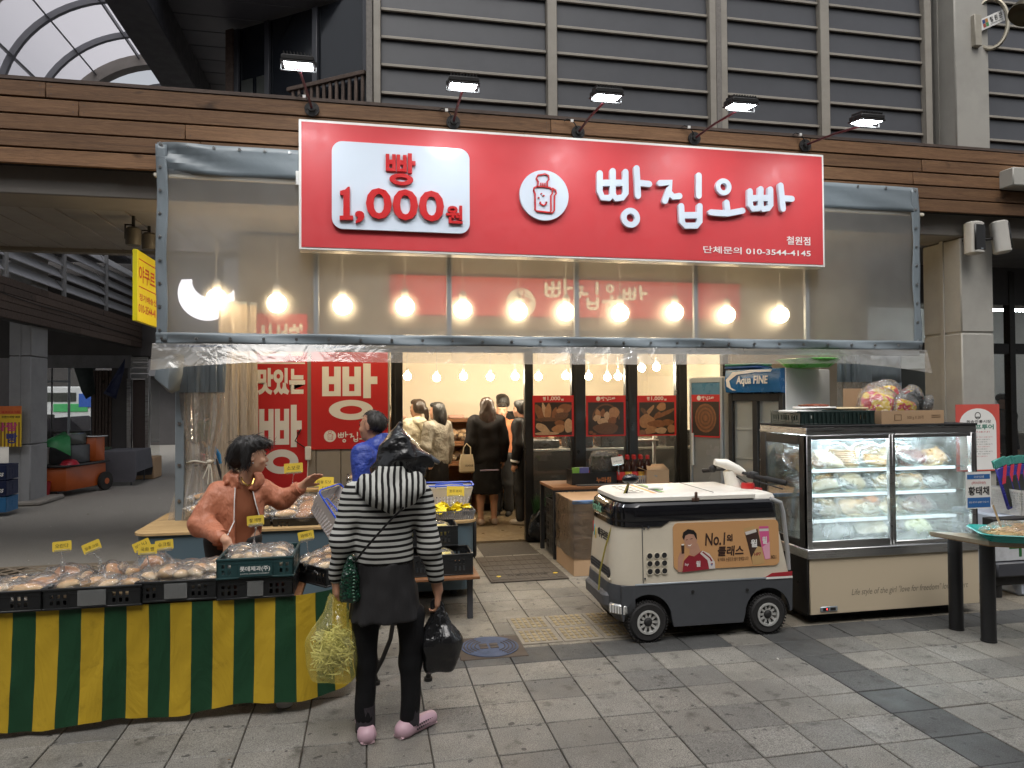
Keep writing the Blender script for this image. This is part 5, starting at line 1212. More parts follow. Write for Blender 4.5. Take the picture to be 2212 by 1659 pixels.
mb.box((w*.06, h*.87, 0), (w*.98, h*.885, .001), 0, 0, Fy); mb.box((w*.06, h*.485, 0), (w*.98, h*.50, .001), 0, 0, Fy); mb.build('lettering', m_letterred, ys_, world=True)
m_spotglow = EM('spot_glow', (1, .82, .5), 18)
def spot(label, p, on):
 t = thing('track_spotlight', label, 'spotlight', p, 0, 'spotlights under the soffit')
 MB().lathe([(.06, 0), (.068, .01), (.068, .15), (.05, .17), (.01, .172)], 18).build('housing', M('spot_grey', (.10, .09, .075), .5), t)
 MB().lathe([(.058, .012), (.05, .03), (.002, .03)], 16, caps=False).build('reflector', m_steel if not on else M('spot_reflector', (.8, .62, .3), .3, .8), t)
 MB().cyl((0, 0, .018), .03, .006, 14).build('lamp', m_spotglow if on else m_white, t)
 b = MB(); b.box((-.012, -.012, .17), (.012, .012, .30)); b.box((-.075, -.01, .06), (-.068, .01, .2)); b.box((-.075, -.01, .19), (.012, .01, .2)); b.build('bracket', m_blackmat, t)
sp_ = P(288, 530, 7.3); spot('lit grey spotlight hanging left of the yellow sign', sp_, True)
MB().box((sp_.x-.5, 7.27, sp_.z+.30), (-1.2, 7.33, sp_.z+.345), 0, .004).build('lighting_track', m_blackmat, label='black lighting track under the soffit above the lit spotlight', cat='track')
q = P(322, 540, 7.7); spot('dark grey spotlight behind the top of the yellow sign', q, False)
# crescent lit sign
cs = P(437, 652, 9.6); mb = MB(); n = 26; outer = [(-.2+.0*k, 0) for k in range(0)]
rr_ = .34; outer = [(rr_*math.cos(R(a)), rr_*math.sin(R(a))) for a in np.linspace(150, 345, n)]; inner = [(.09+.27*math.cos(R(a)), .16+.22*math.sin(R(a))) for a in np.linspace(330, 175, n)]
mb.prism(outer+inner, 0, .05, 0, face_frame((cs.x+.06, 9.6, cs.z+.10))); mb.build('crescent_sign', EM('lit_white_sign', (.95, .93, 1), .7), label='glowing white crescent shaped sign behind the screen', cat='sign')
# ---- far side of the lane
fp = thing('far_pillar', 'dark grey pillar with a poster at the far side of the lane', 'pillar', (-5.4, 12.8, 0))
b = MB()
for z0, z1 in ((0, .95), (.96, 2.35), (2.36, 4.6)): b.box((-5.55, 12.5, z0), (-5.24, 13.1, z1), 0, .012)
b.box((-5.41, 12.492, 0), (-5.385, 12.51, 4.6)); b.build('shaft', m_pillar_far, fp, world=True); MB().box((-5.66, 12.4, 0), (-5.05, 13.3, .07), 0, .02).build('plinth', m_conc, fp, world=True)
lb = thing('lane_building', 'dark market row across the side lane with plank band and louvres', 'building', (-6, 16, 0))
zt_, zb_ = 3.43, 2.84; BXL = -5.1
for r_ in range(5):
 y = 7.2
 while y < 27:
  L = random.uniform(2.5, 4); z0 = zb_+(zt_-zb_)*r_/5; MB().box((BXL-.03, y+.003, z0+.004), (BXL, min(27, y+L)-.003, z0+(zt_-zb_)/5-.004), 0, .004).build('plank', m_plank_dark, lb, world=True); y += L
MB().box((BXL-.2, 7.2, zb_), (BXL-.031, 27, zt_)).build('beam', m_blackmat, lb, world=True)
m_lv = M('pale_louvre', (.42, .43, .46), .5, var=.08, vs=2, dirt=.3)
for k in range(9):
 y = 7.4+k*2.0; MB().box((BXL-.06, y, zt_), (BXL, y+.06, 4.7), 0, .004).build('louvre_post', m_pillar_far, lb, world=True)
 for r_ in range(5):
  z = zt_+.10+r_*.21; MB().add([(BXL-.02, y+.07, z), (BXL-.02, y+1.99, z), (BXL-.16, y+1.99, z+.19), (BXL-.16, y+.07, z+.19), (BXL-.03, y+.07, z-.012), (BXL-.03, y+1.99, z-.012), (BXL-.17, y+1.99, z+.178), (BXL-.17, y+.07, z+.178)], [(0, 1, 2, 3), (7, 6, 5, 4), (0, 4, 5, 1), (1, 5, 6, 2), (2, 6, 7, 3), (3, 7, 4, 0)]).build('louvre', m_lv, lb, world=True)
m_dkwall = M('dark_wall', (.075, .07, .07), .7, var=.2, vs=2)
BYW = 17.6
def wl_(name, x0, y0p, x1, y1p, mat, d0=0, d1=.06, Y=None):
 Y = BYW if Y is None else Y
 a = P(x0, y1p, Y); b_ = P(x1, y0p, Y); return MB().box((a.x, Y+d0, max(0, a.z)), (b_.x, Y+d1, b_.z), 0, .004).build(name, mat, lb, world=True)
wl_('header', 60, 768, 285, 795, M('grey_metal_header', (.20, .20, .21), .5, .4, dirt=.5), -.05, .1); wl_('wall', 60, 600, 340, 768, m_dkwall, 0, .2)
for x0, x1 in ((86, 92), (146, 151), (196, 205), (110, 113)): wl_('door_frame', x0, 795, x1, 1010, m_steel_dark if x0 != 146 else m_alu, -.02, .04)
wl_('pane', 92, 797, 146, 1000, m_glass, .0, .006); wl_('pane', 151, 797, 196, 1000, m_glass, .0, .006); wl_('rail', 92, 822, 146, 826, m_alu, -.01, .03); wl_('kick_panel', 92, 930, 196, 1010, m_dkwall, .01, .05)
for k in range(6): wl_('shutter_side', 200+k*7, 800, 206+k*7, 965, m_plank_dark, -.04+.02*(k % 2), .1)
wl_('wall', 240, 795, 276, 1010, m_dkwall, 0, .2); wl_('steel_post', 275, 818, 285, 985, m_steel, -.06, .05); wl_('wall', 286, 820, 318, 1010, M('brown_panel', (.07, .05, .045), .5), 0, .2); wl_('steel_post', 316, 812, 324, 990, m_steel, -.1, .05)
for k in range(4): wl_('shutter_slat', 286, 772+k*12, 322, 782+k*12, m_steel, -.12, -.02)
wl_('pane', 325, 820, 345, 990, m_glass, 0, .006)
mb = MB(); a = P(160, 795, 17.2); mb.add([a, P(200, 795, 17.1), P(206, 850, 17.0), P(186, 862, 17.05), P(176, 845, 17.1)], [(0, 1, 2, 3, 4)]); mb.build('dark_flag', M('dark_green_cloth', (.012, .02, .018), .8), solid=.01, label='dark green cloth drooping over the glass door across the lane', cat='flag')
mb = MB(); mb.add([P(270, 775, 17.0), P(268, 800, 16.9), P(250, 862, 16.8), P(224, 850, 16.9), P(245, 815, 17.0)], [(0, 1, 2, 3, 4)]); mb.build('navy_flag', M('navy_cloth', (.012, .018, .06), .7), solid=.01, label='navy cloth drooping beside the rolled steel shutter', cat='flag')
# what shows through the far glass: a bus and a dark car in daylight
bus = thing('parked_bus', 'white, green and blue bus seen through the glass across the lane', 'bus', (-9, 24, 0))
def wb(name, x0, y0p, x1, y1p, mat, d0, d1): a = P(x0, y1p, 24); b_ = P(x1, y0p, 24); return MB().box((a.x, 24+d0, a.z), (b_.x, 24+d1, b_.z), 0, .02).build(name, mat, bus, world=True)
wb('body', 60, 835, 230, 905, M('bus_white', (.7, .72, .74), .4), 0, 2); wb('green_band', 115, 872, 190, 890, M('bus_green', (.08, .45, .16), .4), -.02, 0); wb('blue_band', 170, 850, 230, 880, M('bus_blue', (.04, .12, .5), .4), -.025, 0); wb('window_band', 70, 848, 165, 868, m_dimglass, -.02, 0); wb('wheel', 100, 895, 118, 912, m_blackmat, -.03, .2)
car = thing('dark_car', 'dark car bonnet seen through the glass across the lane', 'car', (-7.5, 21, 0)); b = MB()
aa = P(90, 905, 21); bb = P(200, 945, 21); b.loft([[(aa.x, 21, .15), (aa.x, 21, aa.z), ((aa.x+bb.x)/2, 21, aa.z+.05), (bb.x-.3, 21, aa.z-.25), (bb.x, 21, .4), (bb.x, 21, .15)], [(aa.x, 22.5, .15), (aa.x, 22.5, aa.z), ((aa.x+bb.x)/2, 22.5, aa.z+.05), (bb.x-.3, 22.5, aa.z-.25), (bb.x, 22.5, .4), (bb.x, 22.5, .15)]]); b.build('body', M('car_paint', (.02, .018, .025), .15), car, world=True)
MB().box((bb.x-.9, 20.98, .55), (bb.x-.3, 21, .62)).build('window', m_glass, car, world=True)
rw = thing('far_market_row', 'dim shops at the far end of the side lane', 'building', (-4, 28, 0))
MB().box((-8, 28, 0), (3, 28.3, 5.5)).build('wall', m_dkwall, rw, world=True)
for k, (x, z0, z1, mt) in enumerate([(-6.6, .2, 2.2, m_dimglass), (-5.6, .2, 2.3, M('green_goods', (.05, .12, .05), .7, var=.5, vs=6)), (-4.7, .3, 1.6, M('red_goods', (.2, .03, .04), .7, var=.5, vs=6)), (-3.8, .3, 1.8, MATS['green_goods']), (-2.9, .3, 2.2, m_dimglass)]): MB().box((x, 27.9, z0), (x+.75, 27.995, z1), 0, .02).build('shop_front', mt, rw, world=True)
MB().box((-8, 27.2, 2.5), (3, 28, 2.7)).build('canopy', M('grey_canopy', (.12, .12, .125), .6), rw, world=True)
# poster on the pillar
ps = thing('bread_poster', 'yellow and brown striped bread poster hung on the far pillar', 'poster', (-5.5, 12.4, .9))
a = P(-40, 966, 12.38); b_ = P(47, 877, 12.38); w, h = b_.x-a.x, b_.z-a.z; F0 = face_frame((a.x, 12.38, a.z))
MB().box((0, 0, 0), (w, h, .006), 0, 0, F0).build('sheet', M('poster_yellow', (.75, .50, .03), .5, var=.1), ps, world=True)
for k in range(11): MB().box((w*.02+k*w*.09, 0, .0062), (w*.02+k*w*.09+w*.04, h*.60, .0068), 0, 0, F0).build('stripe', M('poster_brown', (.22, .10, .02), .5), ps, world=True)
MB().box((0, h*.8, .0062), (w, h, .0068), 0, 0, F0).build('red_top', M('poster_orange', (.65, .16, .04), .5, var=.3), ps, world=True)
mb = MB(); text_into(mb, '사랑', (w*.30, h*.38), (w*.90, h*.60), F0 @ Matrix.Translation((0, 0, .0075)), 0, 0, .03); text_into(mb, '매코미슈크림', (w*.5, h*.82), (w*.95, h*.88), F0 @ Matrix.Translation((0, 0, .0075)), 1, 0, .02); text_into(mb, '트랜스지방 제로', (w*.5, h*.70), (w*.97, h*.76), F0 @ Matrix.Translation((0, 0, .0075)), 2, 0, .02); text_into(mb, '빵', (w*.62, h*.08), (w*.90, h*.34), F0 @ Matrix.Translation((0, 0, .0075)), 3, 0, .03)
mb.build('lettering', [M('poster_pink', (.6, .05, .2), .5), m_letterred, m_letterblack, M('poster_navy', (.03, .04, .2), .5)], ps, world=True)
# drink crates
def beer(label, z, mat, txt):
 t = thing('drink_crate', label, 'crate', (-5.28, 11.55, z), 0, 'stacked drink crates'); b = crate_shell(.42, .36, .21, rows=1, groups=((.5, 1),)); b.build('shell', mat, t)
 if txt: mb = MB(); text_into(mb, txt, (.02, .05), (.18, .13), face_frame((0, -.19, 0)), 0, 0, .03, shear=.3); mb.build('lettering', m_letterwhite, t)
 for x in (-.13, -.04, .05, .14):
  MB().cyl((x, 0, .01), .028, .17, 10).build('bottle', M('brown_glass', (.05, .02, .008), .15), t)
m_navyc = M('navy_crate', (.012, .02, .07), .4); beer('light blue drink crate at the bottom of the stack by the far pillar', .06, M('blue_crate', (.03, .16, .36), .4), None); beer('navy drink crate with white lettering in the middle of the stack', .29, m_navyc, 'Cass'); beer('navy drink crate on top of the stack by the far pillar', .52, m_navyc, 'Cass')
# orange food cart
oc = thing('orange_food_cart', 'orange wheeled food cart with black counter across the lane', 'food cart', (-5.6, 13.8, 0))
m_or = M('orange_panel', (.42, .085, .012), .45, var=.15, vs=2, dirt=.2)
A_ = Vector((-5.07, 13.4, 0)); u_ = Vector((.27, .95, 0)).normalized(); v_ = Vector((-.98, -.02, 0)).normalized(); Mo = Matrix((u_, v_, Vector((0, 0, 1)))).transposed().to_4x4(); Mo.translation = A_
MB().box((0, 0, .10), (1.05, 1.4, .50), 0, .008, Mo).build('body', m_or, oc, world=True); MB().box((-.04, -.04, .502), (1.1, 1.44, .54), 0, .006, Mo).build('counter', m_black, oc, world=True)
MB().box((.80, .02, .542), (1.05, .5, .98), 0, .006, Mo).build('back_panel', m_or, oc, world=True); MB().box((.78, -.02, .98), (1.08, .55, 1.0), 0, .003, Mo).build('cap', m_steel, oc, world=True)
MB().box((.3, .1, .542), (.78, .45, .86), 0, .01, Mo).build('griddle', M('grey_appliance', (.06, .065, .07), .4), oc, world=True); MB().box((.35, .14, .862), (.75, .42, 1.06), 0, .01, Mo).build('hood', m_dimglass, oc, world=True)
wp = Mo @ Vector((.95, -.05, .165)); b = MB(); b.lathe([(.06, -.035), (.165, -.03), (.172, 0), (.165, .03), (.06, .035)], 24, 0, Matrix.Translation(wp) @ Matrix.Rotation(R(90), 4, 'Y') @ Matrix.Rotation(R(20), 4, 'X')); wh = b.build('wheel', M('tyre_rubber', (.02, .018, .016), .85), oc, world=True)
MB().lathe([(.0, -.04), (.055, -.04), (.075, .0), (.055, .04), (.0, .04)], 14, 0, Matrix.Translation(wp) @ Matrix.Rotation(R(90), 4, 'Y') @ Matrix.Rotation(R(20), 4, 'X')).build('rim', m_or, wh, world=True)
for s_, q_ in ((.05, .12), (.05, 1.2)): b = MB(); pt = Mo @ Vector((s_, q_, 0)); b.cyl(pt, .04, .1, 8); b.build('castor', m_steel_dark, oc, world=True)
gt = MB(); gt.add([P(86, 958, 13.4), P(140, 932, 13.9), P(152, 945, 13.6), P(153, 985, 13.4), P(120, 968, 13.3), P(88, 962, 13.2)], [(0, 1, 2, 4, 5), (2, 3, 4)]); gt.build('green_tarp', M('green_tarp', (.03, .22, .07), .5, var=.2, bump=.01, bs=8), solid=.008, label='green tarpaulin thrown over the orange food cart', cat='tarpaulin')
rb_ = P(148, 997, 13.5); MB().lathe([(.0, .09), (.05, .09), (.10, .07), (.14, .015), (.15, 0), (.14, 0), (.0, .0)], 20, 0, Matrix.Translation((rb_.x, 13.55, .541))).build('red_bowl', M('red_bowl_plastic', (.35, .015, .03), .35), label='upturned red bowl on the counter of the orange cart', cat='bowl')
wb_ = P(92, 985, 13.6); MB().box((wb_.x-.06, 13.55, .541), (wb_.x+.06, 13.75, .83), 0, .01).build('white_box', m_white, label='upright white box at the left end of the orange cart', cat='box')
rbk = G(92, 1078); MB().lathe([(.0, 0), (.09, 0), (.12, .28), (.125, .285), (.11, .285), (.0, .2)], 18, 0, Matrix.Translation((rbk.x, rbk.y, 0))).build('red_bucket', M('red_bucket_plastic', (.4, .02, .03), .4), label='red bucket at the foot of the far pillar', cat='bucket')
# cloth covered table
ct_ = thing('cloth_covered_table', 'folding table under a grey cloth beside the orange cart', 'table', (-4.5, 15.2, 0))
x0, x1, y0, y1, zt_ = P(216, 970, 15.0).x, P(296, 970, 15.0).x, 14.9, 15.9, .66
n = 40; pl = rrect(x0, y0, x1, y1, .03, 3); top = [(x, y, zt_) for x, y in pl]; cxm, cym = (x0+x1)/2, (y0+y1)/2
rings = [[(cxm+(x-cxm)*f, cym+(y-cym)*f, z+(.10*math.cos(k*.8) if z < .2 else 0)+.0) for k, (x, y) in enumerate(pl)] for f, z in ((.02, zt_), (1, zt_), (1.02, zt_-.03), (1.06, .42), (1.10, .17))]
b = MB(); b.loft(rings, caps=False); b.build('cloth', M('grey_cloth', (.10, .10, .115), .85, var=.1), ct_, world=True)
for x, y in ((x0+.1, y0+.1), (x1-.1, y0+.1), (x0+.1, y1-.1), (x1-.1, y1-.1)): MB().tube([(x, y, 0), (x, y, .4), (x, y, zt_-.02)], .014, 6).build('leg', m_steel_dark, ct_, world=True)
MB().box((-14, 9.2, 4.75), (-5.3, 17.5, 4.85)).build('far_shading_roof', m_steel_dark, lb, world=True)  # roof added to darken the far lane, cut short so daylight reaches the bus
MB().box((-16, 17.75, 2.6), (-3.4, 17.95, 5.4)).build('upper_wall', m_dkwall, lb, world=True)  # dark wall added to block the bright sky behind the lane building
MB().box((-14, 31, 0), (6, 31.3, 7.5)).build('rear_wall', m_dkwall, rw, world=True)  # added backdrop that keeps open sky from brightening the lane end
MB().box((-14, 26.5, 0), (-13.5, 31, 6)).build('rear_wall', m_dkwall, rw, world=True)  # side piece of the added sky-blocking backdrop
b = MB(); b.tube([(BXL+.02, 9.2, 3.42), (BXL+.03, 9.3, 3.0), (BXL+.03, 9.25, 2.6), (BXL+.05, 9.5, 2.2)], .009, 5); b.build('hanging_cable', m_pillar_far, lb, world=True)
b = MB(); b.tube([(BXL+.012, 8+k*.9, 3.2-.0016*(k*k*1.0)-.02*math.sin(k*1.7)) for k in range(20)], .008, 5); b.build('strung_cable', m_blackmat, lb, world=True)
MB().box((-5.0, 16.0, 0), (-4.4, 16.6, .45), 0, .02).build('goods_box', m_cardboard, label='brown box on the lane beyond the cloth covered table', cat='box')
rn = random.Random(77); b = MB()
for k in range(46):
 x, y = rn.uniform(-4.5, 4.5), rn.uniform(2.3, 13)
 if y < 7.9 and x < -1.6 and y > 4.8: pass
 if y > 8 and x > -1.6: continue
 b.obox((x, y, .002), (rn.uniform(.006, .022), rn.uniform(.004, .014), .003), rn.uniform(0, 3), rn.choice((0, 0, 1)))
tag(b.build('litter', [M('pale_litter', (.55, .53, .48), .8), M('brown_litter', (.16, .10, .05), .8)]), 'scraps of paper and grit on the paving and lane', 'litter', kind='stuff')
# ================================================================ YOGURT CART
m_cartcream = M('cart_cream', (.62, .56, .45), .36, var=.05, vs=3, spec=.5, dirt=.22, Coat_Weight=.2)
m_cartgrey = M('cart_grey', (.06, .064, .072), .55, var=.15, vs=4, dirt=.3)
m_gloss = M('cart_black_gloss', (.008, .008, .01), .10, var=.1, Coat_Weight=.5)
m_tyre = M('cart_tyre', (.018, .017, .017), .75, var=.2, bump=.002, bs=90)
m_lid = M('cart_lid', (.72, .69, .62), .38, var=.03)
m_adorange = M('ad_orange', (.55, .30, .13), .42, var=.04)
kc = thing('delivery_cart', 'cream and dark grey electric refrigerated cart with an orange advert on its side', 'delivery cart', (2.26, 4.85, 0), R(-1))
X0, X1, Y0, Y1 = -.65, .60, -.335, .335      # front is at -x, the near side at -y
def plan(z, x0, x1, y0, y1, rf, rb, n=7):
 o = []
 for cx, cy_, r, a in ((x1-rb, y1-rb, rb, 0), (x0+rf, y1-rf, rf, 90), (x0+rf, y0+rf, rf, 180), (x1-rb, y0+rb, rb, 270)):
  o += [(cx+r*math.cos(R(a+90*k/n)), cy_+r*math.sin(R(a+90*k/n)), z) for k in range(n+1)]
 return o
b = MB(); b.loft([plan(.385, X0-.005, X1+.04, Y0+.0, Y1, .15, .05), plan(.42, X0-.008, X1+.035, Y0, Y1, .15, .05), plan(.60, X0+.008, X1-.005, Y0+.004, Y1-.004, .15, .05), plan(.82, X0+.03, X1-.055, Y0+.012, Y1-.012, .15, .05)]); body = b.build('body', m_cartcream, kc)
b = MB(); b.loft([plan(.805, X0+.022, X1-.045, Y0+.008, Y1-.008, .15, .05), plan(.83, X0+.016, X1-.05, Y0+.002, Y1-.002, .155, .055), plan(.905, X0+.022, X1-.055, Y0+.006, Y1-.006, .155, .055), plan(.93, X0+.045, X1-.075, Y0+.028, Y1-.028, .15, .05)]); b.build('top_band', m_gloss, kc)
# the black band dips lower towards the nose
b = MB(); b.loft([plan(.772, X0+.020, X0+.34, Y0+.0035, Y1-.0035, .15, .012), plan(.806, X0+.019, X0+.40, Y0+.003, Y1-.003, .15, .012)]); b.build('front_band', m_gloss, kc)
b = MB(); b.loft([plan(.932, X0+.075, X1-.22, Y0+.05, Y1-.05, .10, .03), plan(.94, X0+.055, X1-.2, Y0+.03, Y1-.03, .11, .03), plan(.965, X0+.055, X1-.2, Y0+.03, Y1-.03, .11, .03), plan(.985, X0+.08, X1-.225, Y0+.055, Y1-.055, .1, .03)]); lid = b.build('lid', m_lid, kc)
MB().box((.08, Y0+.04, .9855), (.084, Y1-.04, .9875)).build('lid_joint', m_cartgrey, lid)
b = MB()
for k, (xa, c_) in enumerate([(-.34, 0), (-.29, 1), (-.265, 2)]): b.box((xa, -.24+.02*k, .9856), (xa+.028, .24, .9864), c_)
for k in range(5):
 for q in range(3): b.box((-.50+q*.05, -.16+k*.075, .9856), (-.475+q*.05, -.13+k*.075, .9864), 1)
b.build('sticker', [M('sticker_orange', (.65, .26, .05), .5), M('sticker_dark', (.12, .10, .09), .5, var=.6, vs=60), M('sticker_green', (.12, .35, .08), .5)], lid)
b = MB(); b.tube([(-.30, -.05, .995), (-.2, -.08, .996)], .012, 8); b.build('marker_pen', m_white, lid)
b = MB(); b.box((-.085, Y0+.022, .93), (-.03, Y0+.032, .955), 0, .003); b.box((-.065, Y0+.018, .94), (-.045, Y0+.03, .995), 0, .004); b.build('latch', M('rusty_latch', (.12, .07, .05), .5, .5), kc)
b = MB(); b.loft([plan(.93, .36, X1-.02, Y0+.07, Y1-.07, .04, .05), plan(.955, .38, X1-.03, Y0+.08, Y1-.08, .04, .05), plan(.965, .40, X1-.06, Y0+.10, Y1-.10, .03, .04)]); b.build('rear_cover', m_lid, kc)
# lower skirt with wheel arches
def arch_poly():
 pts = [(X0+.045, .385)]; pts += [(X0+.045, .20), (X0+.055, .15)]
 for cx in (-.42, .455):
  for k in range(0, 13): a = math.pi-math.pi*k/12; pts.append((cx+.170*math.cos(a), .130+.172*math.sin(a)+.02))
  if cx < 0: pts += [(-.235, .095), (.27, .095)]
 pts += [(X1+.04, .16), (X1+.045, .385)]; return pts
for s_, nm in ((-1, 'skirt'), (1, 'skirt')):
 Mx = face_frame((0, s_*.338 if s_ < 0 else .31, 0)); MB().prism(arch_poly(), -.03, 0, 0, Mx).build(nm, m_cartgrey, kc)
b = MB(); b.loft([plan(.12, X0+.06, X0+.165, Y0+.06, Y1-.06, .10, .005), plan(.20, X0-.01, X0+.15, Y0-.002, Y1+.002, .145, .005), plan(.30, X0-.02, X0+.14, Y0-.004, Y1+.004, .145, .005), plan(.384, X0-.012, X0+.15, Y0-.004, Y1+.004, .145, .005)]); b.build('front_bumper', m_cartgrey, kc)
b = MB(); b.loft([plan(.235, X0-.045, X0+.06, -.24, .24, .05, .02), plan(.30, X0-.05, X0+.06, -.24, .24, .05, .02), plan(.318, X0-.035, X0+.06, -.225, .225, .04, .02)]); b.build('bumper_pad', M('rubber_grey', (.08, .08, .085), .65), kc)
MB().box((-.50, -.27, .11), (.60, .27, .40)).build('chassis', m_blackmat, kc)
MB().box((X0+.14, Y0-.0065, .383), (X1+.0, Y0-.001, .395), 0, .002).build('trim_line', m_alu, kc)
b = MB(); b.prism([(.44, .395), (.64, .395), (.643, .425), (.49, .42)], 0, .006, 0, face_frame((0, Y0-.001, 0))); b.prism([(.44, .380), (.642, .380), (.642, .394), (.45, .394)], 0, .007, 1, face_frame((0, Y0-.001, 0))); b.build('tail_light', [M('tail_red', (.35, .02, .03), .2), m_white], kc)
hl = MB(); Mh = Matrix.Translation((X0+.032, Y0+.040, .225)) @ Matrix.Rotation(R(-45), 4, 'Z'); hl.box((-.065, -.014, -.035), (.065, .03, .035), 0, .012, Mh); h_ = hl.build('headlight', M('headlight_lens', (.62, .62, .6), .12, .6, var=.3, vs=40), kc)
b = MB();
for k in range(6): b.box((-.05+k*.02, -.017, -.026), (-.045+k*.02, -.0135, .026), 0, 0, Mh)
b.build('lens_rib', m_white, h_)
# front face: intake, lettering
b = MB(); Fl = face_frame((X0-.0035, 0, 0), (0, -1, 0)); b.prism(rrect(-.20, .415, .235, .485, .03, 4), -.004, .004, 0, Fl); g_ = b.build('air_intake', m_blackmat, kc)
b = MB()
for k in range(16):
 for j in range(3): b.box((-.185+k*.026, .424+j*.02, .0045), (-.17+k*.026, .434+j*.02, .007), 0, .002, Fl)
b.build('intake_mesh', m_cartgrey, g_)
b = MB(); b.prism(rrect(-.21, .402, .245, .414, .005, 3), -.002, .006, 0, Fl); b.build('intake_lip', m_cartcream, kc)
Ff = face_frame((X0+.0125, 0, 0), (0, -1, 0)); b = MB(); text_into(b, 'Fredit', (-.185, .825), (.02, .895), Ff @ Matrix.Translation((0, 0, .0035)), 0, .0006, .02); b.build('lettering', M('mint_letter', (.22, .52, .36), .4), kc)
Fu = face_frame((X0+.0125, 0, 0), (0, -1, .04), (-.09, 0, 1)); b = MB()
text_into(b, '야쿠르트', (-.075, .645), (.155, .715), Matrix.Translation((.002, 0, 0)) @ face_frame((X0+.012, 0, 0), (0, -1, 0)), 0, .004, .015); b.build('lettering', m_letterblack, kc)
for k, (c_, x0_) in enumerate([((.45, .03, .03), -.185), ((.1, .45, .6), -.155), ((.7, .5, .05), -.125)]): MB().box((x0_, .66-.02*k, 0), (x0_+.012, .74-.02*k, .005), 0, .002, face_frame((X0+.0115, 0, 0), (0, -1, 0))).build('logo_bar', M('logo_%d' % k if False else 'logo_tint_'+'abc'[k], c_, .4), kc)
# side: vents and advert
Sd = face_frame((0, Y0-.0165, 0), (1, 0, 0), (0, .031, 1))
b = MB(); v = MB()
for i in range(3):
 for j in range(3): c = (-.405+i*.052, .475+j*.052); ring_into(b, c, .0225, .019, 0, .007, Sd, 0, 18); v.prism([(c[0]+.0192*math.cos(k*.4), c[1]+.0192*math.sin(k*.4)) for k in range(16)], -.001, .0045, 0, Sd)
b.build('vent_ring', m_cartcream, kc); v.build('vent_hole', m_blackmat, kc)
ad = MB().prism(rrect(-.235, .475, .545, .79, .035, 5), 0, .0052, 0, Sd).build('advert_panel', m_adorange, kc)
AX, AY_ = -.235, .475; AW, AH = .78, .315
def A(x, y): return (AX+AW*(x-790)/1025, AY_+AH*(955-y-(1815-x)*.02)/445)     # advert traced in its own flat plane
def apoly(name, pts, mat, z): MB().prism([A(*p) for p in pts], z, z+.0003, 0, Sd).build(name, mat, ad)
m_pskin = M('print_skin', (.46, .25, .17), .45, var=.1, vs=30); m_pred = M('print_red', (.26, .018, .03), .45, var=.15, vs=20); m_phair = M('print_hair', (.015, .012, .012), .4)
apoly('printed_neck', [(945, 720), (1020, 690), (1050, 780), (980, 815), (940, 790)], m_pskin, .0056)
apoly('printed_shirt', [(868, 958), (885, 850), (935, 800), (985, 815), (1060, 765), (1130, 800), (1170, 870), (1182, 945)], m_pred, .0060)
apoly('printed_sleeve', [(1040, 790), (1065, 765), (1130, 800), (1180, 880), (1182, 945), (1125, 945), (1110, 860)], M('print_white', (.62, .58, .55), .45), .0064)
apoly('printed_stripe', [(1060, 782), (1072, 774), (1140, 835), (1160, 870), (1145, 875), (1128, 842)], m_pred, .0067)
apoly('printed_arm', [(825, 950), (830, 820), (850, 770), (880, 760), (895, 800), (875, 850), (868, 955)], m_pskin, .0062)
apoly('printed_face', [(890, 640), (905, 600), (950, 585), (1005, 610), (1018, 660), (1000, 720), (955, 745), (915, 725), (898, 685)], m_pskin, .0066)
apoly('printed_hair', [(875, 625), (885, 580), (930, 552), (985, 565), (1012, 600), (1015, 660), (1000, 640), (985, 605), (940, 598), (905, 612), (890, 655)], m_phair, .0070)
apoly('printed_smile', [(925, 700), (945, 706), (965, 694), (950, 714), (932, 712)], m_letterwhite, .0070); apoly('printed_eye', [(908, 652), (925, 648), (925, 654), (909, 657)], m_phair, .0071); apoly('printed_eye', [(950, 645), (972, 640), (972, 646), (951, 651)], m_phair, .0071)
apoly('printed_flag', [(1122, 880), (1176, 876), (1178, 920), (1124, 922)], MATS['print_white'], .0068); apoly('printed_flag_top', [(1140, 897), (1150, 888), (1162, 894), (1163, 902)], m_pred, .0071); apoly('printed_flag_low', [(1140, 900), (1163, 905), (1152, 914), (1142, 910)], M('print_blue', (.02, .07, .3), .4), .0071)
m_pbrown = M('print_brown', (.05, .025, .018), .45); m_pink = M('print_pink', (.62, .10, .26), .4); m_pgold = M('print_gold', (.50, .32, .14), .4)
apoly('printed_small_bottle', [(862, 700), (893, 700), (890, 780), (866, 782)], m_pbrown, .0072); apoly('printed_small_cap', [(866, 690), (890, 690), (890, 702), (866, 702)], m_letterwhite, .0074)
apoly('printed_bottle', [(1480, 620), (1605, 590), (1668, 925), (1550, 938)], m_pbrown, .0060); apoly('printed_bottle_label', [(1540, 860), (1600, 760), (1640, 770), (1668, 925), (1550, 938)], m_pgold, .0064); apoly('printed_cap', [(1470, 580), (1575, 558), (1580, 598), (1478, 618)], m_pgold, .0064); apoly('printed_bottle_neck', [(1480, 615), (1590, 590), (1595, 620), (1490, 645)], MATS['print_white'], .0066)
apoly('printed_bottle', [(1620, 600), (1718, 600), (1722, 890), (1672, 893), (1640, 760)], m_pink, .0058); apoly('printed_bottle_label', [(1650, 770), (1722, 720), (1722, 885), (1675, 890)], M('print_pale_pink', (.7, .35, .45), .4), .0062); apoly('printed_cap', [(1622, 568), (1715, 570), (1715, 592), (1622, 590)], m_pink, .0062); apoly('printed_bottle_neck', [(1622, 592), (1715, 594), (1716, 618), (1622, 615)], MATS['print_white'], .0062)
b = MB()
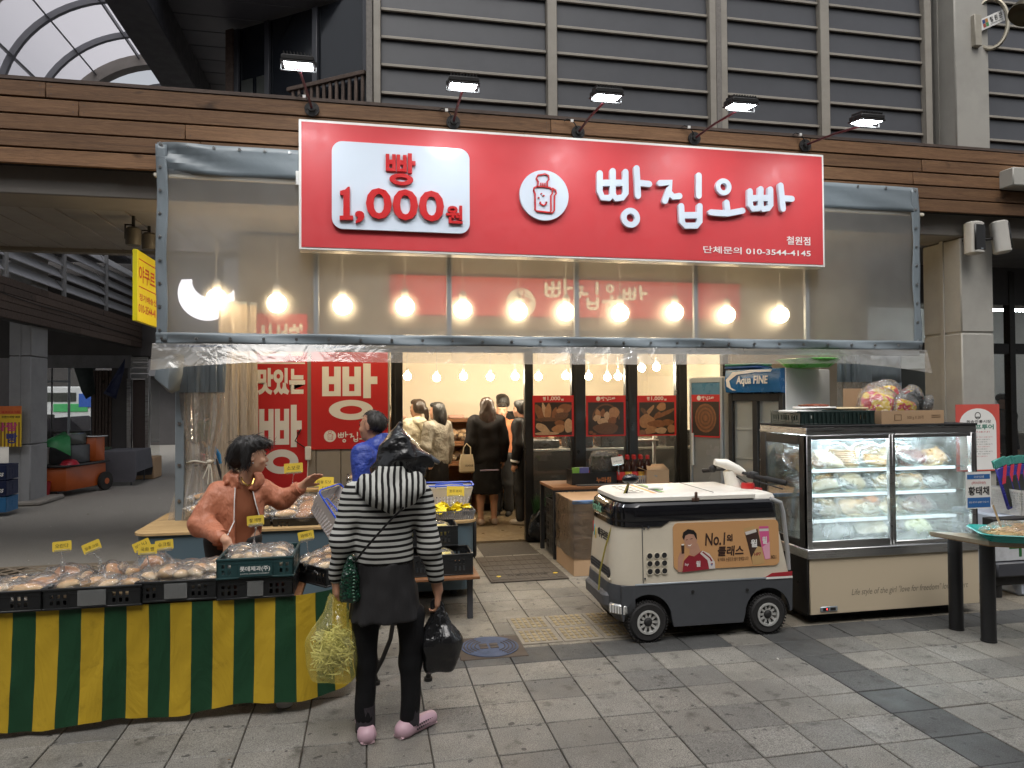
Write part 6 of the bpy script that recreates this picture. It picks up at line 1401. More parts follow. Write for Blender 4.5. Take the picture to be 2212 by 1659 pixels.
def at_(s_, x0, y0, x1, y1, m_, z=.0072, bold=.03, shear=0): p = A(x0, y1); q = A(x1, y0); text_into(b, s_, p, q, Sd @ Matrix.Translation((0, 0, z)), m_, 0, bold, shear=shear)
at_('No.1', 1090, 605, 1290, 722, 0, bold=.02, shear=.12); at_('의', 1300, 625, 1358, 700, 0, bold=.04); at_('클래스', 1210, 738, 1462, 832, 0, bold=.03, shear=.12); at_('국가대표 손흥민과 윌이 함께합니다!', 1207, 850, 1508, 882, 0, bold=.005)
b.build('advert_headline', m_pbrown, ad); b = MB(); at_('윌', 1535, 690, 1598, 765, 1, bold=.03); at_('윌', 1648, 670, 1695, 740, 1, bold=.03); at_('HP7', 1565, 820, 1632, 850, 2, bold=.03); at_('NO.1', 1732, 855, 1782, 890, 0, bold=.03); at_('윌', 1000, 860, 1042, 915, 1, bold=.02); at_('hy', 895, 872, 930, 905, 1, bold=.0)
tag(b.build('advert_small_lettering', [m_pbrown, m_letterwhite, m_pred], ad), kind='stuff')
b = MB(); b.box((-.455, .40, -.002), (-.452, .80, .0045), 0, 0, Sd)
for zz in (.43, .76): b.prism([(-.44+.006*math.cos(k*.7), zz+.006*math.sin(k*.7)) for k in range(9)], 0, .005, 0, Sd)
b.prism([(-.41+.009*math.cos(k*.7), .77+.009*math.sin(k*.7)) for k in range(9)], 0, .006, 0, Sd)
tag(b.build('panel_seam', m_cartgrey, kc), kind='stuff')
b = MB()
for x_, z_ in ((-.10, .325), (.30, .315)): b.cyl((x_, Y0-.010, z_), .011, .006, 10, 0, 'Y')
tag(b.build('skirt_bolt', m_blackmat, kc), kind='stuff')
# wheels
def cart_wheel(x, y, first=None):
 s_ = -1 if y < 0 else 1
 if first: w = link_copy(first[0], 'wheel', kc, (x, y, .137), (0, 0, 0 if s_ < 0 else math.pi)); [link_copy(o, o.name.split('.')[0], w, (0, 0, 0)) for o in first[1:]]; return first
 MW = Matrix.Rotation(R(90), 4, 'X')
 b = MB(); b.lathe([(.0, -.03), (.078, -.05), (.118, -.06), (.134, -.045), (.137, 0), (.134, .045), (.118, .06), (.078, .055), (.074, .0), (.0, .0)], 40, 0, MW, caps=False)
 for k in range(40):
  for z in (-.042, -.014, .014, .042): a = 2*math.pi*(k+(.5 if abs(z) > .03 else 0))/40; b.obox((.137*math.cos(a), z, .137*math.sin(a)), (.009, .022, .012), 0, 0, 0, 0, -a)
 w = b.build('wheel', m_tyre, kc, loc=(x, y, .137), angle=50)
 b = MB(); ring_into(b, (0, 0), .080, .066, .0, .062, MW, 0, 36)
 for k in range(10):
  a = 2*math.pi*k/10; Mx = MW @ Matrix.Rotation(a, 4, 'Z'); b.prism([(.022, -.008), (.068, -.011), (.068, .006), (.022, .008)], .02, .05, 0, Mx)
 rim = b.build('rim', M('alloy_rim', (.62, .62, .60), .35, .5, var=.1), w)
 b = MB(); b.lathe([(.03, .02), (.03, .05), (.018, .064), (.0, .066)], 18, 0, MW); b.lathe([(.066, .004), (.0, .004)], 24, 0, MW, caps=False)
 for k in range(10): a = 2*math.pi*(k+.5)/10; b.cyl((.046*math.cos(a), -.048, .046*math.sin(a)), .007, .03, 8, 0, 'Y')
 hub = b.build('hub', m_blackmat, w); return (w, rim, hub)
fw = cart_wheel(-.42, -.285); cart_wheel(.455, -.285, fw); cart_wheel(-.42, .27, fw); cart_wheel(.455, .27, fw)
# steering column, handlebar, mirror wand, rear grab frame
b = MB(); b.tube([(.44, .10, .955), (.42, .10, 1.03), (.40, .10, 1.09)], [.062, .052, .045], 16); b.build('steering_column', m_lid, kc)
b = MB(); b.tube([(.30, .13, 1.155), (.38, .11, 1.14), (.46, .07, 1.095), (.50, .05, 1.07)], [.03, .048, .045, .03], 14, flat=.8); b.build('steering_head', m_lid, kc)
b = MB(); b.tube([(.44, .12, 1.09), (.50, -.02, 1.07), (.60, -.14, 1.045), (.66, -.22, 1.03)], .012, 8); b.tube([(.58, -.115, 1.05), (.67, -.235, 1.026)], .020, 12); b.tube([(.42, .2, 1.09), (.36, .34, 1.07)], .012, 8); b.tube([(.37, .30, 1.075), (.34, .40, 1.06)], .018, 10); b.box((.50, -.06, 1.04), (.56, .03, 1.09), 0, .01); b.tube([(.52, -.06, 1.03), (.64, -.24, .985)], .005, 6); b.ell((.30, .16, 1.10), (.03, .03, .03), 10, 8); b.tube([(.44, .06, 1.05), (.50, .0, 1.0), (.47, -.02, .96)], .006, 6); b.build('handlebar', m_blackmat, kc)
b = MB(); b.lathe([(.0, .04), (.045, .04), (.05, .02), (.05, 0), (.0, 0)], 16, 0, Matrix.Translation((.50, .0, .966))); b.tube([(.53, -.05, .97), (.57, -.08, .965)], .012, 8); b.build('red_switch', M('switch_red', (.45, .02, .02), .3), kc)
b = MB(); b.tube([(X1-.10, Y0+.03, .93), (X1-.02, Y0+.03, .90), (X1+.0, Y0+.03, .83), (X1+.03, Y0+.03, .55), (X1+.035, Y0+.03, .43)], .016, 8); b.tube([(X1-.10, Y1-.03, .93), (X1-.02, Y1-.03, .90), (X1, Y1-.03, .83), (X1+.035, Y1-.03, .43)], .016, 8); b.build('grab_frame', M('cart_lightgrey', (.34, .34, .34), .4), kc)
b = MB(); b.tube([(X0+.12, -.20, .93), (X0+.15, -.205, 1.06)], .008, 6); b.ell((X0+.16, -.21, 1.085), (.062, .035, .034), 14, 9, 0, Matrix.Translation((0, 0, 0))); b.build('mirror', m_gloss, kc)
b = MB(); b.tube([(X0+.15, -.215, 1.07), (X0+.06, -.20, .86), (X0-.01, -.17, .62), (X0-.045, -.15, .45), (X0-.055, -.15, .32)], .006, 6); b.build('wand', M('olive_wand', (.26, .22, .04), .5), kc)
# ================================================================ SHOWCASE FRIDGE
SX0, SX1, SF, SB = 3.09, 4.53, 4.60, 5.22
sc = thing('display_fridge', 'glass display fridge with cream base and sliding doors full of dried seafood packs', 'display fridge', ((SX0+SX1)/2, (SF+SB)/2, 0))
def s_(name, lo, hi, mat, bev=.003, **kw): return MB().box(lo, hi, 0, bev).build(name, mat, sc, world=True, **kw)
base = s_('base_panel', (SX0+.012, SF, .075), (SX1-.0, SF+.012, .475), M('fridge_cream', (.55, .46, .33), .45, var=.03, vs=2))
s_('base_body', (SX0, SF+.013, .075), (SX1, SB, .475), m_black); s_('plinth', (SX0+.05, SF+.1, .03), (SX1-.05, SB-.05, .074), m_blackmat)
for x in (SX0+.1, SX1-.1): MB().cyl((x, SF+.12, 0), .03, .03, 12).build('foot', m_blackmat, sc, world=True)
s_('counter', (SX0-.012, SF-.016, .476), (SX1+.012, SB+.01, .545), m_steel, .005)
s_('top_frame', (SX0, SF, 1.365), (SX1, SB, 1.42), m_steel, .004); s_('top_cover', (SX0-.005, SF-.006, 1.421), (SX1+.005, SB, 1.435), m_blackmat)
MX = (SX0+SX1)/2-.02
for x0, x1, nm in ((SX0, SX0+.04, 'door_post'), (MX-.02, MX+.005, 'door_post'), (MX+.0055, MX+.03, 'door_post'), (SX1-.05, SX1-.012, 'door_post')): s_(nm, (x0, SF, .546), (x1, SF+.035, 1.364), m_steel)
s_('corner_post', (SX0, SF+.002, .546), (SX0+.012, SF+.10, 1.364), m_black); s_('corner_post', (SX1-.012, SF, .546), (SX1, SF+.05, 1.364), m_black); s_('corner_post', (SX0, SB-.08, .546), (SX0+.014, SB, 1.364), m_black); s_('corner_post', (SX1-.014, SB-.05, .546), (SX1, SB, 1.364), m_black)
s_('side_rail', (SX0, SF+.101, .546), (SX0+.014, SB-.081, .60), m_black); s_('side_rail', (SX0, SF+.101, 1.29), (SX0+.014, SB-.081, 1.364), m_black)
s_('door_rail', (SX0+.041, SF+.002, .546), (MX-.021, SF+.03, .60), m_steel); s_('door_rail', (MX+.031, SF+.002, .546), (SX1-.051, SF+.03, .575), m_steel); s_('door_rail', (SX0+.041, SF+.002, 1.33), (MX-.021, SF+.03, 1.364), m_steel); s_('door_rail', (MX+.031, SF+.002, 1.335), (SX1-.051, SF+.03, 1.364), m_steel)
def foggy(name, seed):
 t = NT(name); v = t.coords(rnd=True); w_ = t.coords(kind='World')
 tr = t.node('ShaderNodeBsdfTransparent', i_Color=(.93, .96, .96, 1)); d = t.node('ShaderNodeBsdfTranslucent', i_Color=(.85, .92, .92, 1)); df = t.node('ShaderNodeBsdfDiffuse', i_Color=(.7, .78, .78, 1)); dm = t.node('ShaderNodeMixShader', i_0=.5); t.link(d.outputs[0], dm.inputs[1]); t.link(df.outputs[0], dm.inputs[2])
 sx = t.node('ShaderNodeSeparateXYZ'); t.link(w_, sx.inputs[0]); zz = t.node('ShaderNodeMapRange', i_1=1.12, i_2=.62, i_3=0.0, i_4=.62); t.link(sx.outputs[2], zz.inputs[0])
 nn = t.node('ShaderNodeMath', operation='MULTIPLY_ADD', i_1=1.3, i_2=-.62); t.link(t.noise(v, 2.6, 4, .6, .7), nn.inputs[0]); sm = t.node('ShaderNodeMath', operation='ADD', use_clamp=True); t.link(zz.outputs[0], sm.inputs[0]); t.link(nn.outputs[0], sm.inputs[1])
 ml = t.node('ShaderNodeMath', operation='MULTIPLY', i_1=.45); t.link(sm.outputs[0], ml.inputs[0])
 m1 = t.node('ShaderNodeMixShader'); t.link(ml.outputs[0], m1.inputs[0]); t.link(tr.outputs[0], m1.inputs[1]); t.link(dm.outputs[0], m1.inputs[2])
 g = t.node('ShaderNodeBsdfGlossy', i_Roughness=.03); lw = t.node('ShaderNodeLayerWeight', i_Blend=.2); ma = t.node('ShaderNodeMath', operation='MULTIPLY_ADD', i_1=.6, i_2=.035); t.link(lw.outputs['Fresnel'], ma.inputs[0])
 m2 = t.node('ShaderNodeMixShader'); t.link(ma.outputs[0], m2.inputs[0]); t.link(m1.outputs[0], m2.inputs[1]); t.link(g.outputs[0], m2.inputs[2]); t.link(m2.outputs[0], t.out.inputs[0]); return t.m
m_fog = foggy('fogged_glass', 1)
s_('glass_door', (SX0+.041, SF+.012, .601), (MX-.021, SF+.017, 1.329), m_fog, 0); s_('glass_door', (MX+.031, SF+.020, .576), (SX1-.051, SF+.025, 1.334), m_fog, 0)
s_('side_glass', (SX0+.004, SF+.101, .601), (SX0+.009, SB-.081, 1.289), m_glass, 0); s_('side_glass', (SX1-.009, SF+.051, .576), (SX1-.004, SB-.051, 1.334), m_glass, 0)
s_('back_glass', (SX0+.015, SB-.03, .56), (SX1-.015, SB-.022, 1.36), CLEAR('back_glass', (.8, .86, .87), .30, .6, .06, (.55, .62, .64)), 0)
for z in (.735, .925, 1.105):
 s_('shelf', (SX0+.03, SF+.09, z-.008), (SX1-.03, SB-.05, z), CLEAR('shelf_glass', (.82, .9, .88), .15, .6, .05, (.7, .8, .8)), 0); s_('shelf_light', (SX0+.06, SF+.075, z-.02), (SX1-.12, SF+.088, z+.004), EM('shelf_strip', (.85, .95, 1), .7))
for z in (.735, .925, 1.105): s_('light_tube', (SX0+.06, SF+.16, z-.030), (SX1-.1, SF+.18, z-.012), EM('shelf_tube', (.88, .96, 1), 11), .003)  # extra tubes added under the shelves to brighten the lower packs
s_('floor_tray', (SX0+.02, SF+.04, .548), (SX1-.02, SB-.035, .565), M('tray_grey', (.30, .32, .32), .4))
s_('light_tube', (SX0+.06, SF+.09, 1.335), (SX1-.08, SF+.115, 1.352), m_tubecool, .004); s_('light_tube', (SX0+.06, SB-.12, 1.335), (SX1-.08, SB-.10, 1.352), m_tubecool, .004)
mb = MB(); a = P(1840, 1309, SF); b_ = P(2096, 1283, SF); Ft = face_frame((0, SF-.001, 0))
text_into(mb, 'Life style of the girl "love for freedom" love for art', (a.x, .185), (b_.x-.02, .245), Ft, 0, 0, -.004, 3, shear=.25); mb.build('base_lettering', M('grey_script', (.16, .14, .11), .6), base, world=True)
q = P(1790, 1315, SF); mb = MB(); mb.box((q.x-.07, SF-.008, q.z-.018), (q.x+.07, SF-.0005, q.z+.018), 0, .004); mb.box((q.x-.05, SF-.010, q.z-.010), (q.x-.005, SF-.0085, q.z+.010), 1); mb.box((q.x+.008, SF-.010, q.z-.010), (q.x+.05, SF-.0085, q.z+.010), 1); ct = mb.build('controller', [m_alu, m_black], base, world=True)
MB().box((q.x-.022, SF-.0105, q.z-.005), (q.x-.017, SF-.0102, q.z+.006)).build('display', EM('red_digit', (1, .05, .05), 3), ct, world=True)
# packs on the shelves
PK = {}
def pack(kind, mats, label, group, loc, rot, s=1.0, name='seafood_pack', cat='food pack', dims=(.12, .026, .082)):
 key = (kind, dims)
 if key not in PK:
  rn = np.random.RandomState(len(PK)+3); f = lumpy(len(PK)+5, .10); sqr = lambda p: np.sign(p)*np.abs(p)**np.array([.55, .8, .6]); b = MB(); b.ell((0, 0, 0), (dims[0], dims[1]*.8, dims[2]*.9), 18, 10, 0, None, lambda p: sqr(f(p)))
  if kind == 'strips':
   for k in range(34): c = rn.uniform(-.75, .75, 3)*np.array(dims); d = rn.uniform(-1, 1, 3)*np.array((.05, .008, .03)); b.tube([c-d, c+d*.2+rn.uniform(-.006, .006, 3), c+d], .0045, 4)
  if kind == 'flakes':
   for k in range(40): c = rn.uniform(-.85, .85, 3)*np.array(dims)*np.array((1, 1.25, 1)); b.obox(c, (rn.uniform(.02, .05), .006, rn.uniform(.012, .03)), rn.uniform(-1, 1), 0, 0, rn.uniform(-1, 1), rn.uniform(-1, 1))
  if kind == 'layers':
   for k in range(7): b.box((-dims[0]*.85, -dims[1]*1.1, -dims[2]*.9+k*dims[2]*.27), (dims[0]*.85, dims[1]*1.1, -dims[2]*.9+k*dims[2]*.27+.012), 0, .004)
  w = MB(); k3 = rn.uniform(4, 10, (5, 3)); p3 = rn.uniform(0, 6, 5)
  def cr(p): e = 1.06+.07*sum(abs(math.sin(float(p@k)+a)) for k, a in zip(k3, p3))/1.3; q_ = sqr(p)*e; return q_+np.array([0, 0, .5*max(0, p[2]-.6)])
  w.ell((0, 0, 0), dims, 20, 12, 0, None, cr); o1 = b.build(name, mats); o2 = w.build('wrapper', m_cello, o1, angle=180); PK[key] = (o1, o2); o = o1
 else:
  src = PK[key]; me = src[0].data
  o = bpy.data.objects.new(name, me); COL.objects.link(o); wr = bpy.data.objects.new('wrapper', src[1].data); COL.objects.link(wr); wr.parent = o; CHILD[o.name] = [wr.name]
  if me.materials[0] != mats:
   o.material_slots[0].link = 'OBJECT'; o.material_slots[0].material = mats
 o.location = loc; o.rotation_euler = rot; o.scale = (s,)*3; return tag(o, label, cat, group)
m_squid = M('dried_squid', (.50, .30, .11), .5, var=.6, vs=34); m_anch = M('dried_anchovy', (.34, .27, .14), .4, var=.7, vs=60); m_redb = M('red_beans', (.16, .05, .035), .5, var=.6, vs=60); m_dark = M('dark_seaweed', (.02, .022, .018), .5, var=.5, vs=40); m_whitef = M('white_fish', (.58, .46, .27), .5, var=.55, vs=40); m_orangef = M('orange_shrimp', (.70, .26, .08), .5, var=.3, vs=40); m_greyf = M('silver_fish', (.30, .31, .29), .35, .2, var=.4, vs=50); m_brownf = M('brown_fish', (.22, .11, .045), .5, var=.7, vs=50)
spec = [  # (x fraction, shelf z, kind, material, tilt, label)
 (.05, 1.105, 'flakes', m_squid, 'amber pack of dried squid at the left end of the top shelf'), (.20, 1.105, 'strips', m_whitef, 'pale pack of dried strips behind the left door on the top shelf'), (.32, 1.105, 'layers', m_squid, 'stack of flat dried fish in a bag on the top shelf'), (.44, 1.105, 'flakes', m_greyf, 'silvery pack of small dried fish standing on the top shelf'), (.54, 1.105, 'flakes', m_anch, 'pack of dried anchovies on the top shelf at the door joint'), (.64, 1.105, 'flakes', m_brownf, 'brown pack just right of the door joint on the top shelf'), (.75, 1.105, 'flakes', m_redb, 'bag of dark red nuts on the top shelf'), (.88, 1.105, 'flakes', m_squid, 'low golden pack at the right of the top shelf'),
 (.07, .925, 'strips', m_greyf, 'silver pack at the left end of the middle shelf'), (.23, .925, 'flakes', m_squid, 'broad tan pack of squid behind fogged glass on the middle shelf'), (.36, .925, 'strips', m_anch, 'pack of silvery anchovies on the middle shelf'), (.48, .925, 'flakes', m_greyf, 'shiny silver fish pack near the middle of the middle shelf'), (.60, .925, 'flakes', m_whitef, 'pale fish pack right of the door joint on the middle shelf'), (.74, .925, 'flakes', m_squid, 'golden pack behind the wiped streak on the middle shelf'),
 (.06, .735, 'flakes', m_dark, 'dark pack at the left end of the lower shelf'), (.22, .735, 'flakes', m_whitef, 'white pack in fog on the lower shelf'), (.37, .735, 'strips', m_squid, 'yellowish pack on the lower shelf left of the orange one'), (.50, .735, 'strips', m_orangef, 'bright orange pack behind fog on the lower shelf'), (.66, .735, 'flakes', m_whitef, 'cream pack on the lower shelf right of the door joint'), (.80, .735, 'flakes', m_redb, 'dull red pack at the right of the lower shelf'),
 (.25, .566, 'flakes', m_dark, 'dark bundle on the floor of the fridge behind the left door'), (.50, .566, 'strips', m_anch, 'silvery bundle on the fridge floor by the door joint'), (.78, .566, 'flakes', M('green_powder', (.30, .32, .10), .6, var=.3, vs=20), 'green yellow bag on the fridge floor behind the right door')]
rn = random.Random(9)
extra = [(.13, 1.105), (.49, 1.105), (.70, 1.105), (.15, .925), (.30, .925), (.55, .925), (.67, .925), (.86, .925), (.14, .735), (.44, .735), (.58, .735), (.73, .735)]
for k, (fx_, z) in enumerate(extra): pack(rn.choice(['flakes', 'strips']), rn.choice([m_whitef, m_anch, m_squid, m_greyf, m_brownf]), 'flat pack wedged between larger packs on the %s shelf, number from the left: %s' % ({1.105: 'top', .925: 'middle', .735: 'lower'}[z], ['one', 'two', 'three', 'four', 'five'][[e[0] for e in extra if e[1] == z].index(fx_)]) if False else 'flat pack wedged between bigger ones, %s part of the %s fridge shelf' % (['left', 'centre left', 'centre', 'centre right', 'right'][min(4, int(fx_*5))], {1.105: 'top', .925: 'middle', .735: 'lower'}[z]), 'packs in the display fridge', (SX0+.06+fx_*(SX1-SX0-.1), SF+.17+rn.uniform(0, .04), z+.05), (R(-62), rn.uniform(-.2, .2), rn.uniform(-.5, .5)), .8)
for k, (fx_, z, kd, mt, lb_) in enumerate(spec):
 pack(kd, mt, lb_, 'packs in the display fridge', (SX0+.06+fx_*(SX1-SX0-.1), SF+.24+rn.uniform(-.03, .05), z+.058), (R(-48+rn.uniform(-14, 14)), rn.uniform(-.2, .2), rn.uniform(-.4, .4)), 1.0 if kd != 'layers' else .95)
 if k % 2 == 0: pack('flakes' if kd != 'flakes' else 'strips', rn.choice([m_whitef, m_anch, m_squid, m_greyf]), lb_.split(' ')[0]+' pack half hidden in the back row behind the '+lb_.replace('the ', '', 1).split(' of ')[0].split(' on ')[0].split(' at ')[0], 'back row packs in the display fridge', (SX0+.06+fx_*(SX1-SX0-.1)+.05, SF+.44, z+.062), (R(-15), rn.uniform(-.2, .2), rn.uniform(-.5, .5)), .95)
# on top: crate with trays, carton with seaweed bags
tc = thing('dark_crate', 'low dark green crate with white food trays on top of the display fridge', 'crate', (SX0+.29, SF+.24, 1.436))
b = crate_shell(.62, .40, .10, rows=1, groups=((.2, 3), (.5, 4), (.8, 3))); b.build('shell', M('deep_green_plastic', (.02, .035, .032), .4), tc)
for k in range(16): MB().box((-.28+k*.036, -.212, .012), (-.272+k*.036, -.2, .09)).build('rib', MATS['deep_green_plastic'], tc)
for k, (x, z, mt, lb_) in enumerate([(-.10, .115, m_white, 'white foam tray of red meat on top of the dark crate'), (.17, .108, m_whitef, 'pale flat pack lying across the dark crate'), (-.22, .09, m_white, 'white foam tray tucked at the left of the dark crate')]):
 w_ = MB(); w_.box((-.13, -.09, 0), (.13, .09, .018), 0, .008); o = w_.build('food_tray', mt, loc=(tc.location.x+x, tc.location.y-.06, 1.436+z), rz=.05*k, label=lb_, cat='food tray')
 if k == 0: MB().ell((0, 0, .025), (.12, .07, .014), 14, 8, 0, None, lumpy(3)).build('contents', M('red_meat', (.22, .05, .02), .3, var=.4, vs=40), o)
bx = thing('open_carton', 'open cardboard carton of seaweed bags on top of the display fridge', 'carton', (SX0+.92, SF+.24, 1.436), 0)
b = MB(); w2, d2, h2 = .54, .40, .10
for lo, hi in (((-w2/2, -d2/2, 0), (w2/2, -d2/2+.006, h2)), ((-w2/2, d2/2-.006, 0), (w2/2, d2/2, h2)), ((-w2/2, -d2/2+.0061, 0), (-w2/2+.006, d2/2-.0061, h2)), ((w2/2-.006, -d2/2+.0061, 0), (w2/2, d2/2-.0061, h2)), ((-w2/2+.0061, -d2/2+.0061, 0), (w2/2-.0061, d2/2-.0061, .006))): b.box(lo, hi)
b.build('box', m_cardboard, bx); b = MB(); b.box((-w2/2-.02, d2/2+.001, h2), (-w2/2+.26, d2/2+.007, h2+.17)); b.build('flap', m_cardboard, bx)
mb = MB(); Fc = face_frame((0, -d2/2-.0008, 0)); text_into(mb, '500 g X 20개', (-.05, .03), (.09, .062), Fc, 0, 0, .0); mb.box((-.16, .025, 0), (-.155, .07, .0006), 0, 0, Fc); mb.box((-.16, .025, 0), (-.10, .028, .0006), 0, 0, Fc); mb.box((-.16, .067, 0), (-.10, .07, .0006), 0, 0, Fc); mb.box((-.104, .025, 0), (-.10, .07, .0006), 0, 0, Fc); mb.box((.16, .045, 0), (.24, .05, .0006), 0, 0, Fc); mb.box((.16, .06, 0), (.24, .064, .0006), 0, 0, Fc)
mb.build('lettering', M('brown_ink', (.10, .05, .02), .7), bx)
m_ybag = M('yellow_red_bag', (.70, .46, .02), .25, var=.15)
t = NT('printed_bag'); v_ = t.coords(rnd=True); c_ = t.mix(t.ramp(t.noise(v_, 16, 2, .5, 1), [(.5, 0.0), (.54, 1.0)]), (.72, .48, .02), (.55, .02, .025)); c_ = t.mix(t.ramp(t.noise(v_, 23, 2), [(.66, 0.0), (.69, 1.0)]), c_, (.75, .7, .6)); t.principled(c_, .2, 0, .5, t.noise(v_, 30, 3), .006); m_pbag = t.m
for k, (x, y, z, mt, sc_, lb_) in enumerate([(-.16, -.02, .15, m_pbag, 1.15, 'yellow and red printed bag leaning in the left of the carton'), (-.05, .04, .19, m_pbag, 1.2, 'tallest yellow and red bag standing in the carton'), (.02, -.10, .11, m_pbag, .9, 'yellow bag with a dark window lying at the front of the carton'), (.12, -.04, .15, m_dark, 1.1, 'clear bag of black dried seaweed in the carton'), (.20, .05, .17, m_pbag, 1.0, 'red and yellow bag behind the black seaweed'), (.22, -.08, .12, m_dark, .8, 'small clear bag of black seaweed at the right of the carton')]):
 pack('flakes' if mt is m_dark else 'plain', mt, lb_, 'seaweed bags in the carton', (bx.location.x+x, bx.location.y+y, 1.436+z), (R(-20+8*k), .25*(-1)**k, .3*(k-2)), sc_, name='seaweed_bag', dims=(.10, .04, .085))
# ================================================================ DRINK FRIDGES, SAUCE TABLE, BOXES
fr1 = thing('drinks_fridge', 'drinks fridge with blue lettered header and white side', 'fridge', (3.98, 6.3, 0), R(118))
# local x runs along its front away from us, local -y... front faces local +y
Wd, Dp, Hf = .62, .95, 1.93
def f_(name, lo, hi, mat, bev=.004, par=fr1): return MB().box(lo, hi, 0, bev).build(name, mat, par)
f_('cabinet', (0, -Dp, .05), (Wd, -.05, Hf), m_white, .01); f_('front_frame', (.0, -.05, .08), (.05, 0, 1.68), m_blackmat); f_('front_frame', (Wd-.05, -.05, .08), (Wd, 0, 1.68), m_blackmat); f_('front_frame', (.05, -.05, 1.60), (Wd-.05, -.002, 1.68), m_blackmat); f_('front_frame', (.05, -.05, .08), (Wd-.05, -.002, .3), m_blackmat); f_('middle_frame', (Wd/2-.03, -.05, .3), (Wd/2+.03, 0, 1.6), m_blackmat)
f_('cavity', (.05, -.06, .3), (Wd-.05, -.052, 1.6), M('fridge_dark', (.035, .032, .03), .5, var=.3, vs=4), 0); f_('pane', (.05, -.02, .3), (Wd/2-.03, -.016, 1.6), m_glass, 0); f_('pane', (Wd/2+.03, -.02, .3), (Wd-.05, -.016, 1.6), m_glass, 0)
for z in (.7, 1.0, 1.3): f_('shelf', (.06, -.05, z), (Wd-.06, -.03, z+.015), m_white)
b = MB(); b.loft([[(x, -.045, 1.68), (x, .035, 1.69), (x, .06, 1.80), (x, .035, 1.92), (x, -.045, 1.93)] for x in (.0, Wd)]); hd = b.build('header', M('header_blue', (.02, .14, .36), .25), fr1, angle=60)
Fh = face_frame((Wd, .064, 1.69), (-1, 0, 0)); mb = MB(); text_into(mb, 'Aqua FINE', (.14, .06), (.50, .165), Fh, 0, .002, .03, shear=.12); mb.build('lettering', m_letterwhite, hd)
mb = MB(); pts = [(.53, .20), (.35, .20), (.15, .18), (.06, .12), (.08, .05), (.14, .02)]; mb.prism(pts+[(.10, .02), (.03, .06), (.02, .13), (.10, .205), (.3, .225), (.55, .225)], .0, .001, 0, Fh); mb.build('swoosh', m_letterwhite, hd)
b = MB(); b.sheet(lambda u, v: (.05+u*.55, -.55+v*.55, Hf+.03+.05*math.sin(math.pi*u)*math.sin(math.pi*v)), 10, 8); b.build('green_mat', M('lime_plastic', (.08, .42, .05), .35), fr1, solid=.02) if False else None
o = thing('folded_tarpaulin', 'folded blue and green tarpaulins lying on the drinks fridge', 'tarpaulin', fr1.location+Vector((-.16, .40, Hf+.002)), R(118))
for k, mt in enumerate([M('blue_tarp', (.03, .09, .26), .5), M('teal_tarp', (.02, .16, .12), .5)]): MB().box((-.18, -.2, k*.028), (.20, .1, k*.028+.026), 0, .012).build('fold', mt, o)
b = MB(); b.lathe([(.0, .0), (.20, .0), (.30, .075), (.315, .08), (.30, .085), (.19, .012), (.0, .012)], 28, 0, Matrix.Translation(fr1.location+Vector((.36, .12, Hf+.004)))); b.build('green_basin', M('lime_plastic', (.10, .50, .06), .3, var=.05), label='bright green plastic basin on top of the drinks fridge', cat='basin')
fr2 = thing('upright_fridge', 'grey upright fridge with a red bread poster on its door', 'fridge', (3.66, 6.92, 0), R(118))
for nm, lo, hi, mt in (('cabinet', (0, -.5, .05), (.42, -.04, 1.86), m_white), ('door_frame', (0, -.04, .1), (.03, 0, 1.85), m_alu), ('door_frame', (.39, -.04, .1), (.42, 0, 1.85), m_alu), ('door_frame', (.03, -.04, 1.8), (.39, 0, 1.85), m_alu), ('pane', (.03, -.02, .1), (.39, -.01, 1.62), M('misty_pane', (.22, .22, .21), .25, var=.25, vs=3)), ('header', (.03, -.02, 1.62), (.39, -.006, 1.8), M('fridge_header_blue', (.08, .22, .36), .3, var=.3, vs=10)), ('handle', (.36, .0, .9), (.375, .03, 1.25), m_white)): f_(nm, lo, hi, mt, .003, fr2)
FP = Matrix.Translation((3.66, 6.92, 0)) @ Matrix.Rotation(R(118), 4, 'Z') @ face_frame((.40, -.005, 1.21), (-1, 0, 0))
def poster_on(label, Mx, w, h):
 t = thing('poster', label, 'poster', Mx.translation, 0, 'red framed bread posters')
 MB().box((0, 0, 0), (w, h, .003), 0, 0, Mx).build('sheet', m_banner_red, t, world=True); MB().box((w*.05, h*.035, .0032), (w*.95, h*.835, .0042), 0, 0, Mx).build('photo_ground', m_pdark, t, world=True)
 mb = MB(); mb.prism([(w*.28+w*.07*math.cos(k*.2618), h*.92+w*.07*math.sin(k*.2618)) for k in range(24)], .0032, .0036, 0, Mx); shop_lettering(mb, (w*.37, h*.865), w*.42, Mx @ Matrix.Translation((0, 0, .0032)), .0004); mb.build('lettering', m_letterwhite, t, world=True)
 for q in range(7): MB().prism([(w*(.5+(.36-.048*q)*math.cos(k*.2618)), h*(.45+(.34-.045*q)*math.sin(k*.2618))) for k in range(24)], .0044+q*.0002, .0046+q*.0002, 0, Mx).build('printed_bread', MATS['print_crust'] if q % 2 == 0 else MATS['print_basket'], t, world=True)
poster_on('red framed poster of a coiled pastry on the grey upright fridge', FP, .38, .46)
